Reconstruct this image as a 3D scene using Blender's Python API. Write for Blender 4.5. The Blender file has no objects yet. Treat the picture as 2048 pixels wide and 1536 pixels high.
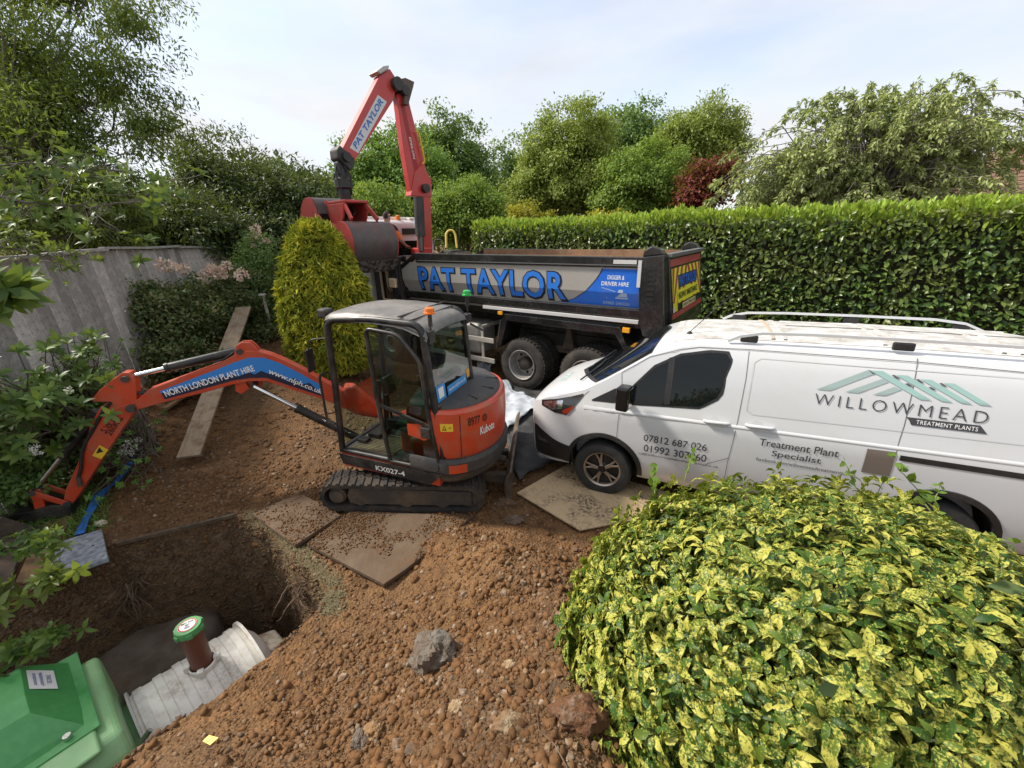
import bpy, bmesh, math, random
import numpy as np
from mathutils import Matrix, Vector, noise as mnoise
sc = bpy.context.scene
R = math.radians
# ---------------------------------------------------------------- camera
FPX, PITCH, ROLL, CH = 814.087, R(20.087), R(-1.442), 2.969
_fw = Vector((0, math.cos(PITCH), -math.sin(PITCH)))
_up0 = Vector((0, math.sin(PITCH), math.cos(PITCH)))
_rt0 = Vector((1, 0, 0))
_rt = _rt0*math.cos(ROLL) + _up0*math.sin(ROLL)
_up = -_rt0*math.sin(ROLL) + _up0*math.cos(ROLL)
CAM = Vector((0, 0, CH))
cd = bpy.data.cameras.new('camera')
cam = bpy.data.objects.new('camera', cd)
sc.collection.objects.link(cam)
cd.sensor_fit = 'HORIZONTAL'; cd.sensor_width = 36.0
cd.lens = FPX/2048*36.0
cd.clip_start = 0.05; cd.clip_end = 2000
m = Matrix.Identity(4)
for i in range(3):
    m[i][0] = _rt[i]; m[i][1] = _up[i]; m[i][2] = -_fw[i]; m[i][3] = CAM[i]
cam.matrix_world = m
sc.camera = cam
# ---------------------------------------------------------------- light
SUN_AZ = R(-78)      # from +Y towards -X : ahead and to the left of the lens
SUN_EL = R(46)
sdir = Vector((math.sin(SUN_AZ)*math.cos(SUN_EL), math.cos(SUN_AZ)*math.cos(SUN_EL), math.sin(SUN_EL)))
sl = bpy.data.lights.new('sun', 'SUN'); sl.energy = 3.4; sl.angle = R(7.0); sl.color = (1.0, 0.93, 0.82)
so = bpy.data.objects.new('sun', sl); sc.collection.objects.link(so)
so.rotation_euler = (-sdir).to_track_quat('-Z', 'Y').to_euler()
so.location = (-20, 20, 30)
world = bpy.data.worlds.new('World'); sc.world = world; world.use_nodes = True
wn = world.node_tree; wn.nodes.clear()
def WN(t, **k):
    n = wn.nodes.new(t)
    for a, b in k.items(): setattr(n, a, b)
    return n
bg = WN('ShaderNodeBackground'); bg.inputs['Strength'].default_value = 0.15
wo = WN('ShaderNodeOutputWorld')
sky = WN('ShaderNodeTexSky', sky_type='NISHITA'); sky.sun_disc = False
sky.sun_elevation = SUN_EL; sky.sun_rotation = SUN_AZ
sky.air_density = 1.0; sky.dust_density = 1.0; sky.ozone_density = 1.0
tc = WN('ShaderNodeTexCoord')
mp = WN('ShaderNodeMapping'); mp.inputs['Scale'].default_value = (1.0, 0.55, 3.2); mp.inputs['Rotation'].default_value = (0, R(14), R(-35))
nz = WN('ShaderNodeTexNoise'); nz.inputs['Scale'].default_value = 2.1; nz.inputs['Detail'].default_value = 7; nz.inputs['Roughness'].default_value = 0.52; nz.inputs['Distortion'].default_value = 0.5
cr = WN('ShaderNodeValToRGB'); cr.color_ramp.elements[0].position = 0.30; cr.color_ramp.elements[0].color = (0.52,)*3+(1,)
cr.color_ramp.elements[1].position = 0.62; cr.color_ramp.elements[1].color = (0.96,)*3+(1,)
nz2 = WN('ShaderNodeTexNoise'); nz2.inputs['Scale'].default_value = 5.0; nz2.inputs['Detail'].default_value = 5
mxr = WN('ShaderNodeMapRange'); mxr.inputs['To Min'].default_value = 2.8; mxr.inputs['To Max'].default_value = 3.8
mpx = WN('ShaderNodeMix', data_type='RGBA'); 
comb = WN('ShaderNodeCombineColor')
wn.links.new(tc.outputs['Generated'], mp.inputs['Vector'])
wn.links.new(mp.outputs[0], nz.inputs['Vector']); wn.links.new(mp.outputs[0], nz2.inputs['Vector'])
wn.links.new(nz.outputs['Fac'], cr.inputs['Fac'])
wn.links.new(nz2.outputs['Fac'], mxr.inputs['Value'])
wmul = WN('ShaderNodeMath', operation='MULTIPLY'); wmul.inputs[1].default_value = 1.02
wn.links.new(mxr.outputs[0], wmul.inputs[0])
wn.links.new(mxr.outputs[0], comb.inputs[0]); wn.links.new(mxr.outputs[0], comb.inputs[1]); wn.links.new(wmul.outputs[0], comb.inputs[2])
wn.links.new(cr.outputs['Color'], mpx.inputs[0])
wn.links.new(sky.outputs[0], mpx.inputs[6]); wn.links.new(comb.outputs[0], mpx.inputs[7])
wn.links.new(mpx.outputs[2], bg.inputs['Color']); wn.links.new(bg.outputs[0], wo.inputs[0])
sc.view_settings.view_transform = 'Standard'; sc.view_settings.look = 'None'
sc.view_settings.exposure = 0.9; sc.view_settings.gamma = 1.0
sc.view_settings.use_curve_mapping = False
sc.render.engine = 'CYCLES'
sc.cycles.use_denoising = True
sc.cycles.max_bounces = 8; sc.cycles.transparent_max_bounces = 12
sc.cycles.diffuse_bounces = 3; sc.cycles.glossy_bounces = 3; sc.cycles.transmission_bounces = 5
sc.cycles.caustics_reflective = False; sc.cycles.caustics_refractive = False
sc.cycles.sample_clamp_indirect = 6.0

# ---------------------------------------------------------------- helpers
rng = np.random.default_rng(7)
random.seed(7)
def ray(u, v): return _fw + _rt*((u-1024)/FPX) - _up*((v-768)/FPX)
def onz(u, v, z=0.0):
    d = ray(u, v); return CAM + d*((z-CH)/d.z)
def atdepth(u, v, Z): return CAM + ray(u, v)*Z
def onplane(u, v, p, n):
    d = ray(u, v); return CAM + d*(((p-CAM).dot(n))/d.dot(n))
class Frame:      # vertical plane: origin, horizontal direction
    def __init__(s, o, d):
        s.o = Vector((o[0], o[1], 0)); s.d = Vector((d[0], d[1], 0)).normalized(); s.n = Vector((-s.d.y, s.d.x, 0))
        s.m = Matrix(((s.d.x, s.n.x, 0, s.o.x), (s.d.y, s.n.y, 0, s.o.y), (0, 0, 1, 0), (0, 0, 0, 1)))
    def __call__(s, u, v, off=0.0):
        X = onplane(u, v, s.o + s.n*off, s.n); return ((X-s.o).dot(s.d), X.z)

def empty(name, loc, rot=(0, 0, 0), mode='XYZ'):
    o = bpy.data.objects.new(name, None); sc.collection.objects.link(o)
    o.location = loc; o.rotation_mode = mode; o.rotation_euler = rot; o.empty_display_size = 0.2
    o['_m'] = 0; del o['_m']
    return o
def tag(o, label=None, cat=None, group=None, kind=None):
    if label: o['label'] = label
    if cat: o['category'] = cat
    if group: o['group'] = group
    if kind: o['kind'] = kind
    return o
def wmat(o):
    return Matrix.LocRotScale(o.location, o.rotation_euler, None)

def split_objs(name, builders, mat, parent, **k):
    return [b_.obj(name, mat, parent, **k) for b_ in builders]
class B:
    """mesh builder: collects verts / faces, optional transform"""
    def __init__(s, T=None): s.v = []; s.f = []; s.mi = []; s.T = T; s.cm = 0
    def add(s, vs, fs):
        n = len(s.v); s.v += [tuple(p) for p in vs]; s.f += [tuple(i+n for i in f) for f in fs]; s.mi += [s.cm]*len(fs); return s
    def box(s, c, d, rot=None):
        x, y, z = d[0]/2, d[1]/2, d[2]/2
        P = [Vector((a*x, b*y, e*z)) for e in (-1, 1) for a, b in ((-1, -1), (1, -1), (1, 1), (-1, 1))]
        if rot is not None: P = [rot @ p for p in P]
        c = Vector(c)
        return s.add([p+c for p in P], [(3, 2, 1, 0), (4, 5, 6, 7), (0, 1, 5, 4), (1, 2, 6, 5), (2, 3, 7, 6), (3, 0, 4, 7)])
    def b2(s, lo, hi): return s.box([(a+b)/2 for a, b in zip(lo, hi)], [abs(b-a) for a, b in zip(lo, hi)])
    def bar(s, p0, p1, w, h, up=(0, 0, 1)):
        p0, p1 = Vector(p0), Vector(p1); d = (p1-p0); L = d.length; d.normalize()
        u = Vector(up); x = d.cross(u)
        if x.length < 1e-4: x = d.cross(Vector((0, 1, 0)))
        x.normalize(); u = x.cross(d)
        P = [p + x*(a*w/2) + u*(b*h/2) for p in (p0, p1) for a, b in ((-1, -1), (1, -1), (1, 1), (-1, 1))]
        return s.add(P, [(0, 1, 2, 3), (7, 6, 5, 4), (4, 5, 1, 0), (5, 6, 2, 1), (6, 7, 3, 2), (7, 4, 0, 3)])
    def tube(s, pts, r, n=8, caps=True):
        pts = [Vector(p) for p in pts]; N = len(pts)
        rs = r if hasattr(r, '__len__') else [r]*N
        vs = []; prev = None
        for i, p in enumerate(pts):
            t = (pts[min(i+1, N-1)]-pts[max(i-1, 0)])
            if t.length < 1e-9: t = Vector((0, 0, 1))
            t.normalize()
            if prev is None:
                a = Vector((0, 0, 1)) if abs(t.z) < 0.9 else Vector((1, 0, 0)); x = t.cross(a).normalized()
            else:
                x = prev - t*prev.dot(t)
                if x.length < 1e-6: x = t.orthogonal()
                x.normalize()
            prev = x; y = t.cross(x)
            for k in range(n):
                an = 2*math.pi*k/n; vs.append(p + (x*math.cos(an)+y*math.sin(an))*rs[i])
        fs = [(i*n+k, i*n+(k+1) % n, (i+1)*n+(k+1) % n, (i+1)*n+k) for i in range(N-1) for k in range(n)]
        if caps: fs += [tuple(range(n-1, -1, -1)), tuple((N-1)*n+k for k in range(n))]
        return s.add(vs, fs)
    def cyl(s, p0, p1, r0, r1=None, n=20): return s.tube([p0, p1], [r0, r0 if r1 is None else r1], n)
    def lathe(s, prof, o, ax, n=28, closed=False):
        o = Vector(o); ax = Vector(ax).normalized(); x = ax.orthogonal().normalized(); y = ax.cross(x)
        vs = []
        for a, r in prof:
            for k in range(n):
                t = 2*math.pi*k/n; vs.append(o + ax*a + (x*math.cos(t)+y*math.sin(t))*r)
        N = len(prof); rg = range(N if closed else N-1)
        fs = [(i*n+k, i*n+(k+1) % n, ((i+1) % N)*n+(k+1) % n, ((i+1) % N)*n+k) for i in rg for k in range(n)]
        return s.add(vs, fs)
    def prism(s, poly, fn, d0, d1):
        """poly 2d points, fn(a,b,d)->xyz"""
        n = len(poly)
        vs = [fn(a, b, d0) for a, b in poly] + [fn(a, b, d1) for a, b in poly]
        fs = [tuple(range(n-1, -1, -1)), tuple(range(n, 2*n))] + [(i, (i+1) % n, n+(i+1) % n, n+i) for i in range(n)]
        return s.add(vs, fs)
    def grid(s, nu, nv, fn, wrapu=False):
        vs = [fn(i, j) for i in range(nu) for j in range(nv)]
        fs = [(i*nv+j, ((i+1) % nu)*nv+j, ((i+1) % nu)*nv+j+1, i*nv+j+1) for i in range(nu if wrapu else nu-1) for j in range(nv-1)]
        return s.add(vs, fs)
    def obj(s, name, mat, parent=None, smooth=None, bev=0.0, seg=2):
        me = bpy.data.meshes.new(name)
        V = s.v
        if s.T is not None: V = [tuple(s.T @ Vector(p)) for p in V]
        me.from_pydata(V, [], s.f)
        return mkobj(name, me, mat, parent, smooth, bev, seg, s.mi)
def mkobj(name, me, mat, parent=None, smooth=None, bev=0.0, seg=2, mi=None):
    for mm in (mat if isinstance(mat, (list, tuple)) else [mat]): me.materials.append(mm)
    if mi is not None and isinstance(mat, (list, tuple)): me.polygons.foreach_set('material_index', mi)
    me.validate(); me.update()
    if smooth is not None:
        me.polygons.foreach_set('use_smooth', [True]*len(me.polygons))
        me.set_sharp_from_angle(angle=R(smooth))
    o = bpy.data.objects.new(name, me); sc.collection.objects.link(o)
    if parent is not None: o.parent = parent
    if bev:
        md = o.modifiers.new('bevel', 'BEVEL'); md.width = bev; md.segments = seg; md.limit_method = 'ANGLE'; md.angle_limit = R(35)
        md.harden_normals = False
    return o
def npmesh(name, V, F, mat, parent=None, smooth=False):
    """fast numpy mesh; F is (n,k) uniform"""
    me = bpy.data.meshes.new(name)
    V = np.asarray(V, np.float32); F = np.asarray(F, np.int32); k = F.shape[1]
    me.vertices.add(len(V)); me.vertices.foreach_set('co', V.ravel())
    me.loops.add(F.size); me.loops.foreach_set('vertex_index', F.ravel())
    me.polygons.add(len(F)); me.polygons.foreach_set('loop_start', np.arange(0, F.size, k, dtype=np.int32))
    try: me.polygons.foreach_set('loop_total', np.full(len(F), k, np.int32))
    except Exception: pass
    if smooth: me.polygons.foreach_set('use_smooth', np.ones(len(F), bool))
    me.update(calc_edges=True)
    if mat is not None:
        for mm in (mat if isinstance(mat, (list, tuple)) else [mat]): me.materials.append(mm)
    o = bpy.data.objects.new(name, me); sc.collection.objects.link(o)
    if parent is not None: o.parent = parent
    return o

# ---------------------------------------------------------------- materials
def newmat(name):
    mt = bpy.data.materials.new(name); mt.use_nodes = True; nt = mt.node_tree; nt.nodes.clear()
    out = nt.nodes.new('ShaderNodeOutputMaterial'); return mt, nt, out
def nd(nt, t, ins=None, **k):
    n = nt.nodes.new(t)
    for a, b in k.items(): setattr(n, a, b)
    for a, b in (ins or {}).items(): n.inputs[a].default_value = b
    return n
def c4(c): return (c[0], c[1], c[2], 1.0)
def mixc(nt, fac, a, b, blend='MIX'):
    n = nt.nodes.new('ShaderNodeMix'); n.data_type = 'RGBA'; n.blend_type = blend
    for k, x in ((0, fac), (6, a), (7, b)):
        if hasattr(x, 'links'): nt.links.new(x, n.inputs[k])
        else: n.inputs[k].default_value = x if k == 0 else c4(x)
    return n.outputs[2]
def ramp(nt, fac, p0, p1, c0=(0, 0, 0), c1=(1, 1, 1)):
    n = nt.nodes.new('ShaderNodeValToRGB'); e = n.color_ramp.elements
    e[0].position = p0; e[0].color = c4(c0); e[1].position = p1; e[1].color = c4(c1)
    nt.links.new(fac, n.inputs[0]); return n.outputs[0]
def noisen(nt, scale, detail=4, rough=0.55, vec=None, dist=0.0):
    n = nd(nt, 'ShaderNodeTexNoise', {'Scale': scale, 'Detail': detail, 'Roughness': rough, 'Distortion': dist})
    if vec is None:
        tcn = nt.nodes.new('ShaderNodeTexCoord'); vec = tcn.outputs['Object']
    nt.links.new(vec, n.inputs['Vector']); return n.outputs['Fac']
def objvec(nt, scale=(1, 1, 1), rot=(0, 0, 0)):
    tcn = nt.nodes.new('ShaderNodeTexCoord'); mpn = nd(nt, 'ShaderNodeMapping', {'Scale': scale, 'Rotation': rot})
    nt.links.new(tcn.outputs['Object'], mpn.inputs['Vector']); return mpn.outputs[0]
def bumpn(nt, h, strength, dist=0.02):
    b = nd(nt, 'ShaderNodeBump', {'Strength': strength, 'Distance': dist}); nt.links.new(h, b.inputs['Height']); return b.outputs[0]
_mc = {}
def P(name, c, rough=0.5, metal=0.0, c2=None, scale=6.0, lo=0.4, hi=0.65, bump=0.0, bscale=None, coat=0.0, dirt=None, dirtamt=0.5, dscale=3.0, spec=0.5, emit=None, rvar=0.0):
    if name in _mc: return _mc[name]
    mt, nt, out = newmat(name)
    b = nd(nt, 'ShaderNodeBsdfPrincipled', {'Base Color': c4(c), 'Roughness': rough, 'Metallic': metal, 'Specular IOR Level': spec, 'Coat Weight': coat, 'Coat Roughness': 0.06})
    col = None
    if c2 is not None:
        col = mixc(nt, ramp(nt, noisen(nt, scale), lo, hi), c, c2)
    if dirt is not None:
        nf = noisen(nt, dscale, 7, 0.62)
        nf2 = noisen(nt, dscale*7, 4, 0.6)
        mm = nd(nt, 'ShaderNodeMath', operation='MULTIPLY'); nt.links.new(ramp(nt, nf, 0.42, 0.72), mm.inputs[0]); nt.links.new(ramp(nt, nf2, 0.3, 0.6), mm.inputs[1])
        m2 = nd(nt, 'ShaderNodeMath', {1: dirtamt}, operation='MULTIPLY'); nt.links.new(mm.outputs[0], m2.inputs[0])
        col = mixc(nt, m2.outputs[0], col if col is not None else c, dirt)
        rr = nd(nt, 'ShaderNodeMapRange', {'To Min': rough, 'To Max': min(1, rough+0.4)}); nt.links.new(m2.outputs[0], rr.inputs['Value']); nt.links.new(rr.outputs[0], b.inputs['Roughness'])
    if col is not None: nt.links.new(col, b.inputs['Base Color'])
    if bump: nt.links.new(bumpn(nt, noisen(nt, bscale or scale*4, 5, 0.6), bump), b.inputs['Normal'])
    if emit: b.inputs['Emission Color'].default_value = c4(emit[0]); b.inputs['Emission Strength'].default_value = emit[1]
    nt.links.new(b.outputs[0], out.inputs[0]); _mc[name] = mt; return mt
def leafmat(name, cols, rough=0.45, trans=0.35, spec=0.35, speck=None, speck_scale=90, vary=0.5, big=None):
    """cols: 2-3 leaf colours mixed by island; speck: colour of variegation"""
    mt, nt, out = newmat(name)
    geo = nt.nodes.new('ShaderNodeNewGeometry')
    oi = nt.nodes.new('ShaderNodeObjectInfo'); ad0 = nd(nt, 'ShaderNodeMath', operation='ADD'); nt.links.new(geo.outputs['Random Per Island'], ad0.inputs[0]); nt.links.new(oi.outputs['Random'], ad0.inputs[1])
    fr0 = nd(nt, 'ShaderNodeMath', operation='FRACT'); nt.links.new(ad0.outputs[0], fr0.inputs[0]); RND = fr0.outputs[0]
    rn = nt.nodes.new('ShaderNodeValToRGB'); e = rn.color_ramp.elements
    e[0].position = 0.0; e[0].color = c4(cols[0]); e[1].position = 1.0; e[1].color = c4(cols[-1])
    for i, c in enumerate(cols[1:-1]):
        q = e.new((i+1)/(len(cols)-1)); q.color = c4(c)
    nt.links.new(RND, rn.inputs[0]); col = rn.outputs[0]
    if big is not None:
        col = mixc(nt, ramp(nt, noisen(nt, big[1], 3), 0.42, 0.62), col, mixc(nt, 0.65, col, big[0]))
    if speck is not None:
        f1 = noisen(nt, speck_scale, 3, 0.6, geo.outputs['Position'])
        mr = nd(nt, 'ShaderNodeMapRange', {'To Min': -0.15, 'To Max': 0.12})
        rm2 = nd(nt, 'ShaderNodeMath', {1: 3.7}, operation='MULTIPLY'); nt.links.new(RND, rm2.inputs[0]); rf2 = nd(nt, 'ShaderNodeMath', operation='FRACT'); nt.links.new(rm2.outputs[0], rf2.inputs[0]); nt.links.new(rf2.outputs[0], mr.inputs['Value'])
        big2 = nd(nt, 'ShaderNodeMath', operation='ADD'); nt.links.new(f1, big2.inputs[0]); nt.links.new(mr.outputs[0], big2.inputs[1])
        col = mixc(nt, ramp(nt, big2.outputs[0], 0.45, 0.59), col, speck)
    b = nd(nt, 'ShaderNodeBsdfPrincipled', {'Roughness': rough, 'Specular IOR Level': spec})
    tr = nd(nt, 'ShaderNodeBsdfTranslucent')
    nt.links.new(col, b.inputs['Base Color'])
    tcol = mixc(nt, 0.5, col, (0.30, 0.36, 0.03)); nt.links.new(tcol, tr.inputs['Color'])
    mx = nd(nt, 'ShaderNodeMixShader', {0: trans}); nt.links.new(b.outputs[0], mx.inputs[1]); nt.links.new(tr.outputs[0], mx.inputs[2])
    nt.links.new(mx.outputs[0], out.inputs[0]); return mt
def glassmat(name, tint, rough=0.0, alpha=0.55):
    """thin pane: tinted see-through plus a mirror-like reflection"""
    mt, nt, out = newmat(name)
    t = nd(nt, 'ShaderNodeBsdfTransparent', {'Color': c4(tint)})
    g = nd(nt, 'ShaderNodeBsdfGlossy', {'Color': (1, 1, 1, 1), 'Roughness': max(rough, 0.02)})
    fr = nd(nt, 'ShaderNodeFresnel', {'IOR': 1.52})
    ad = nd(nt, 'ShaderNodeMath', {1: 0.02}, operation='ADD'); nt.links.new(fr.outputs[0], ad.inputs[0])
    mx = nd(nt, 'ShaderNodeMixShader'); nt.links.new(ad.outputs[0], mx.inputs[0]); nt.links.new(t.outputs[0], mx.inputs[1]); nt.links.new(g.outputs[0], mx.inputs[2])
    nt.links.new(mx.outputs[0], out.inputs[0]); return mt

def textmesh(txt, bold=0.0, spacing=1.0, shear=0.0, lines=1.0, align='LEFT'):
    cu = bpy.data.curves.new('t', 'FONT'); cu.body = txt; cu.offset = bold; cu.space_character = spacing; cu.shear = shear; cu.resolution_u = 3
    cu.space_line = lines; cu.align_x = align
    cu.fill_mode = 'FRONT'
    o = bpy.data.objects.new('t', cu); sc.collection.objects.link(o)
    dg = bpy.context.evaluated_depsgraph_get()
    me = bpy.data.meshes.new_from_object(o.evaluated_get(dg))
    V = np.empty(len(me.vertices)*3, np.float32); me.vertices.foreach_get('co', V); V = V.reshape(-1, 3)
    F = [tuple(p.vertices) for p in me.polygons]
    bpy.data.objects.remove(o); bpy.data.curves.remove(cu); bpy.data.meshes.remove(me)
    return V, F
def lettering(name, txt, rect, fn, mat, parent, bold=0.0, spacing=1.0, shear=0.0, lines=1.0, align='LEFT', cuts=(), acuts=()):
    """fit txt into rect (a0,a1,b0,b1); fn(a,b)->xyz in parent's space"""
    V, F = textmesh(txt, bold, spacing, shear, lines, align)
    lo = V.min(0); hi = V.max(0); a0, a1, b0, b1 = rect
    A = a0+(V[:, 0]-lo[0])/(hi[0]-lo[0])*(a1-a0); Bq = b0+(V[:, 1]-lo[1])/(hi[1]-lo[1])*(b1-b0)
    me = bpy.data.meshes.new(name)
    if len(cuts) or len(acuts):
        bm = bmesh.new(); vs = [bm.verts.new((float(a), float(b), 0)) for a, b in zip(A, Bq)]
        for f in F:
            try: bm.faces.new([vs[i] for i in f])
            except ValueError: pass
        for nrm, lst in (((0, 1, 0), cuts), ((1, 0, 0), acuts)):
            for c in lst:
                bmesh.ops.bisect_plane(bm, geom=bm.verts[:]+bm.edges[:]+bm.faces[:], dist=1e-6, plane_co=(c*nrm[0], c*nrm[1], 0), plane_no=nrm)
        bmesh.ops.triangulate(bm, faces=bm.faces[:])
        for v in bm.verts: v.co = fn(v.co.x, v.co.y)
        bm.to_mesh(me); bm.free()
    else:
        me.from_pydata([tuple(fn(float(a), float(b))) for a, b in zip(A, Bq)], [], F)
    return mkobj(name, me, mat, parent)
def fbm2(x, y, seed=0, octs=4, lac=2.0, gain=0.5):
    """value noise fbm, vectorised"""
    tot = 0; amp = 1; nrm = 0
    for o in range(octs):
        xi = np.floor(x).astype(np.int64); yi = np.floor(y).astype(np.int64); xf = x-xi; yf = y-yi
        xf = xf*xf*(3-2*xf); yf = yf*yf*(3-2*yf)
        def h(a, b):
            k = (a*374761393 + b*668265263 + (seed+o*17)*974634777) & 0x7fffffff
            k = (k ^ (k >> 13))*1274126177 & 0x7fffffff
            return ((k ^ (k >> 16)) & 0xffff)/65535.0
        v = (h(xi, yi)*(1-xf)+h(xi+1, yi)*xf)*(1-yf)+(h(xi, yi+1)*(1-xf)+h(xi+1, yi+1)*xf)*yf
        tot = tot+v*amp; nrm += amp; amp *= gain; x = x*lac+13.7; y = y*lac+7.3
    return tot/nrm
# ================================================================ ground
PIT = [(-4.75, 1.0), (-4.62, 2.85), (-4.32, 3.45), (-3.75, 3.72), (-3.28, 3.97), (-3.02, 3.86), (-2.45, 3.42), (-1.9, 2.98), (-1.70, 2.80), (-1.70, 2.62), (-1.84, 2.36), (-2.00, 2.13), (-2.22, 1.80), (-2.46, 1.42), (-2.76, 1.0), (-3.0, 0.7), (-4.2, 0.6)]
def sstep(a, b, x):
    t = np.clip((x-a)/(b-a), 0, 1); return t*t*(3-2*t)
def pit_sd(x, y):
    """distance to the pit edge, positive inside"""
    x = np.asarray(x, float); y = np.asarray(y, float)
    d = np.full(x.shape, 1e9); ins = np.zeros(x.shape, bool); n = len(PIT)
    for i in range(n):
        ax, ay = PIT[i]; bx, by = PIT[(i+1) % n]
        ex, ey = bx-ax, by-ay; t = np.clip(((x-ax)*ex+(y-ay)*ey)/(ex*ex+ey*ey), 0, 1)
        d = np.minimum(d, np.hypot(x-ax-t*ex, y-ay-t*ey))
        c = ((ay > y) != (by > y)) & (x < (bx-ax)*(y-ay)/((by-ay) if by != ay else 1e-9)+ax); ins ^= c
    return np.where(ins, d, -d)
TA = R(-35.3585)
def gz(x, y, fine=True):
    x = np.asarray(x, float); y = np.asarray(y, float)
    z = np.zeros(x.shape)
    # bank towards the fence at the back left
    ty = -(x-0.895)*math.sin(TA)+(y-8.704)*math.cos(TA)
    z = z + 1.1*sstep(4.9, 9.3, y)*sstep(-2.2, -4.6, x)*sstep(-2.2, -3.4, ty)
    z = z + 0.25*sstep(-5.2, -7.0, x)
    # spoil heap
    hp = 1.02*np.exp(-(((x-0.18)/0.95)**2+((y-0.85)/1.25)**2)) + 0.46*np.exp(-(((x+0.10)/0.42)**2+((y-2.70)/0.42)**2)) + 0.17*np.exp(-(((x+0.62)/0.26)**2+((y-3.2)/0.30)**2)) + 0.22*np.exp(-(((x-0.42)/0.4)**2+((y-2.3)/0.5)**2)) + 0.72*np.exp(-(((x+1.5)/0.85)**2+((y-0.5)/0.9)**2))
    z = z + hp
    near = np.exp(-(((x+1.0)/4.5)**2+((y-3.2)/4.0)**2))
    amp = 0.12*np.clip(hp*1.6, 0, 1) + 0.045
    z = z + (fbm2(x*2.2+5, y*2.2, 3, 4)-0.5)*amp*2*near
    d = pit_sd(x, y)
    wob = (fbm2(x*3.1, y*3.1, 9, 3)-0.5)*0.16
    dd = d+wob*np.clip(1-np.abs(d)*2, 0, 1)
    far = sstep(-2.5, -3.1, x)*sstep(2.4, 2.9, y) + sstep(-4.0, -4.4, x)
    far = np.clip(far, 0, 1)
    depth_far = np.where(dd < 0.20, 2.9*np.clip(dd, 0, 1), 0.58+sstep(0.20, 0.30, dd)*1.6)
    depth_near = 2.15*sstep(-0.01, 0.13, dd)
    z = z - far*depth_far - (1-far)*depth_near
    # rough walls
    inpit = sstep(0.0, 0.12, dd)
    z = z + (fbm2(x*7, y*7, 4, 4)-0.5)*0.20*inpit
    if fine:
        z = z + (fbm2(x*13, y*13, 21, 4, gain=0.6)-0.5)*0.055*np.clip(near*1.3, 0, 1)*(0.45+0.55*np.clip(hp*3+sstep(5.8, 4.8, y)*0+0.4, 0, 1))
    return z
def gz1(x, y, fine=True): return float(gz(np.array([x]), np.array([y]), fine)[0])
def axis(segs):
    out = []
    for a, b, s in segs: out.append(np.arange(a, b, s))
    return np.concatenate(out+[np.array([segs[-1][1]])])
gx = axis([(-400, -60, 40), (-60, -12, 4), (-12, -6, .3), (-6, -4.8, .08), (-4.8, 1.2, .026), (1.2, 4, .1), (4, 16, .6), (16, 60, 6), (60, 400, 40)])
gy = axis([(-60, -4, 8), (-4, 0.2, .3), (0.2, 4.6, .026), (4.6, 9, .07), (9, 16, .25), (16, 60, 4), (60, 600, 45)])
GX, GY = np.meshgrid(gx, gy, indexing='ij')
GZ = gz(GX, GY)
nx, ny = len(gx), len(gy)
ii, jj = np.meshgrid(np.arange(nx-1), np.arange(ny-1), indexing='ij')
a = (ii*ny+jj).ravel()
GF = np.stack([a, a+ny, a+ny+1, a+1], 1)
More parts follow.
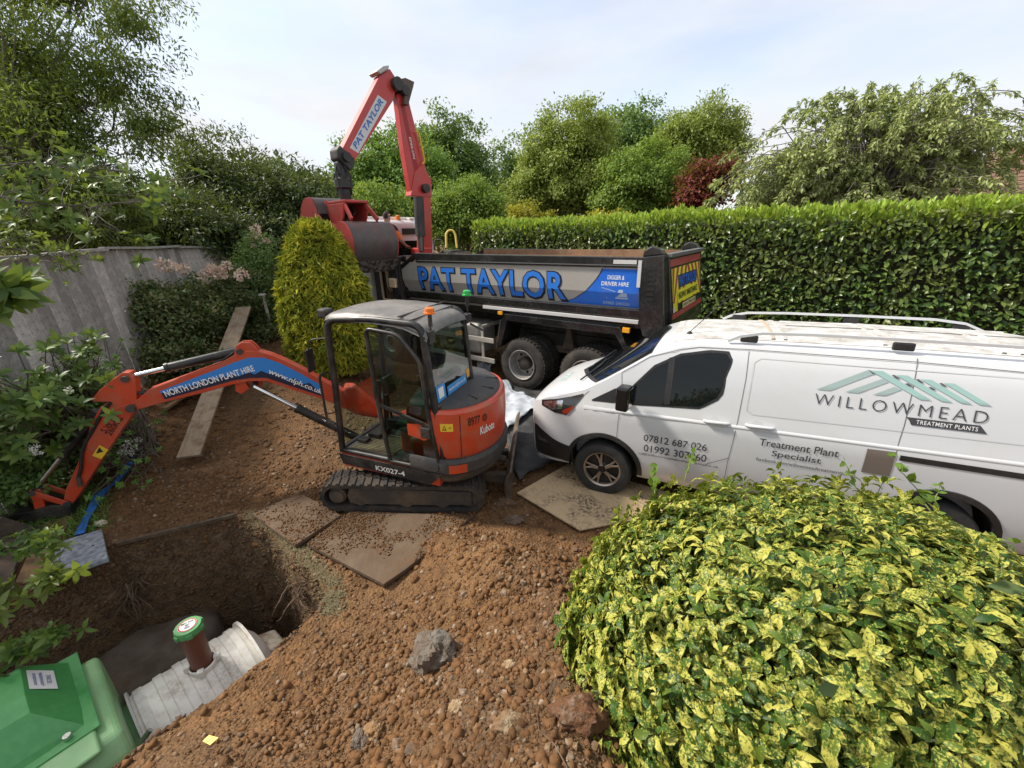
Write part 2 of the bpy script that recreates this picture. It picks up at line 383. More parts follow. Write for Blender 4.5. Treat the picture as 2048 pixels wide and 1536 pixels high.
def soilmat():
    mt, nt, out = newmat('soil')
    geo = nt.nodes.new('ShaderNodeNewGeometry')
    pos = geo.outputs['Position']
    sep = nt.nodes.new('ShaderNodeSeparateXYZ'); nt.links.new(pos, sep.inputs[0])
    n1 = noisen(nt, 1.3, 5, 0.6, pos); n2 = noisen(nt, 9, 6, 0.65, pos); n3 = noisen(nt, 60, 3, 0.6, pos); n4 = noisen(nt, 0.6, 3, 0.5, pos)
    c = mixc(nt, ramp(nt, n2, 0.34, 0.66), (0.058, 0.030, 0.014), (0.225, 0.114, 0.047))
    c = mixc(nt, ramp(nt, n1, 0.40, 0.62), c, mixc(nt, 0.5, c, (0.20, 0.115, 0.055)))
    c = mixc(nt, ramp(nt, n4, 0.5, 0.66), c, mixc(nt, 0.45, c, (0.075, 0.058, 0.042)))
    vor = nd(nt, 'ShaderNodeTexVoronoi', {'Scale': 42.0}); nt.links.new(pos, vor.inputs['Vector'])
    c = mixc(nt, ramp(nt, vor.outputs['Distance'], 0.12, 0.55), mixc(nt, ramp(nt, vor.outputs['Color'], 0.25, 0.9), c, (0.22, 0.145, 0.08)), c)
    # pale sandy tip of the mound
    vd = nd(nt, 'ShaderNodeVectorMath', operation='DISTANCE'); nt.links.new(pos, vd.inputs[0]); vd.inputs[1].default_value = (-0.12, 2.80, 0.35)
    sd_ = nd(nt, 'ShaderNodeMapRange', {'From Min': 0.10, 'From Max': 0.62, 'To Min': 1.0, 'To Max': 0.0}); nt.links.new(vd.outputs['Value'], sd_.inputs['Value'])
    sm_ = nd(nt, 'ShaderNodeMath', operation='MULTIPLY'); nt.links.new(sd_.outputs[0], sm_.inputs[0]); nt.links.new(ramp(nt, n1, 0.3, 0.55), sm_.inputs[1])
    c = mixc(nt, sm_.outputs[0], c, mixc(nt, 0.4, (0.33, 0.19, 0.085), c))
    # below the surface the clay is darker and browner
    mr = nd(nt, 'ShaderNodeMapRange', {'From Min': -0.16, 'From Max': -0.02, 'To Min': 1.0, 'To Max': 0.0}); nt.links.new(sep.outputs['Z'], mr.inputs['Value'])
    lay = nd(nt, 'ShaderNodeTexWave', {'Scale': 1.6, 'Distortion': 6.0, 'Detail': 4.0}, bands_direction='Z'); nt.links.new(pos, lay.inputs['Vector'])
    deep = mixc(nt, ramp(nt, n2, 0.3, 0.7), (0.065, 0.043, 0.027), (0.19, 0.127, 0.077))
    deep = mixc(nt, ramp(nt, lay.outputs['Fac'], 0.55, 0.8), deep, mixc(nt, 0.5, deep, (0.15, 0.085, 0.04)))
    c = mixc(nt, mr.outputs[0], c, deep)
    b = nd(nt, 'ShaderNodeBsdfPrincipled', {'Roughness': 0.92, 'Specular IOR Level': 0.2}); nt.links.new(c, b.inputs['Base Color'])
    hh = nd(nt, 'ShaderNodeMath', operation='ADD'); nt.links.new(n2, hh.inputs[0]); nt.links.new(n3, hh.inputs[1])
    h2 = nd(nt, 'ShaderNodeMath', operation='SUBTRACT'); nt.links.new(hh.outputs[0], h2.inputs[0]); nt.links.new(vor.outputs['Distance'], h2.inputs[1])
    nt.links.new(bumpn(nt, h2.outputs[0], 0.75, 0.03), b.inputs['Normal'])
    nt.links.new(b.outputs[0], out.inputs[0]); return mt
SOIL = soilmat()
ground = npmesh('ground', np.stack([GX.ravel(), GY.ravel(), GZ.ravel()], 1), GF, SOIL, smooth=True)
tag(ground, kind='structure')
ground['label'] = 'orange brown stony soil around and inside the pit'

# ---- stones
OV = np.array([(1, 0, 0), (-1, 0, 0), (0, 1, 0), (0, -1, 0), (0, 0, 1), (0, 0, -1)], float)*np.array([[1.0], [.8], [.9], [1.1], [.75], [.8]])+np.array([(.1, .25, .1), (0, -.2, .15), (-.3, 0, .1), (.25, 0, -.1), (.1, .1, 0), (0, 0, 0)])
OF = np.array([(0, 2, 4), (2, 1, 4), (1, 3, 4), (3, 0, 4), (2, 0, 5), (1, 2, 5), (3, 1, 5), (0, 3, 5)])
def lowpoly(name, X, Y, Z, S, seed, mat, parent):
    r = np.random.default_rng(seed); M = rotm(r, len(X)); M[:, :, 2] *= r.uniform(.6, 1.1, len(X))[:, None]
    P3 = np.einsum('nij,kj->nki', M, OV)*S[:, None, None]+np.stack([X, Y, Z], 1)[:, None, :]
    o = npmesh(name, P3.reshape(-1, 3), (OF[None]+(np.arange(len(X))*6)[:, None, None]).reshape(-1, 3), mat, parent); tag(o, kind='stuff'); return o
def stone_mesh(seed, n=0):
    r = np.random.default_rng(seed)
    t = (1+5**.5)/2
    V = np.array([(-1, t, 0), (1, t, 0), (-1, -t, 0), (1, -t, 0), (0, -1, t), (0, 1, t), (0, -1, -t), (0, 1, -t), (t, 0, -1), (t, 0, 1), (-t, 0, -1), (-t, 0, 1)], float)/1.9
    F = np.array([(0, 11, 5), (0, 5, 1), (0, 1, 7), (0, 7, 10), (0, 10, 11), (1, 5, 9), (5, 11, 4), (11, 10, 2), (10, 7, 6), (7, 1, 8), (3, 9, 4), (3, 4, 2), (3, 2, 6), (3, 6, 8), (3, 8, 9), (4, 9, 5), (2, 4, 11), (6, 2, 10), (8, 6, 7), (9, 8, 1)])
    V = V*(1+r.uniform(-.28, .28, (12, 1)))*r.uniform(0.65, 1.25, 3)
    return V, F
def rotm(r, n):
    q = r.normal(size=(n, 4)); q /= np.linalg.norm(q, axis=1)[:, None]; w, x, y, z = q.T
    return np.stack([1-2*(y*y+z*z), 2*(x*y-z*w), 2*(x*z+y*w), 2*(x*y+z*w), 1-2*(x*x+z*z), 2*(y*z-x*w), 2*(x*z-y*w), 2*(y*z+x*w), 1-2*(x*x+y*y)], 1).reshape(n, 3, 3)
def stonemat(name, cols):
    mt, nt, out = newmat(name)
    geo = nt.nodes.new('ShaderNodeNewGeometry'); oi = nt.nodes.new('ShaderNodeObjectInfo')
    ad = nd(nt, 'ShaderNodeMath', operation='ADD'); nt.links.new(geo.outputs['Random Per Island'], ad.inputs[0]); nt.links.new(oi.outputs['Random'], ad.inputs[1])
    fr = nd(nt, 'ShaderNodeMath', operation='FRACT'); nt.links.new(ad.outputs[0], fr.inputs[0])
    rn = nt.nodes.new('ShaderNodeValToRGB'); e = rn.color_ramp.elements; rn.color_ramp.interpolation = 'LINEAR'
    e[0].color = c4(cols[0]); e[1].color = c4(cols[-1])
    for i, c in enumerate(cols[1:-1]): e.new((i+1)/(len(cols)-1)).color = c4(c)
    nt.links.new(fr.outputs[0], rn.inputs[0])
    pos = geo.outputs['Position']; n2 = noisen(nt, 26, 5, 0.65, pos)
    c = mixc(nt, ramp(nt, n2, 0.40, 0.60), rn.outputs[0], mixc(nt, 0.75, rn.outputs[0], (0.135, 0.066, 0.026)))
    b = nd(nt, 'ShaderNodeBsdfPrincipled', {'Roughness': 0.85, 'Specular IOR Level': 0.25}); nt.links.new(c, b.inputs['Base Color'])
    nt.links.new(bumpn(nt, noisen(nt, 70, 4, 0.6, pos), 0.5, 0.01), b.inputs['Normal']); nt.links.new(b.outputs[0], out.inputs[0]); return mt
STONE = stonemat('stone', [(0.1283, 0.0642, 0.0269), (0.1925, 0.0962, 0.0397), (0.1026, 0.0578, 0.0308), (0.2438, 0.1668, 0.0995), (0.1668, 0.0834, 0.0353), (0.3208, 0.2566, 0.1861), (0.1283, 0.0962, 0.0705), (0.2182, 0.1155, 0.0482)])
SM = []
for k in range(10):
    V, F = stone_mesh(100+k); SM.append((V, F))
def scatter(n, xr, yr, smin, smax, pw, seed, keep):
    r = np.random.default_rng(seed); x = r.uniform(*xr, n); y = r.uniform(*yr, n); k = keep(x, y, r); x, y = x[k], y[k]
    s = smin*(smax/smin)**(r.random(len(x))**pw); return x, y, s
def soilkeep(x, y, r):
    d = pit_sd(x, y); hp = np.exp(-(((x-0.1)/1.2)**2+((y-1.2)/1.6)**2)) + np.exp(-(((x+1.5)/1.0)**2+((y-0.8)/1.1)**2))
    den = 0.25+0.9*hp+0.55*np.exp(-(((x+3.3)/2.2)**2+((y-5.2)/1.6)**2))
    den *= (fbm2(x*1.7, y*1.7, 31, 3) > 0.36)*0.75+0.25
    return (d < 0.06) & (r.random(len(x)) < den)
allx = []
X1 = scatter(32000, (-4.6, 1.0), (0.55, 4.7), 0.006, 0.024, 2.4, 1, soilkeep)
X2 = scatter(14000, (-6.5, 0.6), (4.2, 9.0), 0.010, 0.040, 2.4, 2, soilkeep)
X3 = scatter(1500, (-4.6, 1.1), (0.55, 4.5), 0.018, 0.042, 2.4, 3, soilkeep)
X4 = scatter(5200, (-1.5, 3.0), (5.0, 11.0), 0.012, 0.030, 1.5, 5, lambda x, y, r: r.random(len(x)) < 0.8)
sx = np.concatenate([X1[0], X2[0], X3[0], X4[0]]); sy = np.concatenate([X1[1], X2[1], X3[1], X4[1]]); ss = np.concatenate([X1[2], X2[2], X3[2], X4[2]])
szz = gz(sx, sy) + ss*0.12
rr = np.random.default_rng(12)
RM = rotm(rr, len(sx)); RM[:, 2, :] *= 0.78
dep = np.sqrt(sx**2+sy**2+(szz-CH)**2)
order = np.argsort(-(ss/dep)*np.where((sx > 0.35) & (sy < 2.6), 0.05, 1))
big = order[:290]; rest = order[290:]; small = rest[ss[rest] < .014]; rest = rest[ss[rest] >= .014]
lowpoly('fine_gravel', sx[small], sy[small], szz[small], ss[small], 5, STONE, ground)
kind = rr.integers(0, 10, len(sx))
VV = []; FF = []; off = 0
for k in range(10):
    idx = rest[kind[rest] == k]; V, F = SM[k]
    P3 = np.einsum('nij,kj->nki', RM[idx], V)*ss[idx][:, None, None] + np.stack([sx[idx], sy[idx], szz[idx]], 1)[:, None, :]
    VV.append(P3.reshape(-1, 3)); FF.append((F[None]+(np.arange(len(idx))*12)[:, None, None]+off).reshape(-1, 3)); off += len(idx)*12
peb = npmesh('pebbles', np.concatenate(VV), np.concatenate(FF), STONE, ground); tag(peb, kind='stuff')
smesh = []
for k in range(10):
    me = bpy.data.meshes.new('stone'); me.from_pydata([tuple(v) for v in SM[k][0]], [], [tuple(int(q) for q in f) for f in SM[k][1]]); me.materials.append(STONE); smesh.append(me)
for i in big:
    o = bpy.data.objects.new('stone', smesh[kind[i]]); sc.collection.objects.link(o); o.parent = ground
    M3 = Matrix([[float(q) for q in row] for row in (RM[i]*ss[i])])
    M4 = M3.to_4x4(); M4.translation = (float(sx[i]), float(sy[i]), float(szz[i])); o.matrix_local = M4
# soil clods, merged
SOILC = stonemat('clod', [(0.108, 0.0527, 0.0216), (0.1823, 0.0877, 0.0324), (0.081, 0.0432, 0.0209), (0.2295, 0.1148, 0.0459)])
CX = scatter(38000, (-4.6, 1.0), (0.55, 4.9), 0.008, 0.046, 3.2, 8, soilkeep)
lowpoly('soil_clods', CX[0], CX[1], gz(CX[0], CX[1]), CX[2], 6, SOILC, ground)

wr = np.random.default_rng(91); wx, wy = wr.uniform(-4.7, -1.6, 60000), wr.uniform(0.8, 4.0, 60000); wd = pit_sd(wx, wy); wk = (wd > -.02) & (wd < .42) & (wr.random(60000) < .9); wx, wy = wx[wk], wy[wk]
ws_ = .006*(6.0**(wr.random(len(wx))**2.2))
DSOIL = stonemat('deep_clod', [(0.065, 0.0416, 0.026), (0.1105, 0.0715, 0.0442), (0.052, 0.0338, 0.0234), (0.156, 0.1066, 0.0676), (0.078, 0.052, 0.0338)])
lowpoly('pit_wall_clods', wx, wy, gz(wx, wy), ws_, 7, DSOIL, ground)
# ---- bigger single lumps on the heap
def lump(name, u, v, zguess, r, sq, seed, mat, label, cat='stone'):
    p = onz(u, v, zguess)
    for _ in range(6): p = onz(u, v, gz1(p.x, p.y, False)+r*0.3)
    b = B(); rn_ = np.random.default_rng(seed); n = 24
    def f(i, j):
        th = 2*math.pi*i/(2*n); ph = math.pi*j/(n-1)-math.pi/2
        q = Vector((math.cos(ph)*math.cos(th)*sq[0], math.cos(ph)*math.sin(th)*sq[1], math.sin(ph)*sq[2]))
        k = 1+0.30*mnoise.noise(q*1.7+Vector((seed, 0, 0)))+0.16*mnoise.noise(q*4.3+Vector((0, seed, 0)))+0.09*mnoise.noise(q*9)+0.06*mnoise.noise(q*19)
        return p + q*(r*k)
    b.grid(2*n, n, f, wrapu=True)
    o = b.obj(name, mat, None, smooth=35); o.location = (0, 0, 0); tag(o, label, cat); return o
CONC = P('concrete_lump', (0.195, 0.17, 0.14), 0.9, c2=(0.13, 0.095, 0.065), scale=7, lo=0.42, hi=0.6, bump=1.0, bscale=80, dirt=(0.13, 0.065, 0.027), dirtamt=.9, dscale=5)
lump('concrete_lump', 868, 1312, 0.5, 0.155, (1.1, 0.9, 0.95), 3, CONC, 'large pale grey lump of broken concrete on the spoil heap', 'rubble')
RST = P('rock_brown', (0.125, 0.055, 0.022), 0.9, c2=(0.24, 0.19, 0.14), scale=9, lo=0.54, hi=0.70, bump=0.9, bscale=45)
RST2 = P('rock_tan', (0.25, 0.14, 0.06), 0.9, c2=(0.34, 0.25, 0.15), scale=11, lo=0.45, hi=0.62, bump=0.8, bscale=50)
lump('rock', 1158, 1430, 0.6, 0.095, (1.25, 0.8, 0.8), 8, RST, 'rusty brown rock with a white face beside the spotted laurel bush')
lump('rock', 1018, 1448, 0.7, 0.06, (1.15, 0.9, 0.7), 11, RST2, 'rounded orange rock low on the heap')
lump('rock', 747, 1462, 0.6, 0.055, (1.0, 0.9, 0.8), 14, RST2, 'tan rock below the grey concrete lump')
lump('rock', 915, 1415, 0.6, 0.04, (1.2, 0.9, 0.7), 17, RST2, 'small cream flint just under the concrete lump')
lump('rock', 722, 1478, 0.6, 0.05, (1.0, 1.1, 0.8), 19, CONC, 'grey stone at the foot of the concrete lump')
lump('rock', 990, 955, 0.0, 0.07, (1.2, 0.9, 0.6), 23, RST2, 'pale tan rock behind the digger track')
lump('rock', 1030, 1040, 0.05, 0.085, (1.2, 0.8, 0.7), 29, P('rock_dark', (0.10, 0.07, 0.05), 0.9, c2=(0.2, 0.15, 0.11), scale=9, bump=0.9, bscale=45), 'dark rough rock between the digger track and the plywood')
lump('rock', 1020, 1330, .5, 0.035, (1.2, .8, .7), 31, RST2, 'cream stone beside the concrete lump')

# ---- paving slabs, boards
def quadslab(name, pix, z, th, mat, label, cat, bev=0.008, zs=None, seed=0):
    pts = [onz(u, v, z if zs is None else zs[i]) for i, (u, v) in enumerate(pix)]
    c = sum(pts, Vector())/len(pts); nrm = (pts[1]-pts[0]).cross(pts[2]-pts[0]).normalized()
    if nrm.z < 0: nrm = -nrm
    ax = (pts[1]-pts[0]).normalized(); ay = nrm.cross(ax)
    M = Matrix((ax, ay, nrm)).transposed().to_4x4(); M.translation = c
    Mi = M.inverted(); b = B(); q = [Mi @ p for p in pts]
    b.prism([(p.x, p.y) for p in q], lambda a, e, d: (a, e, d), -th, 0)
    o = b.obj(name, mat, None, bev=bev); o.matrix_world = M
    tag(o, label, cat); return o
SLAB = P('sandstone', (0.125, 0.083, 0.048), 0.85, c2=(0.072, 0.05, 0.032), scale=4.0, lo=0.38, hi=0.66, bump=0.5, bscale=18, dirt=(0.13, 0.066, 0.028), dirtamt=1.0, dscale=4)
SLAB2 = P('sandstone_b', (0.12, 0.082, 0.05), 0.85, c2=(0.075, 0.053, 0.035), scale=3.0, lo=0.38, hi=0.66, bump=0.5, bscale=16, dirt=(0.13, 0.066, 0.028), dirtamt=1.0, dscale=3.5)
quadslab('paving_slab', [(503, 1026), (590, 1090), (682, 1030), (600, 985)], 0.06, 0.045, SLAB, 'brown stone paving slab at the corner of the pit, half under soil', 'paving slab')
quadslab('paving_slab', [(613, 1087), (768, 1168), (812, 1138), (948, 1030), (700, 1022)], 0.06, 0.045, SLAB2, 'largest brown paving slab lying in front of the digger track', 'paving slab')
r_s = np.random.default_rng(77)
def onslab(pix, z, n, seed):
    r = np.random.default_rng(seed); P2 = [onz(u, v, z) for u, v in pix]; xs = [p.x for p in P2]; ys = [p.y for p in P2]; out = []
    while len(out) < n:
        x, y = r.uniform(min(xs), max(xs)), r.uniform(min(ys), max(ys)); ins = False
        for i in range(len(P2)):
            a, b_ = P2[i], P2[(i+1) % len(P2)]
            if (a.y > y) != (b_.y > y) and x < (b_.x-a.x)*(y-a.y)/(b_.y-a.y)+a.x: ins = not ins
        if ins and fbm2(np.array([x*2.6]), np.array([y*2.6]), 5, 3)[0] > r.uniform(.40, .62): out.append((x, y, z))
    return np.array(out)
pts = np.concatenate([onslab([(503, 1026), (590, 1090), (682, 1030), (600, 985)], .061, 1300, 1), onslab([(613, 1087), (768, 1168), (812, 1138), (948, 1030), (700, 1022)], .061, 4200, 2)])
sz = .003*(5.5**(r_s.random(len(pts))**2.6)); lowpoly('slab_grit', pts[:, 0], pts[:, 1], pts[:, 2]+sz*.3, sz, 9, SOILC, ground)
PLY = None
def plymat():
    mt, nt, out = newmat('plywood')
    v = objvec(nt, (1.2, 9.0, 9.0))
    w = noisen(nt, 1.6, 5, 0.6, v, 1.4)
    ringf = nd(nt, 'ShaderNodeMath', {1: 12.0}, operation='MULTIPLY'); nt.links.new(w, ringf.inputs[0])
    fr = nd(nt, 'ShaderNodeMath', operation='FRACT'); nt.links.new(ringf.outputs[0], fr.inputs[0])
    c = mixc(nt, ramp(nt, fr.outputs[0], 0.0, 0.9), (0.44, 0.31, 0.17), (0.58, 0.44, 0.27))
    d1 = noisen(nt, 2.2, 6, 0.62); d2 = noisen(nt, 28, 4, 0.6)
    mm = nd(nt, 'ShaderNodeMath', operation='MULTIPLY'); nt.links.new(ramp(nt, d1, 0.46, 0.6), mm.inputs[0]); nt.links.new(ramp(nt, d2, 0.42, 0.56), mm.inputs[1])
    c = mixc(nt, mm.outputs[0], c, (0.13, 0.10, 0.07))
    b = nd(nt, 'ShaderNodeBsdfPrincipled', {'Roughness': 0.75, 'Specular IOR Level': 0.3}); nt.links.new(c, b.inputs['Base Color'])
    nt.links.new(bumpn(nt, fr.outputs[0], 0.12, 0.01), b.inputs['Normal']); nt.links.new(b.outputs[0], out.inputs[0]); return mt
PLY = plymat()
quadslab('plywood_sheet', [(1034, 985), (1160, 1060), (1420, 1010), (1140, 925)], 0.05, 0.018, PLY, 'pale plywood sheet laid under the van front wheel', 'board', 0.002)
def plankmat(name, c1, c2, c3):
    mt, nt, out = newmat(name)
    v = objvec(nt, (1.0, 14.0, 14.0))
    g = noisen(nt, 3.0, 6, 0.65, v, 0.6); d = noisen(nt, 7, 5, 0.6); d2 = noisen(nt, 40, 4, 0.6)
    c = mixc(nt, ramp(nt, g, 0.36, 0.66), c1, c2)
    c = mixc(nt, ramp(nt, d, 0.48, 0.68), c, c3)
    c = mixc(nt, ramp(nt, d2, 0.56, 0.68), c, mixc(nt, 0.5, c, (0.10, 0.07, 0.045)))
    b = nd(nt, 'ShaderNodeBsdfPrincipled', {'Roughness': 0.85, 'Specular IOR Level': 0.25}); nt.links.new(c, b.inputs['Base Color'])
    nt.links.new(bumpn(nt, g, 0.35, 0.01), b.inputs['Normal']); nt.links.new(b.outputs[0], out.inputs[0]); return mt
PLANK = plankmat('scaffold_plank', (0.34, 0.27, 0.19), (0.25, 0.195, 0.135), (0.20, 0.13, 0.075))
pl0 = onz(377, 914, 0.16); pl1 = atdepth(487, 615, 8.3)
def plank(name, p0, p1, w, th, mat, label, roll=0.0):
    d = p1-p0; L = d.length; ax = d.normalized(); ay = Vector((0, 0, 1)).cross(ax).normalized(); az = ax.cross(ay)
    M = Matrix((ax, ay, az)).transposed().to_4x4() @ Matrix.Rotation(roll, 4, 'X'); M.translation = (p0+p1)/2
    o = B().box((0, 0, 0), (L, w, th)).obj(name, mat, None, bev=0.004); o.matrix_world = M; tag(o, label, 'plank'); return o
plank('scaffold_plank', pl0, pl1, 0.285, 0.038, PLANK, 'long grey scaffold plank running up the bank behind the digger arm')
DARKBOARD = plankmat('brown_board', (0.24, 0.15, 0.075), (0.17, 0.10, 0.05), (0.12, 0.075, 0.045))
p0 = onz(300, 830, 0.25); p1 = onz(400, 745, 0.9)
plank('scaffold_plank', onz(262, 868, 0.05), atdepth(440, 735, 7.2), 0.30, 0.038, DARKBOARD, 'darker board half hidden under the digger arm beside the long plank')
quadslab('board', [(145, 1030), (78, 1160), (30, 1165), (85, 1045)], 0.03, 0.03, DARKBOARD, 'orange brown board under the digger bucket', 'board', 0.003)
quadslab('board', [(62, 1060), (10, 1178), (-60, 1178), (-30, 1080)], 0.06, 0.03, P('mud_board', (0.10, 0.07, 0.05), 0.9, c2=(0.06, 0.045, 0.035), scale=5, bump=0.4), 'muddy dark board beside the digger bucket at the shrub', 'board', 0.003)
GREY = P('blue_grey_slab', (0.27, 0.30, 0.345), 0.6, c2=(0.15, 0.16, 0.18), scale=17, lo=0.42, hi=0.6, bump=0.25, bscale=70)
gs = quadslab('cover_slab', [(203, 1058), (216, 1116), (75, 1166), (122, 1082)], 0.09, 0.045, GREY, 'blue grey speckled cover slab with a small hole, on the pit edge', 'slab', 0.004)
hp_ = gs.matrix_world.inverted() @ onz(186, 1091, 0.09)
B().cyl((hp_.x, hp_.y, -0.02), (hp_.x, hp_.y, 0.0015), 0.012, n=14).obj('hole', P('black_hole', (0.004, 0.004, 0.004), 0.9), gs)
quadslab('timber_edging', [(228, 1084), (231, 1087), (472, 1028), (470, 1025)], 0.03, 0.04, P('edging', (0.07, 0.05, 0.035), 0.9, c2=(0.12, 0.08, 0.05), scale=12, bump=0.4), 'thin dark timber edging along the far pit edge', 'edging', 0.003)
quadslab('stone_chip', [(990, 1012), (1038, 1008), (1008, 990)], 0.03, 0.02, SLAB, 'triangular brown slab fragment beside the plywood', 'stone', 0.003)
# ---- dry grass collar on the near pit corner
def blades(name, pts, ln, w, mat, seed, parent=None, droop=0.6, lean=0.9):
    r = np.random.default_rng(seed); n = len(pts)
    th = r.uniform(0, 2*np.pi, n); d = np.stack([np.cos(th)*lean, np.sin(th)*lean, r.uniform(0.1, 1.0, n)], 1); d /= np.linalg.norm(d, axis=1)[:, None]
    s = np.stack([-np.sin(th), np.cos(th), np.zeros(n)], 1)*w; L = ln*r.uniform(0.4, 1.3, n)[:, None]
    a = pts; b_ = pts+d*L*0.55; c = pts+d*L; c[:, 2] -= (droop*L[:, 0])*0.5
    V = np.stack([a-s, a+s, b_+s*0.7, b_-s*0.7, c], 1).reshape(-1, 3); k = (np.arange(n)*5)[:, None]
    F = np.concatenate([k+np.array([0, 1, 2]), k+np.array([0, 2, 3]), k+np.array([3, 2, 4])])
    return npmesh(name, V, F, mat, parent)
r_ = np.random.default_rng(5); n = 5200
t = r_.random(n); seg = [(-3.15, 3.92), (-2.45, 3.45), (-1.75, 2.86), (-1.62, 2.6)]
sp = np.array(seg); k = np.minimum((t*3).astype(int), 2); f_ = t*3-k
px_ = sp[k]*(1-f_)[:, None]+sp[k+1]*f_[:, None] + np.stack([r_.normal(0.03, 0.05, n), r_.normal(0.03, 0.05, n)], 1)
pts = np.stack([px_[:, 0], px_[:, 1], gz(px_[:, 0], px_[:, 1])+0.0], 1)
DRY = leafmat('dry_grass', [(0.16, 0.125, 0.065), (0.235, 0.20, 0.115), (0.10, 0.08, 0.045)], 0.8, 0.1, 0.2)
g = blades('dry_grass', pts, 0.055, 0.003, DRY, 4); tag(g, 'matted dry grass along the pit edge beside the slabs', 'grass', kind='stuff')
# ---- roots
ROOT = P('root', (0.15, 0.10, 0.065), 0.9, c2=(0.08, 0.05, 0.035), scale=12)
def roots(name, base, n, ln, label, seed, spread=0.7, r0=0.008):
    r = random.Random(seed); b = B()
    for i in range(n):
        p = Vector(base)+Vector((r.uniform(-.08, .08), r.uniform(-.05, .05), r.uniform(-.04, .04))); d = Vector((r.uniform(-1, 1)*spread, -abs(r.uniform(0, 1))*spread, -r.uniform(.3, 1))).normalized(); pts = [p]; m_ = r.randint(6, 10)
        for k in range(m_):
            d = (d+Vector((r.uniform(-.4, .4), r.uniform(-.4, .4), r.uniform(-.45, .25)))).normalized(); p = p+d*(ln/m_)*r.uniform(.6, 1.3); pts.append(p)
        b.tube(pts, [r0*r.uniform(.5, 1.2)*(1-k/(m_+1)) + 0.0012 for k in range(m_+1)], 5)
    o = b.obj(name, ROOT, None, smooth=60); tag(o, label, 'roots', kind=None); return o
roots('tree_roots', onz(265, 1165, -0.42), 20, 0.42, 'bunch of broken roots hanging over the dark hollow in the pit wall', 1)
roots('tree_roots', onz(590, 1175, -0.25), 14, 0.34, 'fine roots sticking out of the pit wall below the paving slab', 5, 1.0, 0.006)
roots('tree_roots', onz(490, 1060, -0.15), 12, 0.26, 'thin roots at the far corner of the pit', 9, 0.8, 0.005)
def wire(name, pix, z, r, mat, label, cat):
    pts = []
    for u, v in pix:
        p = onz(u, v, z)
        for _ in range(5): p = onz(u, v, gz1(p.x, p.y)+r+0.006)
        pts.append(p)
    P2 = []
    for i in range(len(pts)-1):
        for k in range(4):
            q = pts[i].lerp(pts[i+1], k/4); P2.append(q)
    P2.append(pts[-1])
    o = B().tube(P2, r, 5).obj(name, mat, None, smooth=60); tag(o, label, cat); return o
wire('thin_root', [(1105, 1380), (1075, 1430), (1078, 1460), (1110, 1490), (1135, 1536)], .6, 0.003, ROOT, 'single thin root curling over the heap by the bush', 'root')
# blue webbing strap
BLUE = P('blue_strap', (0.02, 0.13, 0.55), 0.6, c2=(0.03, 0.2, 0.7), scale=30)
def ribbon(name, pix, w, mat, label, cat, lift=0.03, zb=0.0):
    P3 = []
    for u, v in pix:
        p = onz(u, v, zb)
        for _ in range(6): p = onz(u, v, gz1(p.x, p.y, False)+lift)
        P3.append(p)
    b = B(); n = len(P3)
    side = []
    for i in range(n):
        t_ = (P3[min(i+1, n-1)]-P3[max(i-1, 0)]).normalized(); s_ = t_.cross(Vector((0, 0, 1))).normalized()*(w/2); s_.z += 0.015*math.sin(i*1.7); side.append(s_)
    b.grid(n, 2, lambda i, j: P3[i]+side[i]*(1 if j else -1))
    b.grid(n, 2, lambda i, j: P3[i]+side[i]*(-1 if j else 1)+Vector((0, 0, -0.004)))
    o = b.obj(name, mat, None, smooth=60); tag(o, label, cat); return o
ribbon('webbing_strap', [(158, 1068), (170, 1040), (188, 1008), (200, 988), (215, 975), (234, 962), (250, 940), (262, 915), (272, 880), (282, 858), (300, 828), (310, 815)], 0.085, BLUE, 'bright blue flat webbing strap lying beside the digger arm', 'strap', 0.05, 0.1)
# small litter
quadslab('wrapper', [(405, 1482), (418, 1470), (437, 1475), (420, 1490)], 0.33, 0.004, P('yellow', (0.75, 0.6, 0.12), 0.5), 'torn yellow wrapper on the heap beside the green tank', 'litter', 0)
lump('rock', 200, 1047, 0.03, 0.05, (1.3, .9, .7), 41, P('chalk', (0.62, 0.55, 0.43), 0.9, bump=.5), 'white chalky stone behind the blue grey slab')
lump('rock', 356, 1056, -.02, 0.03, (1, .9, .8), 43, P('chalk', (0.6, 0.5, 0.4)), 'small white stone on the far pit edge')

# ---- old concrete chamber in the pit wall
b = B(); cxy = Vector((-4.0, 3.2, 0)); 
b.lathe([(-2.2, 0.66), (-1.12, 0.63), (-1.05, 0.58), (-1.0, 0.45), (-1.0, 0.0)], cxy, (0, 0, 1), 40)
o = b.obj('concrete_chamber', P('old_concrete', (0.13, 0.105, 0.08), 0.9, c2=(0.075, 0.055, 0.04), scale=4, bump=0.5, bscale=20, dirt=(0.10, 0.06, 0.03), dirtamt=.8), None, smooth=40)
tag(o, 'curved wall of an old concrete chamber showing in the pit side', 'chamber')
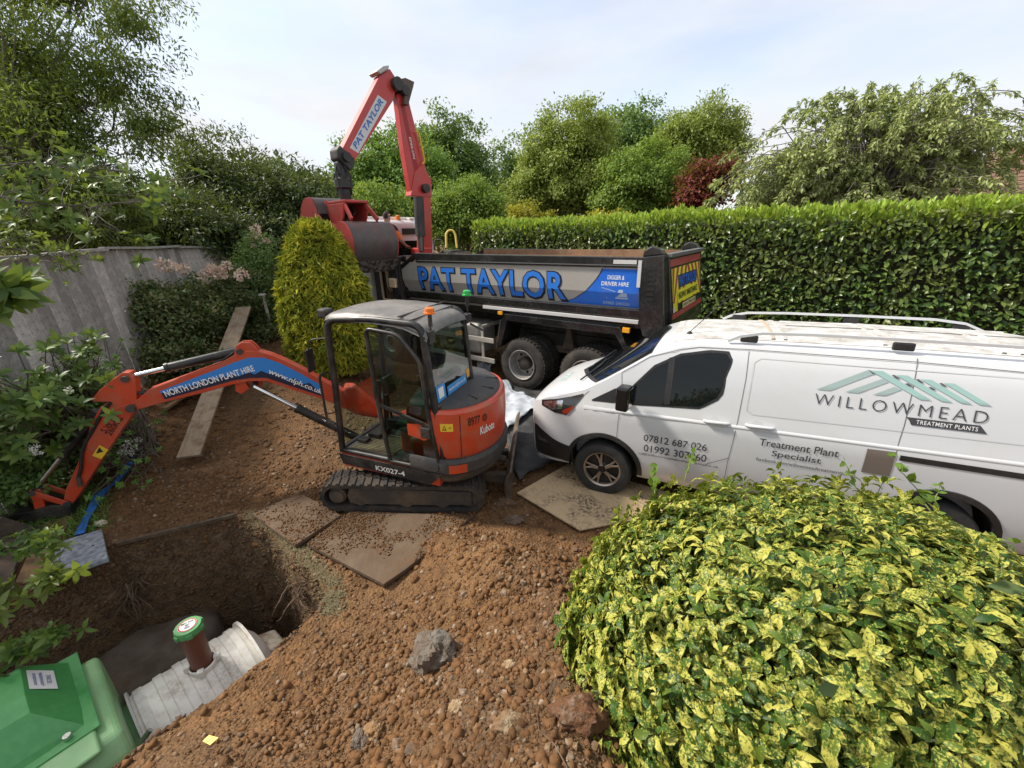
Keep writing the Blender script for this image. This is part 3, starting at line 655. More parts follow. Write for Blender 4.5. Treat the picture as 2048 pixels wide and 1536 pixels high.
# ================================================================ sewage treatment tank in the pit
TK = Vector((-2.975, 2.38, -1.09)); tdir = Vector((0.62, 0.80, 0)).normalized(); tn = Vector((-tdir.y, tdir.x, 0))
tank = empty('treatment_tank', (TK.x, TK.y, -2.0)); tag(tank, 'cream ribbed sewage treatment tank with green service end lying in the pit', 'tank')
Tm = Matrix.Translation((0, 0, TK.z+2.0)) @ Matrix(((tdir.x, tn.x, 0, 0), (tdir.y, tn.y, 0, 0), (0, 0, 1, 0), (0, 0, 0, 1)))
GRP = P('cream_fibreglass', (0.84, 0.81, 0.74), 0.55, c2=(0.74, 0.70, 0.62), scale=3, dirt=(0.26, 0.18, 0.11), dirtamt=0.6, dscale=6, bump=0.06, bscale=40)
GRN = P('green_fibreglass', (0.20, 0.40, 0.17), 0.38, c2=(0.27, 0.48, 0.23), scale=2.5, bump=0.05, bscale=60, dirt=(0.2, 0.22, 0.12), dirtamt=0.35)
GRN2 = P('dark_green_plastic', (0.06, 0.27, 0.075), 0.35, c2=(0.075, 0.30, 0.09), scale=20, bump=0.08, bscale=120)
Rk = 0.53
prof = [(-0.24, Rk-0.03)]
for a in (-0.20, -0.06, 0.08, 0.23, 0.37, 0.50):
    prof += [(a-0.008, Rk-0.010), (a, Rk+0.006), (a+0.055, Rk+0.006), (a+0.065, Rk-0.004)]
prof += [(0.60, Rk-0.02), (0.60, Rk+0.025), (0.625, Rk+0.025), (0.63, Rk-0.05), (0.70, Rk*0.72), (0.75, Rk*0.42), (0.77, 0.0)]
b = B(Tm); b.lathe(prof, (0, 0, 0), (1, 0, 0), 56); b.obj('tank_shell', GRP, tank, smooth=28)
b = B(Tm); b.lathe([(-0.245, Rk-0.05), (-0.245, Rk+0.03), (-0.23, Rk+0.03), (-0.225, Rk-0.03)], (0, 0, 0), (1, 0, 0), 56); b.obj('flange', P('torn_lamination', (0.66, 0.64, 0.60), 0.7, bump=.5, bscale=60), tank, smooth=28)
# end box of the shell
b = B(Tm); b.box((0.72, -0.02, 0.16), (0.20, 0.30, 0.30), Matrix.Rotation(R(24), 3, 'Y')); b.obj('inlet_box', P('muddy_fibreglass', (0.42, 0.37, 0.30), .7, c2=(.22, .16, .11), scale=9, lo=.4, hi=.6, bump=.2), tank, bev=0.03)
# riser
b = B(Tm); b.lathe([(0.46, 0.082), (0.95, 0.082)], (0.25, -0.02, 0), (0, 0, 1), 32); b.obj('riser_pipe', P('brown_pipe', (0.155, 0.052, 0.028), 0.45, dirt=(0.2, 0.12, 0.07), dirtamt=.5), tank, smooth=40)
lidz = 0.95
b = B(Tm); b.lathe([(0.0, 0.088), (0.0, 0.097), (0.045, 0.10), (0.062, 0.094), (0.066, 0.0)], (0.25, -0.02, lidz), (0, 0, 1), 36)
for k in range(6):
    an = k*math.pi/3+.3; b.box((0.25+0.097*math.cos(an), -0.02+0.097*math.sin(an), lidz+0.02), (0.025, 0.04, 0.035), Matrix.Rotation(an, 3, 'Z'))
lid = b.obj('lid', P('lid_green', (0.09, 0.33, 0.11), 0.5, dirt=(0.4, 0.35, 0.28), dirtamt=.3), tank, smooth=40)
b = B(Tm); b.lathe([(0.0675, 0.0), (0.0675, 0.068)], (0.25, -0.02, lidz), (0, 0, 1), 32); b.obj('warning_sticker', P('sticker_white', (0.8, 0.8, 0.78), .5), lid)
b = B(Tm); b.lathe([(0.0685, 0.057), (0.0685, 0.066)], (0.25, -0.02, lidz), (0, 0, 1), 32); b.obj('sticker_ring', P('sticker_red', (0.55, 0.05, 0.04), .5), lid)
def lidfn(a, e):
    q = Tm @ Vector((0.25, -0.02, lidz+0.0695)); d1 = Vector((0.80, 0.60, 0)); d2 = Vector((-0.60, 0.80, 0)); return q + d1*a + d2*e
INK = P('ink', (0.01, 0.01, 0.012), .5)
lettering('sticker_text', 'EMPTY TANK\nFIRST\nREFILL', (-.042, .042, -.036, .036), lidfn, INK, lid, bold=.02, align='CENTER')
for k in range(4):
    an = k*math.pi/2-0.4; b = B(Tm); b.box((0.25+0.108*math.cos(an), -0.02+0.108*math.sin(an), 0.565), (0.05, 0.05, 0.06), Matrix.Rotation(an, 3, 'Z')); b.obj('riser_clip', GRP, tank, bev=0.008)
b = B(Tm); b.lathe([(0.50, 0.105), (0.565, 0.105), (0.575, 0.095)], (0.25, -0.02, 0), (0, 0, 1), 28); b.obj('riser_collar', GRP, tank, smooth=40)
# green end: neck, box, hood
b = B(Tm); b.lathe([(-0.60, Rk-0.09), (-0.25, Rk-0.06), (-0.23, Rk-0.06)], (0, 0, 0), (1, 0, 0), 48); b.obj('green_neck', GRN, tank, smooth=30)
b = B(Tm)
GZo, GXo = 0.15, 0.12
GB_ = Tm @ Matrix.Translation((GXo, 0, GZo))
b = B(GB_)
b.prism([(-0.60, -1.1), (-0.60, 0.60), (-0.47, 0.74), (0.42, 0.74), (0.56, 0.60), (0.56, -1.1)], lambda a, e, d: (d, a, e), -1.75, -0.40)
b.obj('service_box', GRN, tank, bev=0.045, seg=4)
b = B(GB_); b.prism([(-0.56, 0.745), (-0.56, 0.775), (0.50, 0.775), (0.50, 0.745)], lambda a, e, d: (d, a, e), -1.73, -0.52); b.obj('box_lid', GRN, tank, bev=0.02, seg=3)
hood = [(-0.30, 0.776), (-0.27, 0.82), (-0.10, 0.99), (0.04, 1.03), (0.36, 1.03), (0.44, 0.98), (0.47, 0.776)]
HYs, HZs = [h_[0] for h_ in hood], [h_[1] for h_ in hood]
n_ = len(hood)
V = [(-1.73, a, e) for a, e in hood] + [(-0.74, a, e) for a, e in hood] + [(-0.55, a*1.02, 0.776+(e-0.776)*0.06) for a, e in hood]
F = [(i, i+1, n_+i+1, n_+i) for i in range(n_-1)] + [(n_+i, n_+i+1, 2*n_+i+1, 2*n_+i) for i in range(n_-1)] + [tuple(range(n_-1, -1, -1)), tuple(2*n_+i for i in range(n_))]
b = B(GB_); b.add(V, F); hd = b.obj('hood', GRN2, tank, bev=0.03, seg=4)
b = B(GB_); b.prism([(-0.36, 0.776), (-0.36, 0.786), (0.53, 0.786), (0.53, 0.776)], lambda a, e, d: (d, a, e), -1.73, -0.49); b.obj('hood_flange', GRN2, tank, bev=0.004)
def hoodfn(y, x): return GB_ @ Vector((x, y, float(np.interp(y, HYs, HZs))+0.006))
lettering('cast_lettering', 'TRICEL', (0.0, 0.34, 0, 1), lambda a, e: hoodfn(0.37-a, -1.05+0.14*e), P('dark_green_plastic_b', (0.022, 0.11, 0.03), 0.35), hd, bold=.02, spacing=1.05)
def stk(y, e): return GB_ @ (Vector((-0.74, y, float(np.interp(y, HYs, HZs)))) + Vector((0.20*e, 0, -0.24*e + 0.008)))
b = B(); b.add([stk(0.10, 0.10), stk(0.32, 0.10), stk(0.32, 0.62), stk(0.10, 0.62)], [(0, 1, 2, 3)]); st = b.obj('data_sticker', P('sticker_white', (0.8, 0.8, 0.78), .5), hd)
lettering('sticker_print', 'TRICEL\nwastewater\ntreatment', (0.0, 0.16, 0.0, 0.34), lambda a, e: stk(0.29-a, 0.20+e) + Vector((0.0, 0, 0.004)), P('ink_blue', (0.05, 0.08, 0.3), .5), st, align='CENTER')
# blue label on the near side of the box
b = B(GB_); b.prism([(-1.5, 0.26), (-0.50, 0.26), (-0.50, 0.56), (-1.5, 0.56)], lambda a, e, d: (a, d, e), -0.606, -0.601); lb = b.obj('blue_label', P('label_blue', (0.012, 0.045, 0.30), .4), tank)
b = B(GB_)
for x0 in (-1.33, -1.06): b.prism([(x0, 0.33), (x0+0.22, 0.33), (x0+0.22, 0.50), (x0, 0.50)], lambda a, e, d: (a, d, e), -0.610, -0.607)
b.obj('label_panel', P('label_grey', (0.35, 0.42, 0.55), .4), lb)
for q0, q1, rr_ in (((-0.38, -0.36, 0.40), (-0.30, -0.36, 0.46), .02), ((-0.64, 0.47, 0.80), (-0.64, 0.47, 0.82), .025), ((-0.64, -0.30, 0.79), (-0.64, -0.30, 0.82), .022)):
    b = B(GB_); b.cyl(q0, q1, rr_, n=12); b.obj('bolt', P('steel', (0.6, 0.6, 0.6), .3, 1.0), tank)
# ================================================================ mini excavator
exc = empty('mini_excavator', (-1.2602, 4.6185, 0.02), (R(0.76), R(1.286), R(-2.277)), 'YXZ')
tag(exc, 'orange mini excavator with black cab, its boom reaching over the pit edge', 'excavator')
EI = wmat(exc).inverted()
U = Matrix.Rotation(R(-20.3675+2.277), 4, 'Z')      # slewed upper structure
ORG = P('digger_orange', (0.56, 0.058, 0.018), 0.38, c2=(0.50, 0.048, 0.015), scale=3, coat=0.25, dirt=(0.27, 0.15, 0.085), dirtamt=0.75, dscale=5)
BLK = P('black_paint', (0.012, 0.012, 0.013), 0.38, c2=(0.02, 0.02, 0.02), scale=5, dirt=(0.16, 0.12, 0.09), dirtamt=0.42, dscale=5)
DRK = P('dark_grey_plastic', (0.035, 0.035, 0.037), 0.6, dirt=(0.17, 0.135, 0.10), dirtamt=0.5, dscale=4, bump=0.06, bscale=60)
ROOF = P('dusty_roof', (0.10, 0.096, 0.092), 0.4, c2=(0.19, 0.175, 0.16), scale=2.2, lo=0.4, hi=0.7, dirt=(0.28, 0.245, 0.205), dirtamt=0.55, dscale=2.5)
RUB = P('track_rubber', (0.028, 0.025, 0.023), 0.8, c2=(0.075, 0.055, 0.038), scale=6, lo=0.4, hi=0.7, bump=0.3, bscale=40)
MUD = P('muddy_steel', (0.055, 0.045, 0.037), 0.8, c2=(0.115, 0.08, 0.05), scale=5, lo=0.45, hi=0.68, bump=0.4, bscale=25)
CHR = P('chrome', (0.75, 0.75, 0.76), 0.12, 1.0)
GLS = glassmat('cab_glass', (0.50, 0.62, 0.55))
GLSD = glassmat('cab_glass_dark', (0.36, 0.45, 0.40))
WHT = P('decal_white', (0.8, 0.8, 0.8), 0.45)
YEL = P('decal_yellow', (0.75, 0.48, 0.03), 0.5)
# -- tracks
def track(yc):
    hw, L, Rr = 0.15, 0.93, 0.185
    N = 84; prof = []
    per_s = 2*(L-Rr)
    # stadium outline with a slight slope at the front
    tot = 2*per_s+2*math.pi*Rr
    def at(s, rad):
        s %= tot
        if s < per_s: return (-(L-Rr)+s, Rr-rad)
        s -= per_s
        if s < math.pi*Rr: a = s/Rr; return ((L-Rr)+rad*math.sin(a), Rr-rad*math.cos(a))
        s -= math.pi*Rr
        if s < per_s: return ((L-Rr)-s, Rr+rad)
        s -= per_s; a = s/Rr; return (-(L-Rr)-rad*math.sin(a), Rr+rad*math.cos(a))
    b = B()
    cs = [(-hw, Rr-0.055), (-hw, Rr-0.012), (-hw+.02, Rr-0.006), (hw-.02, Rr-0.006), (hw, Rr-0.012), (hw, Rr-0.055)]
    M_ = 96
    V = []
    for i in range(M_):
        for y, rd in cs:
            x, z = at(tot*i/M_, rd); V.append((x, yc+y, z+0.012))
    nc = len(cs); b.add(V, [(i*nc+k, ((i+1) % M_)*nc+k, ((i+1) % M_)*nc+(k+1) % nc, i*nc+(k+1) % nc) for i in range(M_) for k in range(nc)])
    belt = b.obj('track_belt', RUB, exc, smooth=40)
    # lugs
    b = B(); NL = 46
    for i in range(NL):
        s0 = tot*i/NL
        for (ya, yb, sh) in ((-hw, 0.0, 0.0), (0.0, hw, 0.045)):
            q = []
            for (yy, ds) in ((ya, 0.0), (yb, 0.028)):
                for dd_ in (-0.022, 0.022):
                    for rd in (Rr-0.007, Rr+0.008):
                        x, z = at(s0+sh+ds+dd_*(1 if rd < Rr else 0.7), rd); q.append((x, yc+yy, z+0.012))
            b.add(q, [(0, 1, 3, 2), (4, 6, 7, 5), (0, 4, 5, 1), (2, 3, 7, 6), (1, 5, 7, 3), (0, 2, 6, 4)])
    b.obj('track_lugs', RUB, belt)
    sg = -1 if yc < 0 else 1; yf = yc+sg*0.06
    b = B()
    b.prism([(-0.60, 0.10), (-0.52, 0.08), (-0.48, 0.055), (-0.42, 0.085), (-0.02, 0.085), (0.02, 0.055), (0.08, 0.055), (0.12, 0.085), (0.40, 0.085), (0.44, 0.055), (0.50, 0.06), (0.54, 0.09), (0.80, 0.10), (0.80, 0.27), (-0.58, 0.30), (-0.62, 0.2)], lambda a, e, d: (a, d, e+0.012), yc+sg*0.12, yc-sg*0.08)
    b.obj('track_frame', MUD, exc, bev=0.008)
    b = B()
    for x in (-0.74,): b.lathe([(-0.10, 0.10), (0.10, 0.10), (0.105, 0.085), (0.13, 0.08), (0.135, 0.0)], (x, yc, Rr+0.012), (0, sg, 0), 24)
    b.obj('sprocket', MUD, exc, smooth=35)
    b = B(); b.lathe([(-0.11, 0.115), (0.10, 0.115), (0.10, 0.0)], (0.76, yc, Rr+0.012), (0, sg, 0), 24); b.obj('idler', MUD, exc, smooth=35)
    b = B()
    for x in (-0.36, 0.06, 0.46): b.lathe([(-0.09, 0.055), (0.09, 0.055), (0.09, 0.0)], (x, yc, 0.115), (0, sg, 0), 16)
    b.obj('roller', MUD, exc, smooth=35)
track(-0.60); track(0.60)
B().box((0.0, 0, 0.27), (1.0, 0.95, 0.20)).obj('undercarriage', MUD, exc, bev=0.02)
b = B(); b.lathe([(0.34, 0.36), (0.48, 0.36), (0.48, 0.0)], (0, 0, 0), (0, 0, 1), 32); b.obj('slew_ring', MUD, exc, smooth=35)
bp_ = [(-0.55, -0.35)]
lp = [EI @ onz(880, 970, 0.2)]
# -- dozer blade
bn = EI @ onz(1017, 949, 0.36); bf = EI @ onz(1036, 829, 0.36)
xb_ = (bn.x+bf.x)/2+0.0
b = B(); prof = []
for k in range(11):
    an = R(-62+124*k/10); prof.append((0.09-0.13*math.cos(an)*0.9, 0.20+0.20*math.sin(an)/math.sin(R(62))))
outer = prof; inner = [(x-0.022, z) for x, z in prof[::-1]]
def blf(a, e, d): 
    t_ = (d-bn.y)/(bf.y-bn.y); return (bn.x+(bf.x-bn.x)*t_+a, d, e)
b.prism(outer+inner, blf, bn.y, bf.y); b.obj('dozer_blade', P('worn_steel', (0.17, 0.125, 0.095), 0.55, 0.3, c2=(0.085, 0.06, 0.045), scale=5, lo=0.42, hi=0.62, bump=0.25), exc, smooth=40)
b = B()
for yy in (-0.28, 0.28): b.bar((0.55, yy, 0.22), (bn.x-0.03, yy, 0.20), 0.08, 0.12)
b.cyl((0.6, 0, 0.34), (bn.x-0.05, 0, 0.28), 0.045); b.obj('blade_arm', MUD, exc, bev=0.01)
# -- upper body: skirt
def uo(lst): return lst
plan = [(-0.56, -0.60), (-0.50, -0.66), (0.30, -0.69), (0.78, -0.65), (0.98, -0.54), (1.10, -0.36), (1.16, -0.12), (1.14, 0.13), (1.06, 0.36), (0.92, 0.55), (0.72, 0.68), (0.4, 0.74), (-0.40, 0.80), (-0.62, 0.62), (-0.66, 0.30), (-0.62, -0.2)]
def ring(pl, k, dx=0.0, dy=0.0):
    cx_ = 0.25; return [((x-cx_)*k+cx_+dx, y*k+dy) for x, y in pl]
def loft(b, rings, cap=True):
    n = len(rings[0]); vs = [p for r in rings for p in r]
    fs = [(i*n+k, i*n+(k+1) % n, (i+1)*n+(k+1) % n, (i+1)*n+k) for i in range(len(rings)-1) for k in range(n)]
    if cap: fs += [tuple(range(n-1, -1, -1)), tuple((len(rings)-1)*n+k for k in range(n))]
    b.add(vs, fs)
def dens(pl, m_=4):
    out = []; n = len(pl)
    for i in range(n):
        p0_, p1_, p2_, p3_ = [Vector((*pl[(i+k-1) % n], 0)) for k in range(4)]
        for k in range(m_):
            t = k/m_; q = 0.5*((2*p1_)+(p2_-p0_)*t+(2*p0_-5*p1_+4*p2_-p3_)*t*t+(3*p1_-p0_-3*p2_+p3_)*t**3); out.append((q.x, q.y))
    return out
PL = dens(plan)
b = B(U); loft(b, [[(x, y, z) for x, y in ring(PL, k)] for z, k in ((0.46, 0.80), (0.52, 0.90), (0.615, 0.93))]); b.obj('skirt', ORG, exc, smooth=35)
# counterweight (red shell behind the cab)
cwp = [(0.40, -0.672), (0.80, -0.66), (1.00, -0.54), (1.12, -0.36), (1.18, -0.12), (1.165, 0.13), (1.08, 0.36), (0.94, 0.55), (0.74, 0.68), (0.4, 0.74), (0.1, 0.74), (0.1, 0.5), (0.40, 0.1)]
CW = []
n0 = len(cwp)
for i in range(n0):
    if i < 10:
        a0, a1 = Vector(cwp[max(i-1, 0)]), Vector(cwp[i]); a2, a3 = Vector(cwp[i+1]), Vector(cwp[min(i+2, n0-1)])
        for k in range(4):
            t = k/4; q = 0.5*((2*a1)+(a2-a0)*t+(2*a0-5*a1+4*a2-a3)*t*t+(3*a1-a0-3*a2+a3)*t**3); CW.append((q.x, q.y))
    else: CW.append(cwp[i])
def cws(z, k, ex=0.0): return [((x-0.4)*k+0.4, (y-0.07)*k+0.07, z) for x, y in CW]
b = B(U); loft(b, [cws(0.80, 0.985), cws(0.84, 1.0), cws(1.10, 1.015), cws(1.31, 1.0), cws(1.34, 0.97)]); b.obj('counterweight', ORG, exc, smooth=30)
b = B(U); loft(b, [cws(1.342, 0.925), cws(1.365, 0.91), cws(1.388, 0.86), cws(1.396, 0.78)]); b.obj('engine_cover', DRK, exc, smooth=35)
b = B(U)
for (x, y) in ((0.98, -0.30), (1.02, 0.0), (0.95, 0.30)): b.box((x, y, 1.392), (0.14, 0.015, 0.02), Matrix.Rotation(math.atan2(y, x), 3, 'Z'))
b.obj('cover_rib', DRK, exc)
b = B(U); loft(b, [cws(0.60, 0.99), cws(0.64, 1.035), cws(0.76, 1.045), cws(0.80, 1.02)]); b.obj('bumper', DRK, exc, smooth=30)
b = B(U); loft(b, [cws(0.42, 0.82), cws(0.52, 0.96), cws(0.60, 0.985)]); b.obj('rear_underside', MUD, exc, smooth=30)
# red insert in the bumper & seam lines, on the shell
def cwpt(s, z, off, k=1.015):
    """point on the shell, s in 0..9 along cwp"""
    i = int(s*4); i = min(i, len(CW)-2); f = s*4-i; x = CW[i][0]*(1-f)+CW[i+1][0]*f; y = CW[i][1]*(1-f)+CW[i+1][1]*f
    kk = np.interp(z, [0.6, 0.64, 0.76, 0.80, 0.84, 1.10, 1.31, 1.34], [.99, 1.035, 1.045, 1.02, 1.0, 1.015, 1.0, 0.97])
    dx, dy = CW[i+1][0]-CW[i][0], CW[i+1][1]-CW[i][1]; L = math.hypot(dx, dy)
    return U @ Vector(((x-0.4)*kk+0.4+dy/L*off, (y-0.07)*kk+0.07-dx/L*off, z))
def patch(name, s0, s1, z0, z1, mat, off=0.004, n=10, m_=4, par=None, slant=0.0):
    b = B(); b.grid(n+1, m_+1, lambda i, j: cwpt(s0+(s1-s0)*i/n + slant*j/m_, z0+(z1-z0)*j/m_, off)); return b.obj(name, mat, par or exc, smooth=40)
patch('red_insert', 1.15, 1.95, 0.645, 0.75, ORG, 0.006)
patch('seam', 1.72, 1.76, 0.81, 1.29, BLK, 0.003)
lettering('number', '8977', (2.12, 2.78, 1.16, 1.25), lambda a, e: cwpt(a, e, 0.005), INK, exc, bold=.01)
lettering('maker_name', 'Kubota', (2.75, 3.65, 1.02, 1.115), lambda a, e: cwpt(a, e, 0.005), WHT, exc, bold=.02)
b = B(); b.grid(9, 2, lambda i, j: cwpt(3.06+0.15*math.cos(i*math.pi/4)*(0.25+0.75*j), 1.20+0.045*math.sin(i*math.pi/4)*(0.25+0.75*j), 0.005)); b.obj('maker_emblem', P('emblem_dark', (0.16, 0.015, 0.012), .5), exc)
ws = patch('warning_sticker', 0.95, 1.42, 1.13, 1.215, YEL, 0.004)
b = B(); b.add([cwpt(1.0, 1.145, 0.006), cwpt(1.16, 1.145, 0.006), cwpt(1.08, 1.20, 0.006), cwpt(1.04, 1.155, 0.006), cwpt(1.12, 1.155, 0.006), cwpt(1.08, 1.187, 0.006)], [(0, 1, 4, 3), (1, 2, 5, 4), (2, 0, 3, 5)]); b.add([cwpt(1.24, 1.168, 0.006), cwpt(1.34, 1.168, 0.006), cwpt(1.34, 1.176, 0.006), cwpt(1.24, 1.176, 0.006)], [(0, 1, 2, 3)]); b.obj('warning_mark', INK, ws)
# right-hand side of the machine (far from us): tank housing
b = B(U); b.prism([(0.02, 0.62), (0.04, 1.08), (0.14, 1.20), (0.45, 1.25), (0.45, 0.62)], lambda a, e, d: (a, d, e), 0.30, 0.80); b.obj('side_housing', ORG, exc, bev=0.05, seg=3)
# front nose under the cab
b = B(U); b.prism([(-0.56, 0.44), (-0.58, 0.62), (0.72, 0.62), (0.72, 0.44)], lambda a, e, d: (a, d, e), -0.655, 0.3); b.obj('platform', ORG, exc, bev=0.015)
b = B(U); b.prism([(-0.52, 0.50), (-0.56, 0.625), (0.78, 0.625), (0.62, 0.47), (0.05, 0.49)], lambda a, e, d: (a, d, e), -0.700, -0.690); b.obj('name_panel', BLK, exc)
lettering('model_name', 'KX027-4', (-0.06, 0.32, 0.512, 0.575), lambda a, e: U @ Vector((a, -0.704, e)), P('decal_silver', (0.6, 0.58, 0.55), .4), exc, bold=.02)
# -- cab
def roundpath(pts, r=0.1, n=5):
    out = [Vector(pts[0])]
    for i in range(1, len(pts)-1):
        a0, p_, a2 = Vector(pts[i-1]), Vector(pts[i]), Vector(pts[i+1]); d0 = (a0-p_); d2 = (a2-p_); rr_ = min(r, d0.length*.45, d2.length*.45)
        A, C_ = p_+d0.normalized()*rr_, p_+d2.normalized()*rr_
        for k in range(n+1):
            t = k/n; out.append(A*(1-t)**2+p_*2*t*(1-t)+C_*t*t)
    return out+[Vector(pts[-1])]
YN, YF = -0.635, 0.21
def sideloop(y): return roundpath([(-0.56, y, 0.63), (-0.51, y, 1.4), (-0.485, y, 2.17), (0.05, y, 2.215), (0.64, y, 2.20), (0.71, y, 1.45), (0.80, y, 0.62)], 0.13)
for y in (YN, YF):
    b = B(U); b.tube(sideloop(y), 0.036, 10); b.obj('cab_frame', BLK, exc, smooth=50)
for q0, q1, rr_ in (((-0.56, YN, 0.64), (0.80, YN, 0.64), .03), ((0.80, YN, 0.64), (0.80, YF, 0.64), .03), ((-0.485, YN, 2.15), (-0.485, YF, 2.15), .034), ((-0.56, YN, 0.65), (-0.56, YF, 0.65), .03), ((0.735, YN, 1.36), (0.735, YF, 1.36), .03), ((0.66, YN, 2.12), (0.66, YF, 2.12), .03)):
    b = B(U); b.tube([q0, q1], rr_, 8); b.obj('cab_crossbar', BLK, exc, smooth=50)
# roof: gently domed, sloping tail
b = B(U); xr_ = [-0.50, -0.48, -0.42, -0.2, 0.1, 0.36, 0.40, 0.46, 0.62, 0.685, 0.70]; zr_ = [2.17, 2.225, 2.25, 2.272, 2.275, 2.262, 2.252, 2.245, 2.19, 2.15, 2.10]
ys_ = [YN-0.03, YN-0.005, YN+0.05, YN+0.25, (YN+YF)/2, YF-0.25, YF-0.05, YF+0.005, YF+0.03]; zo_ = [-0.06, -0.02, 0.0, 0.012, 0.016, 0.012, 0.0, -0.02, -0.06]
b.grid(len(xr_), len(ys_), lambda i, j: (xr_[i], ys_[j], zr_[i]+zo_[j]))
b.grid(len(xr_), len(ys_), lambda i, j: (xr_[i], ys_[::-1][j], (zr_[i]+zo_[j])-0.035 if 0 < i < len(xr_)-1 else zr_[i]+zo_[j]))
b.obj('roof', ROOF, exc, smooth=45)
b = B(U); b.bar((0.395, YN, 2.262), (0.395, YF, 2.262), 0.02, 0.012); b.bar((0.52, YN, 2.235), (0.52, YF, 2.235), 0.014, 0.01); b.obj('roof_rib', DRK, exc)
# rear glass, far side glass, front glass
def pane(name, pts, mat, par=exc):
    b = B(U); b.add(pts, [tuple(range(len(pts)))]); return b.obj(name, mat, par)
pane('rear_window', [(0.735, YN+.03, 1.38), (0.735, YF-.03, 1.38), (0.665, YF-.03, 2.10), (0.665, YN+.03, 2.10)], GLS)
pane('side_window', [(-0.50, YF, 1.2), (0.72, YF, 1.2), (0.645, YF, 2.14), (-0.47, YF, 2.14)], GLS)
pane('front_window', [(-0.53, YN+.03, 0.7), (-0.53, YF-.03, 0.7), (-0.495, YF-.03, 1.35), (-0.495, YN+.03, 1.35)], GLS)
def rwp(y, z): t = (z-1.38)/0.72; return U @ Vector((0.735-0.07*t+0.004, y, z))
SB = P('sticker_blue', (0.05, 0.28, 0.62), .4)
b = B(); b.add([rwp(-.595, 1.40), rwp(-.42, 1.40), rwp(-.42, 1.57), rwp(-.595, 1.57)], [(0, 1, 2, 3)]); b.add([rwp(-.38, 1.40), rwp(.06, 1.40), rwp(.06, 1.50), rwp(-.38, 1.50)], [(0, 1, 2, 3)]); s1 = b.obj('window_sticker', SB, exc)
lettering('sticker_text', 'www.nlph.co.uk', (-.36, .04, 1.42, 1.475), lambda a, e: rwp(a, e)+Vector((.002, 0, 0)), WHT, s1, bold=.01)
b = B(); b.add([rwp(-.56, 1.43), rwp(-.46, 1.43), rwp(-.46, 1.54), rwp(-.56, 1.54)], [(0, 1, 2, 3)]); 
o = b.obj('sticker_panel', WHT, s1); o.location.x = .002
b = B(); b.add([rwp(.08, 1.44), rwp(.15, 1.44), rwp(.15, 1.54), rwp(.08, 1.54)], [(0, 1, 2, 3)]); b.obj('orange_sticker', P('decal_orange', (.7, .33, .05), .5), exc)
# door
dpath = roundpath([(0.13, YN-.045, 0.66), (0.06, YN-.045, 1.4), (0.03, YN-.045, 2.13), (0.40, YN-.045, 2.10), (0.62, YN-.045, 1.85), (0.66, YN-.045, 1.35), (0.755, YN-.045, 0.66), (0.13, YN-.045, 0.66)], 0.07)
b = B(U); b.tube(dpath, 0.022, 8, False); b.bar((0.065, YN-.045, 1.33), (0.675, YN-.045, 1.16), 0.02, 0.035)
door = b.obj('door', BLK, exc, smooth=50)
b = B(U); b.bar((0.38, YN-.075, 1.27), (0.62, YN-.075, 1.21), 0.02, 0.025); b.box((0.63, YN-.06, 1.10), (0.11, 0.05, 0.12)); b.obj('door_handle', BLK, door, bev=.008)
pane('door_glass', [(0.09, YN-.045, 1.35), (0.66, YN-.045, 1.19), (0.64, YN-.045, 1.80), (0.42, YN-.045, 2.07), (0.06, YN-.045, 2.10)], GLSD, door)
pane('door_glass', [(0.14, YN-.045, 0.68), (0.745, YN-.045, 0.68), (0.675, YN-.045, 1.15), (0.095, YN-.045, 1.31)], GLSD, door)
# interior
b = B(U); b.b2((-0.53, YN+.03, 0.60), (0.76, YF-.02, 0.655)); b.obj('cab_floor', DRK, exc)
b = B(U); 
for k in range(14): b.b2((-0.47, YN+.05+k*0.03, 0.655), (0.10, YN+.064+k*0.03, 0.667))
b.obj('floor_mat', P('floor_rib', (0.22, 0.17, 0.10), .8, c2=(.14, .10, .06), scale=8), exc)
b = B(U); b.b2((0.14, -0.48, 0.66), (0.72, 0.12, 0.92)); b.obj('seat_base', P('seat_plinth', (0.30, 0.035, 0.015), .5), exc, bev=.03)
b = B(U); b.b2((0.12, -0.44, 0.93), (0.58, 0.06, 1.06)); b.box((0.60, -0.19, 1.32), (0.12, 0.46, 0.56), Matrix.Rotation(R(10), 3, 'Y')); b.obj('seat', P('seat_fabric', (0.015, 0.015, 0.016), .9), exc, bev=.04)
b = B(U)
for y in (-0.50, 0.14): b.b2((0.05, y-0.06, 0.98), (0.40, y+0.06, 1.10)); b.cyl((0.08, y, 1.10), (0.05, y, 1.28), 0.014); b.cyl((0.05, y, 1.28), (0.045, y, 1.37), 0.024)
b.box((-0.02, -0.35, 1.42), (0.05, 0.14, 0.20), Matrix.Rotation(R(-15), 3, 'Y'))
b.obj('control_console', BLK, exc, bev=.01)
b = B(U)
for y in (-0.24, -0.16): b.tube([(-0.30, y, 0.67), (-0.27, y, 1.0), (-0.25, y, 1.32)], 0.014, 8); b.cyl((-0.25, y, 1.32), (-0.25, y, 1.40), 0.022)
b.box((-0.35, -0.20, 0.70), (0.16, 0.26, 0.05)); b.box((-0.42, -0.42, 0.69), (0.12, 0.10, 0.03)); b.obj('travel_lever', BLK, exc, smooth=50)
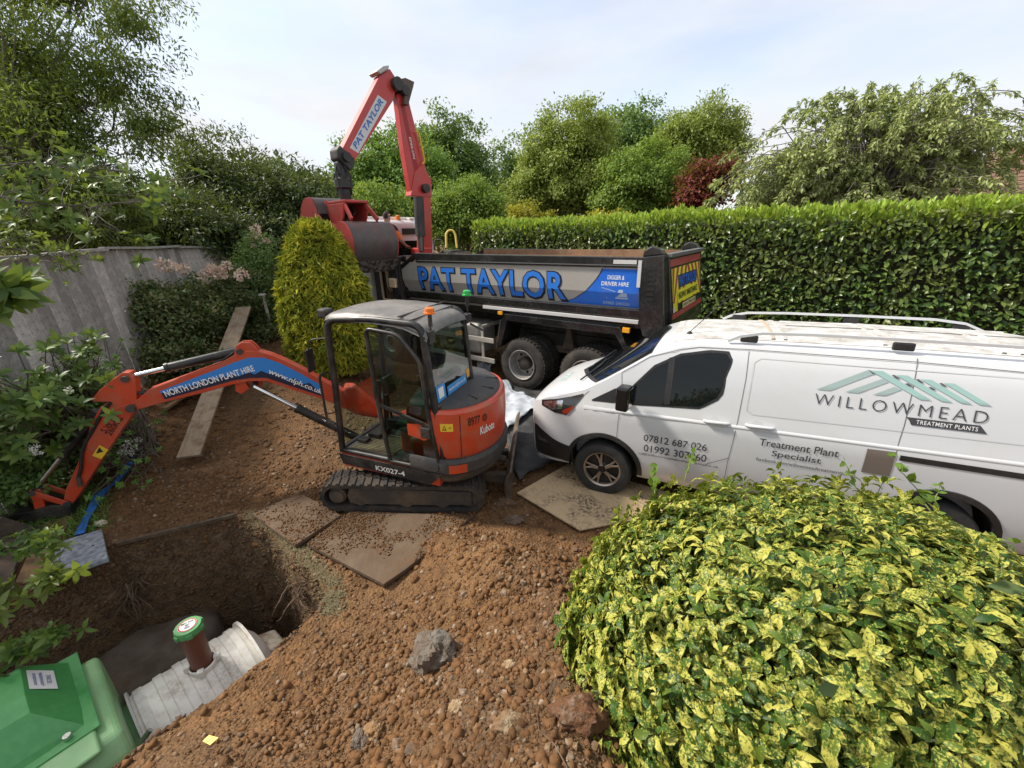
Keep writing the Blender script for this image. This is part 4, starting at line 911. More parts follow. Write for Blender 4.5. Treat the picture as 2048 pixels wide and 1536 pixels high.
# lights, mirrors, grab rail
b = B(U); b.tube(roundpath([(-0.56, YN-.04, 1.60), (-0.66, YN-.05, 1.56), (-0.66, YN-.05, 1.02), (-0.58, YN-.04, 0.98)], .08), 0.014, 8); b.obj('grab_rail', BLK, exc, smooth=50)
b = B(U); b.tube(roundpath([(-0.50, YN-.02, 1.98), (-0.66, YN-.08, 1.97), (-0.70, YN-.09, 1.85)], .05), 0.009, 6); b.box((-0.70, YN-.09, 1.74), (0.02, 0.13, 0.24), Matrix.Rotation(R(15), 3, 'Z')); b.obj('mirror', BLK, exc, bev=.006)
b = B(U); b.box((-0.56, YN+.08, 2.22), (0.11, 0.13, 0.10)); b.obj('work_light', BLK, exc, bev=.02)
def beacon(x, y, z, col, nm):
    b = B(U); b.tube([(x, y, z), (x, y, z+0.16)], 0.009, 8); b.cyl((x, y, z+0.08), (x, y, z+0.20), 0.022, .02); o = b.obj(nm+'_stem', BLK, exc, smooth=50)
    b = B(U); b.lathe([(0.0, 0.0), (0.0, 0.055), (0.012, 0.055), (0.016, 0.046), (0.05, 0.043), (0.06, 0.03), (0.062, 0)], (x, y, z+0.20), (0, 0, 1), 24); b.obj(nm, P(nm+'_lens', col, .25, coat=.3), exc, smooth=40)
beacon(0.70, YN+.06, 2.10, (0.75, 0.16, 0.01), 'amber_beacon'); beacon(0.66, YF+.10, 2.14, (0.01, 0.34, 0.06), 'green_beacon')
for q0, q1 in (((0.66, YN+.0, 2.02), (0.72, YN+.10, 2.14)), ((0.62, YF-.02, 2.04), (0.70, YF+.12, 2.14))): B(U).b2(q0, q1).obj('beacon_bracket', BLK, exc, bev=.005)
b = B(U); b.tube([(0.69, YF+.10, 2.02), (0.78, YF+.24, 1.92)], .014, 6); b.obj('wiper_motor', DRK, exc)
# -- boom
BF = Frame((-2.19, 5.171), (-0.9372, -0.3487)); BT = EI @ BF.m
def bp(*pix): return [BF(u, v) for u, v in pix]
def bprism(name, poly, w, mat, par=exc, bev=0.008, y0=0.0):
    b = B(BT); b.prism(poly, lambda a, e, d: (a, d, e), y0-w/2, y0+w/2); return b.obj(name, mat, par, bev=bev)
up_e = bp((712, 790), (690, 780), (650, 759.5), (610, 737), (570, 717.5), (545, 707), (520, 700), (495, 699), (470, 707), (440, 725), (302, 776), (278, 796), (266, 806))
lo_e = bp((268, 818), (281, 815), (327, 802), (415, 780.5), (470, 765), (505, 759), (535, 759), (577, 773), (647, 795), (700, 818), (716, 815))
bprism('boom', up_e+lo_e, 0.15, ORG)
ear = bp((470, 708), (474, 690), (484, 683), (502, 682), (512, 690), (520, 700), (500, 702))
bprism('cylinder_ear', ear, 0.035, ORG, y0=0.05); bprism('cylinder_ear', ear, 0.035, ORG, y0=-0.05)
bprism('cylinder_ear', bp((498, 758), (530, 758), (520, 776), (505, 780), (494, 772)), 0.035, ORG, y0=-0.06); bprism('cylinder_ear', bp((470, 765), (490, 760), (500, 776), (484, 787), (472, 782)), 0.06, ORG)
# swing bracket
b = B(BT); b.prism([(-0.30, 0.60), (-0.30, 0.82), (-0.06, 1.12), (0.06, 1.14), (0.10, 1.02), (0.0, 0.72)], lambda a, e, d: (a, d, e), -0.10, 0.10); b.obj('swing_bracket', ORG, exc, bev=.03)
# decal, near face of boom is n = -? side facing the camera
sgn = -1.0 if (BF.n.dot(CAM-BF.o) < 0) else 1.0
fy = sgn*(0.075+0.003)
def bfn(off): return lambda a, e: BT @ Vector((a, sgn*(0.075+off), e))
dec = bp((325, 778), (440, 734), (475, 720), (500, 712), (530, 712), (560, 722), (600, 742), (640, 765), (647, 789)) ; decl = bp((640, 787), (577, 766), (535, 752), (503, 752), (470, 757), (415, 772), (335, 794))
b = B(BT); b.add([(a, sgn*0.078, e) for a, e in dec+decl], [tuple(range(len(dec)+len(decl)))]); dc = b.obj('boom_decal', P('decal_sky', (0.03, 0.22, 0.62), .4), exc)
mid = bp((328, 782), (380, 769), (400, 764), (405, 757), (412, 760), (420, 751), (428, 757), (440, 752), (452, 747), (458, 751), (470, 744), (480, 749), (500, 740), (512, 745), (525, 738), (540, 744), (560, 746), (575, 757), (590, 752), (605, 765), (620, 762), (635, 776), (646, 788))
b = B(BT); pl_ = mid+decl; b.add([(a, sgn*0.0800, e) for a, e in pl_], [tuple(range(len(pl_)))]); b.obj('skyline', P('decal_navy', (0.008, 0.012, 0.045), .4), dc)
def between(p0, p1, h):   # rectangle of text along p0->p1 (pixels), height h metres
    a0 = Vector((*BF(*p0), 0)); a1 = Vector((*BF(*p1), 0)); d = (a1-a0); L = d.length; d.normalize(); nrm_ = Vector((-d.y, d.x, 0)); 
    if nrm_.y < 0: nrm_ = -nrm_
    return lambda a, e: BT @ Vector((a0.x+d.x*a*L+nrm_.x*e*h, sgn*0.0815, a0.y+d.y*a*L+nrm_.y*e*h))
lettering('hire_name', 'NORTH LONDON PLANT HIRE', (0, 1, 0, 1), between((338, 789), (513, 738), 0.078), WHT, dc, bold=.02)
lettering('web_address', 'www.nlph.co.uk', (0, 1, 0, 1), between((536, 745), (642, 787), 0.085), WHT, dc, bold=.02)
# -- arm
armp = bp((250, 742), (264, 742), (276, 758), (279, 800), (273, 820), (262, 836), (215, 905), (160, 990), (152, 1001), (132, 1003), (137, 975), (160, 925), (179, 880), (186, 845), (205, 812), (222, 800), (196, 800), (188, 796), (206, 776), (232, 755))
bprism('arm', armp, 0.13, ORG)
bprism('arm_plate', bp((279, 800), (273, 820), (215, 905), (182, 893), (182, 870), (190, 845), (240, 810)), 0.15, ORG, bev=.004)
sw = lambda p0_, p1_, h: between(p0_, p1_, h)
def aletter(txt, p0_, p1_, h): lettering('load_marking', txt, (0, 1, 0, 1), between(p0_, p1_, h), INK, exc, bold=.005)
aletter('S.W.L', (219, 860), (240, 834), 0.06); aletter('260KG', (229, 866), (254, 832), 0.06)
wsq = bp((192, 905), (206, 884), (224, 893), (210, 912)); b = B(BT); b.add([(a, sgn*0.0795, e) for a, e in wsq], [(0, 1, 2, 3)]); w2 = b.obj('warning_sticker', YEL, exc)
wt = bp((199, 901), (206, 888), (214, 897)); b = B(BT); b.add([(a, sgn*0.081, e) for a, e in wt], [(0, 1, 2)]); b.obj('warning_mark', INK, w2)
def pin(u, v, r=0.035, w=0.2, nm='pivot_pin', mat=None):
    s_, z_ = BF(u, v); b = B(BT); b.cyl((s_, -w/2, z_), (s_, w/2, z_), r, n=18); b.obj(nm, mat or DRK, exc, smooth=40)
pin(269, 811, .045, .22); pin(257, 754, .035); pin(482, 700, .033); pin(510, 768, .03); pin(143, 1000, .035); pin(76, 978, .03)
def ram(nm, p0_, p1_, r, frac, y=0.0, u=None):
    a0 = Vector((BF(*p0_)[0], y, BF(*p0_)[1])); a1 = Vector((BF(*p1_)[0], y, BF(*p1_)[1])); mid_ = a0.lerp(a1, frac)
    b = B(BT); b.cyl(a0, mid_, r, n=18); b.cyl(a0.lerp(a1, frac-.03), mid_, r*1.15, n=18); cb = b.obj(nm, BLK, exc, smooth=40)
    b = B(BT); b.cyl(mid_, a1, r*.52, n=14); b.obj('piston_rod', CHR, cb, smooth=40)
ram('arm_cylinder', (482, 700), (257, 754), 0.052, 0.68); ram('boom_cylinder', (735, 880), (510, 768), 0.055, 0.66, -0.10 if sgn < 0 else .10); ram('bucket_cylinder', (196, 822), (80, 968), 0.05, 0.62)
for off, pix, rr_ in ((.085, ((228, 800), (215, 815), (196, 850), (178, 880), (172, 900), (170, 930), (166, 945)), .018), (.03, ((300, 783), (285, 784), (272, 783)), .022), (.06, ((430, 722), (450, 716), (470, 703)), .012)):
    b = B(BT); b.tube([(BF(u, v)[0], sgn*off, BF(u, v)[1]) for u, v in pix], rr_, 8); b.obj('hydraulic_hose', P('hose', (.02, .02, .02), .6), exc, smooth=50)
b = B(BT); s_, z_ = BF(167, 955); b.cyl((s_, sgn*.07, z_+.05), (s_, sgn*.10, z_-.06), .022, n=10); b.obj('hose_coupling', MUD, exc)
# links and quick hitch, bucket
for y in (-0.085, 0.085):
    b = B(BT); l0 = BF(76, 978); l1 = BF(145, 1000); b.bar((l0[0], y, l0[1]), (l1[0], y, l1[1]), 0.02, 0.06); b.obj('tipping_link', ORG, exc, bev=.005)
    b = B(BT); l0 = BF(76, 974); l1 = BF(90, 1022); b.bar((l0[0], y*.6, l0[1]), (l1[0], y*.6, l1[1]), 0.02, 0.09, up=(1, 0, 0)); b.obj('tipping_link', ORG, exc, bev=.005)
bprism('quick_hitch', bp((150, 1000), (152, 1020), (128, 1034), (60, 1045), (15, 1060), (5, 1045), (30, 1020), (80, 1012), (110, 1002)), 0.20, BLK, bev=.012)
b = B(BT); bk = bp((120, 1030), (60, 1040), (-10, 1052), (-60, 1060), (-80, 1030), (-40, 1012), (40, 1005)); b.prism(bk, lambda a, e, d: (a, d, e), -0.30, -0.27); b.prism(bk, lambda a, e, d: (a, d, e), 0.27, 0.30)
ln = bp((120, 1030), (60, 1040), (-10, 1052), (-60, 1060), (-80, 1030)); 
for (a0, e0), (a1, e1) in zip(ln[:-1], ln[1:]): b.add([(a0, -.3, e0), (a0, .3, e0), (a1, .3, e1), (a1, -.3, e1), (a0, -.3, e0-.015), (a0, .3, e0-.015), (a1, .3, e1-.015), (a1, -.3, e1-.015)], [(0, 1, 2, 3), (7, 6, 5, 4), (0, 4, 5, 1), (2, 6, 7, 3)])
b.obj('bucket', MUD, exc)
# ================================================================ panel van
van = empty('panel_van', (0.5194, 5.4234, -0.033), (R(-2.224), R(-0.154), R(-24.9013)), 'YXZ')
tag(van, 'white panel van with roof rails and grey and mint lettering on its side', 'van')
VWH = P('van_white', (0.58, 0.59, 0.605), 0.28, coat=0.5, dirt=(0.55, 0.50, 0.43), dirtamt=0.35, dscale=2.0)
VROOF = P('van_roof_dirty', (0.54, 0.535, 0.525), 0.5, c2=(0.43, 0.415, 0.39), scale=5, dirt=(0.24, 0.215, 0.18), dirtamt=1.0, dscale=5)
VGL = P('van_glass', (0.006, 0.008, 0.009), 0.03, spec=0.32)
VBK = P('van_black_plastic', (0.014, 0.014, 0.015), 0.45, dirt=(.12, .10, .08), dirtamt=.3)
VSEAM = P('van_seam', (0.10, 0.10, 0.105), 0.7); VCRSHADE = P('van_crease_shade', (0.50, 0.505, 0.51), 0.4)
ALU = P('aluminium', (0.78, 0.79, 0.81), 0.4, 0.6, dirt=(.5, .46, .4), dirtamt=.4)
ZT = [.28, .36, .50, .72, .95, 1.08, 1.16, 1.30, 1.60, 1.80, 1.88, 1.93]
YT = [.84, .91, .955, .98, .985, .985, .962, .94, .885, .83, .79, .74]
def vyw(z): return float(np.interp(z, ZT, YT))
def vsx(x): return float(np.interp(x, [0, .04, .08, .2, .4, .7, 1.0, 4.7, 4.9, 4.97], [.60, .74, .82, .90, .955, .99, 1.0, 1.0, .985, .93]))
XE = [0, .05, .12, .3, .5, .75, .95, 1.14, 1.41, 1.7, 1.87, 2.3, 3.5, 4.6, 4.85, 4.97]
ZE = [.90, .98, 1.05, 1.13, 1.20, 1.30, 1.42, 1.55, 1.74, 1.845, 1.88, 1.90, 1.915, 1.905, 1.86, 1.74]
XC = [0, .05, .12, .3, .5, .6, 1.53, 1.7, 2.0, 2.3, 3.5, 4.6, 4.85, 4.97]
ZC = [.96, 1.04, 1.10, 1.19, 1.26, 1.29, 1.90, 1.95, 1.975, 1.985, 2.0, 1.99, 1.95, 1.84]
def vze(x): return float(np.interp(x, XE, ZE))
def vzc(x): return float(np.interp(x, XC, ZC))
def vzb(x): return float(np.interp(x, [0, .1, .3, .7, 4.6, 4.97], [.34, .27, .25, .28, .28, .36]))
def vside(x, z, off=0.0, side=-1): return Vector((x, side*(vyw(z)*vsx(x)+off), z))
def vtop(x, t, off=0.0, side=-1):
    ze, zc = vze(x), vzc(x); ye = vyw(ze)*vsx(x); q = 1-t
    return Vector((x, side*ye*q, ze+(zc-ze)*(1-q**3.2)+off))
xs_ = sorted(set([0, .02, .05, .08, .12, .2, .3, .4, .5, .6, .68, .75, .85, .95, 1.05, 1.14, 1.25, 1.33, 1.41, 1.5, 1.6, 1.7, 1.78, 1.87, 2.0, 2.15, 2.3, 2.6, 3.0, 3.5, 4.0, 4.4, 4.6, 4.75, 4.85, 4.92, 4.97]))
def vsec(x):
    zb, ze = vzb(x), vze(x); half = []
    zz = [zb+(ze-zb)*k/16 for k in range(17)]
    half = [(-(vyw(z)*vsx(x)), z) for z in zz]
    top_ = [vtop(x, k/8) for k in range(1, 9)]
    half += [(p.y, p.z) for p in top_]
    full = half + [(-y, z) for y, z in half[-2::-1]]
    return [(x, y, z) for y, z in full]
b = B(); loft(b, [vsec(x) for x in xs_], True)
me = bpy.data.meshes.new('van_body'); me.from_pydata(b.v, [], b.f)
body = bpy.data.objects.new('body', me); sc.collection.objects.link(body)
cut = B()
for xw in (1.0, 3.933):
    for sd in (-1, 1): cut.cyl((xw, sd*0.62, 0.375), (xw, sd*1.25, 0.375), 0.40, n=48)
cme = bpy.data.meshes.new('cut'); cme.from_pydata(cut.v, [], cut.f); co = bpy.data.objects.new('cut', cme); sc.collection.objects.link(co)
md = body.modifiers.new('b', 'BOOLEAN'); md.object = co; md.operation = 'DIFFERENCE'; md.solver = 'EXACT'
dg = bpy.context.evaluated_depsgraph_get(); bm2 = bpy.data.meshes.new_from_object(body.evaluated_get(dg))
bpy.data.objects.remove(body); bpy.data.objects.remove(co)
bm2.name = 'body'; mkobj('body', bm2, VWH, van, smooth=32)
def spatch(name, x0, x1, zlo, zhi, mat, off, n=16, m_=6, par=van, side=-1):
    """side patch; zlo / zhi are [(x,z)...]"""
    b = B(); lx, lz = zip(*zlo); hx, hz = zip(*zhi)
    def f(i, j):
        x = x0+(x1-x0)*i/n; a = float(np.interp(x, lx, lz)); c = float(np.interp(x, hx, hz)); return vside(x, a+(c-a)*j/m_, off, side)
    b.grid(n+1, m_+1, f); return b.obj(name, mat, par, smooth=50)
WLO = [(1.25, 1.215), (1.94, 1.275), (2.10, 1.40), (2.13, 1.52), (2.16, 1.74)]; WHI = [(1.25, 1.36), (1.47, 1.62), (1.70, 1.76), (1.97, 1.818), (2.12, 1.82), (2.16, 1.76)]
for sd in (-1, 1):
    wf = spatch('window_surround', 1.225, 2.18, [(1.225, 1.195), (1.95, 1.25), (2.13, 1.38), (2.16, 1.52), (2.18, 1.74)], [(1.225, 1.36), (1.46, 1.645), (1.70, 1.785), (1.97, 1.842), (2.14, 1.842), (2.18, 1.77)], VBK, .003, 24, side=sd)
    spatch('side_window', 1.25, 2.16, WLO, WHI, VGL, .006, 24, par=wf, side=sd)
    spatch('window_divider', 1.60, 1.66, [(1.6, 1.255), (1.66, 1.26)], [(1.6, 1.735), (1.66, 1.755)], VBK, .009, 3, par=wf, side=sd)
    spatch('mirror_triangle', 0.84, 1.225, [(.84, 1.185), (1.225, 1.20)], [(.84, 1.20), (1.09, 1.36), (1.225, 1.40)], VBK, .004, 8, side=sd)
# windscreen
def wsx(t): return 0.93-0.38*(t**0.7), 1.40+0.12*t
def screen(name, mat, off, a, c, tm, par=van):
    b = B(); n, m_ = 18, 24
    def f(i, j):
        tt = -1+2*j/m_; t = 1-(1-tm)*abs(tt) if False else 1-abs(tt)*(1-tm); x0, x1 = wsx(t); x = x0+(x1-x0)*(a+(c-a)*i/n)
        return vtop(x, t, off, -1 if tt < 0 else 1)
    b.grid(n+1, m_+1, f); return b.obj(name, mat, par, smooth=60)
wsm = screen('windscreen_surround', VBK, .004, -0.06, 1.03, 0.045)
screen('windscreen', VGL, .008, 0.0, 1.0, 0.07, wsm)
b = B()
for y0_, y1_ in ((-.62, -.05), (.05, .62)):
    b.tube([Vector((x, y, z+.03)) for x, y, z in (vtop(.62, 1-abs(y0_)/.9, 0, -1 if y0_ < 0 else 1), vtop(.78, 1-abs((y0_+y1_)/2)/.9, 0, -1 if y0_ < 0 else 1), vtop(.80, 1-abs(y1_)/.92, 0, -1 if y0_ < 0 else 1))], .01, 6)
b.obj('wiper', VBK, wsm)
# seams
def seam(pts, w=0.005, off=.0025, nm='panel_seam', side=-1):
    b = B(); P2 = []
    for (x0, z0), (x1, z1) in zip(pts[:-1], pts[1:]):
        k = max(2, int(math.hypot(x1-x0, z1-z0)/.06))
        P2 += [(x0+(x1-x0)*i/k, z0+(z1-z0)*i/k) for i in range(k)]
    P2.append(pts[-1]); n = len(P2); L_ = []
    for i in range(n):
        a0, a1 = P2[max(i-1, 0)], P2[min(i+1, n-1)]; dx, dz = a1[0]-a0[0], a1[1]-a0[1]; l_ = math.hypot(dx, dz); L_.append((-dz/l_*w/2, dx/l_*w/2))
    b.grid(n, 2, lambda i, j: vside(P2[i][0]+L_[i][0]*(1 if j else -1), P2[i][1]+L_[i][1]*(1 if j else -1), off, side)); b.obj(nm, VCRSHADE if nm == 'crease_shade' else VSEAM, van)
for sd in (-1, 1):
    seam([(2.27, .36), (2.27, .73), (2.30, 1.2), (2.315, 1.6), (2.31, 1.86)], side=sd)
    seam([(3.47, .5), (3.53, 1.08), (3.535, 1.21), (3.545, 1.34), (3.555, 1.81), (3.56, 1.90)], side=sd)
    seam([(1.14, 1.53), (1.165, 1.3), (1.15, .95), (1.15, .73)], side=sd)
    seam([(1.14, 1.535), (1.41, 1.725), (1.7, 1.825), (1.87, 1.858), (2.31, 1.872), (3.55, 1.872), (4.8, 1.84)], .006, side=sd)
    seam([(2.36, 1.30), (2.37, 1.76), (2.42, 1.80), (4.75, 1.815), (4.78, 1.76), (4.78, 1.36), (4.72, 1.31), (2.42, 1.265), (2.36, 1.30)], .008, .002, 'crease_shade', sd)  # flat grey strips paint the shading along the pressed panel edge
    seam([(2.06, .64), (2.10, .68), (2.27, .78)], .006, side=sd)
    seam([(0.58, .965), (0.75, 1.24), (0.80, 1.29)], .006, side=sd)
spatch('door_rail', 3.56, 4.80, [(3.56, 1.035), (4.8, 1.03)], [(3.56, 1.085), (4.8, 1.08)], VBK, .004)
spatch('fuel_flap', 3.33, 3.53, [(3.33, .87), (3.53, .87)], [(3.33, 1.10), (3.53, 1.105)], P('taupe_flap', (.155, .125, .105), .45), .004, 4)
# mouldings (raised crease along the flank)
for sd in (-1, 1):
    b = B(); b.grid(40, 4, lambda i, j: vside(0.75+4.1*i/39, (1.085, 1.098, 1.112, 1.125)[j]+.05*i/39, (0.0, .008, .008, 0.0)[j]*min(1, i/4)+.001, sd)); b.obj('flank_crease', VWH, van, smooth=60)
def handle(x0, x1, z):
    b = B(); b.grid(12, 3, lambda i, j: vside(x0+(x1-x0)*(.2+.42*(0.5-.5*math.cos(math.pi*i/11))), z+(.045*math.sin(math.pi*i/11))*(j-1), .003)); b.obj('handle_recess_shade', P('handle_shadow', (.52, .52, .53), .4), van, smooth=60)  # flat patch, greyer than the body, paints the shade in the handle recess
    b = B(); b.tube([vside(x0, z, .006), vside(x0+.03, z+.002, .03), vside((x0+x1)/2, z+.004, .034), vside(x1-.03, z+.002, .03), vside(x1, z, .006)], [.012, .017, .018, .017, .012], 10); b.obj('door_handle', VWH, van, smooth=60)
handle(2.00, 2.23, 1.145); handle(2.37, 2.61, 1.16)
# headlamp, bumper
for sd in (-1, 1):
    hl = spatch('headlamp', 0.22, 0.74, [(.22, 1.02), (.40, .97), (.56, .965), (.74, 1.235)], [(.22, 1.09), (.40, 1.135), (.60, 1.20), (.74, 1.255)], P('lamp_housing', (.02, .02, .022), .1, spec=.8), .006, 14, side=sd)
    spatch('headlamp_lens', 0.25, 0.50, [(.25, 1.03), (.36, .995), (.50, 1.04)], [(.25, 1.08), (.36, 1.11), (.50, 1.14)], P('lamp_chrome', (.7, .7, .72), .12, .9, c2=(.2, .2, .22), scale=30), .010, 8, par=hl, side=sd)
    spatch('indicator_lens', 0.50, 0.64, [(.50, .982), (.57, .985), (.64, 1.08)], [(.50, 1.02), (.57, 1.06), (.64, 1.10)], P('lamp_red', (.30, .03, .015), .15), .011, 6, par=hl, side=sd)
    spatch('lower_bumper', 0.0, 0.64, [(0, .36), (.1, .29), (.64, .29)], [(0, .74), (.15, .74), (.37, .62), (.50, .58), (.64, .56)], VBK, .006, 12, side=sd)
    spatch('fog_lamp_trim', 0.16, 0.30, [(.16, .54), (.3, .53)], [(.16, .62), (.3, .56)], P('lamp_chrome', (.7, .7, .72)), .011, 5, side=sd)
    # wheel-arch trims and liners
    for xw, a0_, a1_ in ((1.0, -5, 178), (3.933, -8, 188)):
        b = B(); n = 28
        def arc(i, j):
            an = R(a0_+(a1_-a0_)*i/n); rad = (.398, .40, .445, .45)[j]; x = xw+rad*math.cos(an); z = .375+rad*math.sin(an); return vside(x, z, (-.03, .014, .012, .0)[j], sd)
        b.grid(n+1, 4, arc); b.obj('wheel_arch_trim', VBK, van, smooth=40)
        b = B(); n = 24; b.grid(n+1, 2, lambda i, j: (xw+.397*math.cos(R(-10+200*i/n)), sd*(.64 if j else .965), .375+.397*math.sin(R(-10+200*i/n)))); b.obj('wheel_well', P('liner', (.008, .008, .008), .9), van)
spatch('side_vent', 0.98, 1.08, [(.98, 1.10), (1.08, 1.10)], [(.98, 1.115), (1.08, 1.125)], VBK, .004, 3)
b = B(); b.box((-.005, 0, .62), (.03, 1.15, .22)); b.obj('grille', VBK, van, bev=.01)
# mirrors
for sd in (-1, 1):
    b = B(); b.bar((1.18, sd*.92, 1.27), (1.20, sd*1.10, 1.30), .08, .05); b.box((1.215, sd*1.13, 1.33), (.13, .17, .26), Matrix.Rotation(R(8*sd), 3, 'Z')); mo = b.obj('door_mirror', P('gloss_black', (.008, .008, .009), .12), van, bev=.035, seg=4)
    b = B(); b.box((1.285, sd*1.125, 1.335), (.004, .12, .20), Matrix.Rotation(R(8*sd), 3, 'Z')); b.obj('mirror_glass', P('mirror', (.6, .6, .6), .03, 1.0), mo)
# roof
b = B(); n, m_ = 30, 20
def rf(i, j):
    x = 1.62+3.18*i/n; tt = -1+2*j/m_; return vtop(x, 1-abs(tt)*.84, .003, -1 if tt < 0 else 1)
b.grid(n+1, m_+1, rf); b.obj('roof_skin', VROOF, van, smooth=60)
for x in (2.52, 2.62, 3.38, 3.48, 4.15, 4.26):
    b = B(); b.grid(21, 4, lambda i, j: vtop(x+(-.018, -.012, .012, .018)[j], 1-abs(-1+.1*i)*.80, (.002, .014, .014, .002)[j], -1 if i < 10 else 1)); b.obj('roof_rib', VROOF if x not in (2.52,) else P('rib_tan', (.42, .34, .26), .6), van, smooth=60)
for y in (-.45, .0, .45):
    b = B(); b.grid(30, 4, lambda i, j: vtop(2.70+1.9*i/29, 1-abs(y+(-.03, -.02, .02, .03)[j])/.80, (.002, .012, .012, .002)[j], -1 if y < 0 else 1)); b.obj('roof_rib', VROOF, van, smooth=60)
for sd in (-1, 1):
    rp = [Vector((2.12, sd*.745, 1.93)), Vector((2.22, sd*.745, 1.985)), Vector((2.40, sd*.742, 2.025)), Vector((2.8, sd*.74, 2.04)), Vector((3.5, sd*.738, 2.045)), Vector((4.2, sd*.735, 2.04)), Vector((4.45, sd*.735, 2.01)), Vector((4.62, sd*.735, 1.93))]
    b = B(); 
    for p0_, p1_ in zip(rp[:-1], rp[1:]): b.bar(p0_, p1_, .036, .024)
    rl_ = b.obj('roof_rail', ALU, van, smooth=40); rl_['kind'] = 'part'; del rl_['kind']
    for x in (2.30, 3.46, 4.42):
        b = B(); b.box((x, sd*.742, 1.985 if x == 3.46 else 1.965), (.15, .04, .07)); b.obj('rail_foot', VBK, van, bev=.012)
ap = vtop(1.76, .38); b = B(); b.lathe([(0, .03), (.02, .022), (.03, 0)], ap, (0, 0, 1), 12); b.tube([ap+Vector((0, 0, .02)), ap+Vector((.16, .05, .20)), ap+Vector((.36, .10, .42))], .004, 6); b.obj('aerial', VBK, van)
# wheels
TYR = P('tyre_rubber', (.016, .016, .016), .75, c2=(.03, .028, .026), scale=10, bump=.15, bscale=60)
def vwheel(x, sd):
    b = B(); b.lathe([(-.10, .22), (-.105, .25), (-.10, .315), (-.07, .337), (0, .341), (.07, .337), (.10, .315), (.108, .26), (.10, .222), (.07, .215)], (x, sd*.86, .341), (0, sd, 0), 48); ty = b.obj('tyre', TYR, van, smooth=45)
    b = B(); b.lathe([(-.05, .20), (.06, .21), (.085, .222), (.092, .218), (.08, .20), (.04, .195)], (x, sd*.86, .341), (0, sd, 0), 48); b.obj('rim', P('rim_bronze', (.42, .35, .29), .3, .8), van, smooth=40)
    b = B(); b.lathe([(.03, .2), (.045, .08), (.07, .06), (.072, 0)], (x, sd*.86, .341), (0, sd, 0), 32); b.obj('hub', P('hub_black', (.012, .012, .012), .35), van, smooth=40)
    for k in range(5):
        a0_ = R(90+72*k+14)
        b = B()
        for ds in (-1, 1):
            pts = []
            for rad, w_, dep in ((.045, .034, .078), (.12, .026, .07), (.205, .02, .078)):
                an = a0_+ds*(.02+.16*max(0, rad-.06)/.14); pts.append((Vector((x+rad*math.cos(an), sd*(.86+dep), .341+rad*math.sin(an))), Vector((-math.sin(an), 0, math.cos(an)))*w_/2))
            V = []
            for p_, w_ in pts: V += [p_-w_, p_+w_, p_+w_-Vector((0, sd*.02, 0)), p_-w_-Vector((0, sd*.02, 0))]
            b.add(V, [(i*4+k2, i*4+(k2+1) % 4, (i+1)*4+(k2+1) % 4, (i+1)*4+k2) for i in range(2) for k2 in range(4)]+[(0, 1, 2, 3), (11, 10, 9, 8)])
        b.obj('spoke', P('rim_bronze', (.42, .35, .29), .3, .8), van, bev=.004)
for x in (1.0, 3.933):
    for sd in (-1, 1): vwheel(x, sd)
b = B(); b.box((2.45, 0, .30), (4.2, 1.5, .12)); b.obj('underbody', P('liner', (.008, .008, .008), .9), van)
# lettering on the side
VG = P('decal_charcoal', (.045, .047, .052), .5); VM = P('decal_mint', (.30, .47, .44), .45); VGR = P('decal_grey', (.22, .215, .225), .5)
def vf(off=.0055): return lambda a, e: vside(a, e, off)
def tilt(x0, x1, zl0, zl1, off=.0055):   # baseline rises from zl0 to zl1
    return lambda a, e: vside(x0+(x1-x0)*a, zl0+(zl1-zl0)*a+e, off)
lettering('company_name', 'WILLOWMEAD', (2.885, 4.045, 1.435, 1.535), vf(), VG, van, spacing=1.35, bold=-.012)
bnr = B(); bnr.grid(13, 3, lambda i, j: vside(3.545+.50*i/12+(.03-.03*j if i == 0 else (-.0+.0*j)) + (.0), 1.355+.062*j/2, .005) if 0 < i < 12 else vside((3.60-.055*j/2) if i == 0 else (4.06-.05*j/2), 1.355+.062*j/2, .005)); bo = bnr.obj('banner', VG, van)
lettering('banner_text', 'TREATMENT PLANTS', (3.615, 4.0, 1.368, 1.402), vf(.0075), WHT, bo, spacing=1.1, bold=.004)
# mint roof-beam mark: slanting bars
def bars(lst, mat, nm, off):
    for q in lst:
        b = B(); b.grid(9, 2, lambda i, j: (lambda x, z: vside(x, z, off))(*((q[0][0]+(q[1][0]-q[0][0])*i/8, q[0][1]+(q[1][1]-q[0][1])*i/8) if j == 0 else (q[3][0]+(q[2][0]-q[3][0])*i/8, q[3][1]+(q[2][1]-q[3][1])*i/8)))); b.obj(nm, mat, van)
from_px = {}
def vpx(u, v):
    # pixel -> (x,z) on the near flank
    Mi = wmat(van).inverted(); o_ = Mi @ CAM; d_ = (Mi.to_3x3() @ ray(u, v)); y = -.92; q = None
    for _ in range(30):
        q = o_+d_*((y-o_.y)/d_.y); y = .5*y-.5*vyw(q.z)*vsx(q.x)
    return (q.x, q.z)
zs_ = lambda a, b_: (1600+a*448/2048, 700+b_*448/2048)
def Z4(*p): return [vpx(*zs_(a, c)) for a, c in p]
bars([Z4((150, 358), (625, 180), (685, 215), (272, 370)), Z4((413, 382), (752, 262), (810, 292), (530, 393)), Z4((665, 408), (862, 335), (930, 362), (775, 415))], P('decal_mint_grey', (.31, .40, .385), .45), 'logo_beam', .0045)
bars([Z4((640, 185), (1095, 450), (1200, 458), (755, 190)), Z4((870, 225), (1290, 466), (1390, 476), (985, 232)), Z4((1095, 265), (1470, 482), (1572, 494), (1200, 270)), Z4((1310, 300), (1640, 498), (1750, 510), (1410, 305))], VM, 'logo_beam', .006)
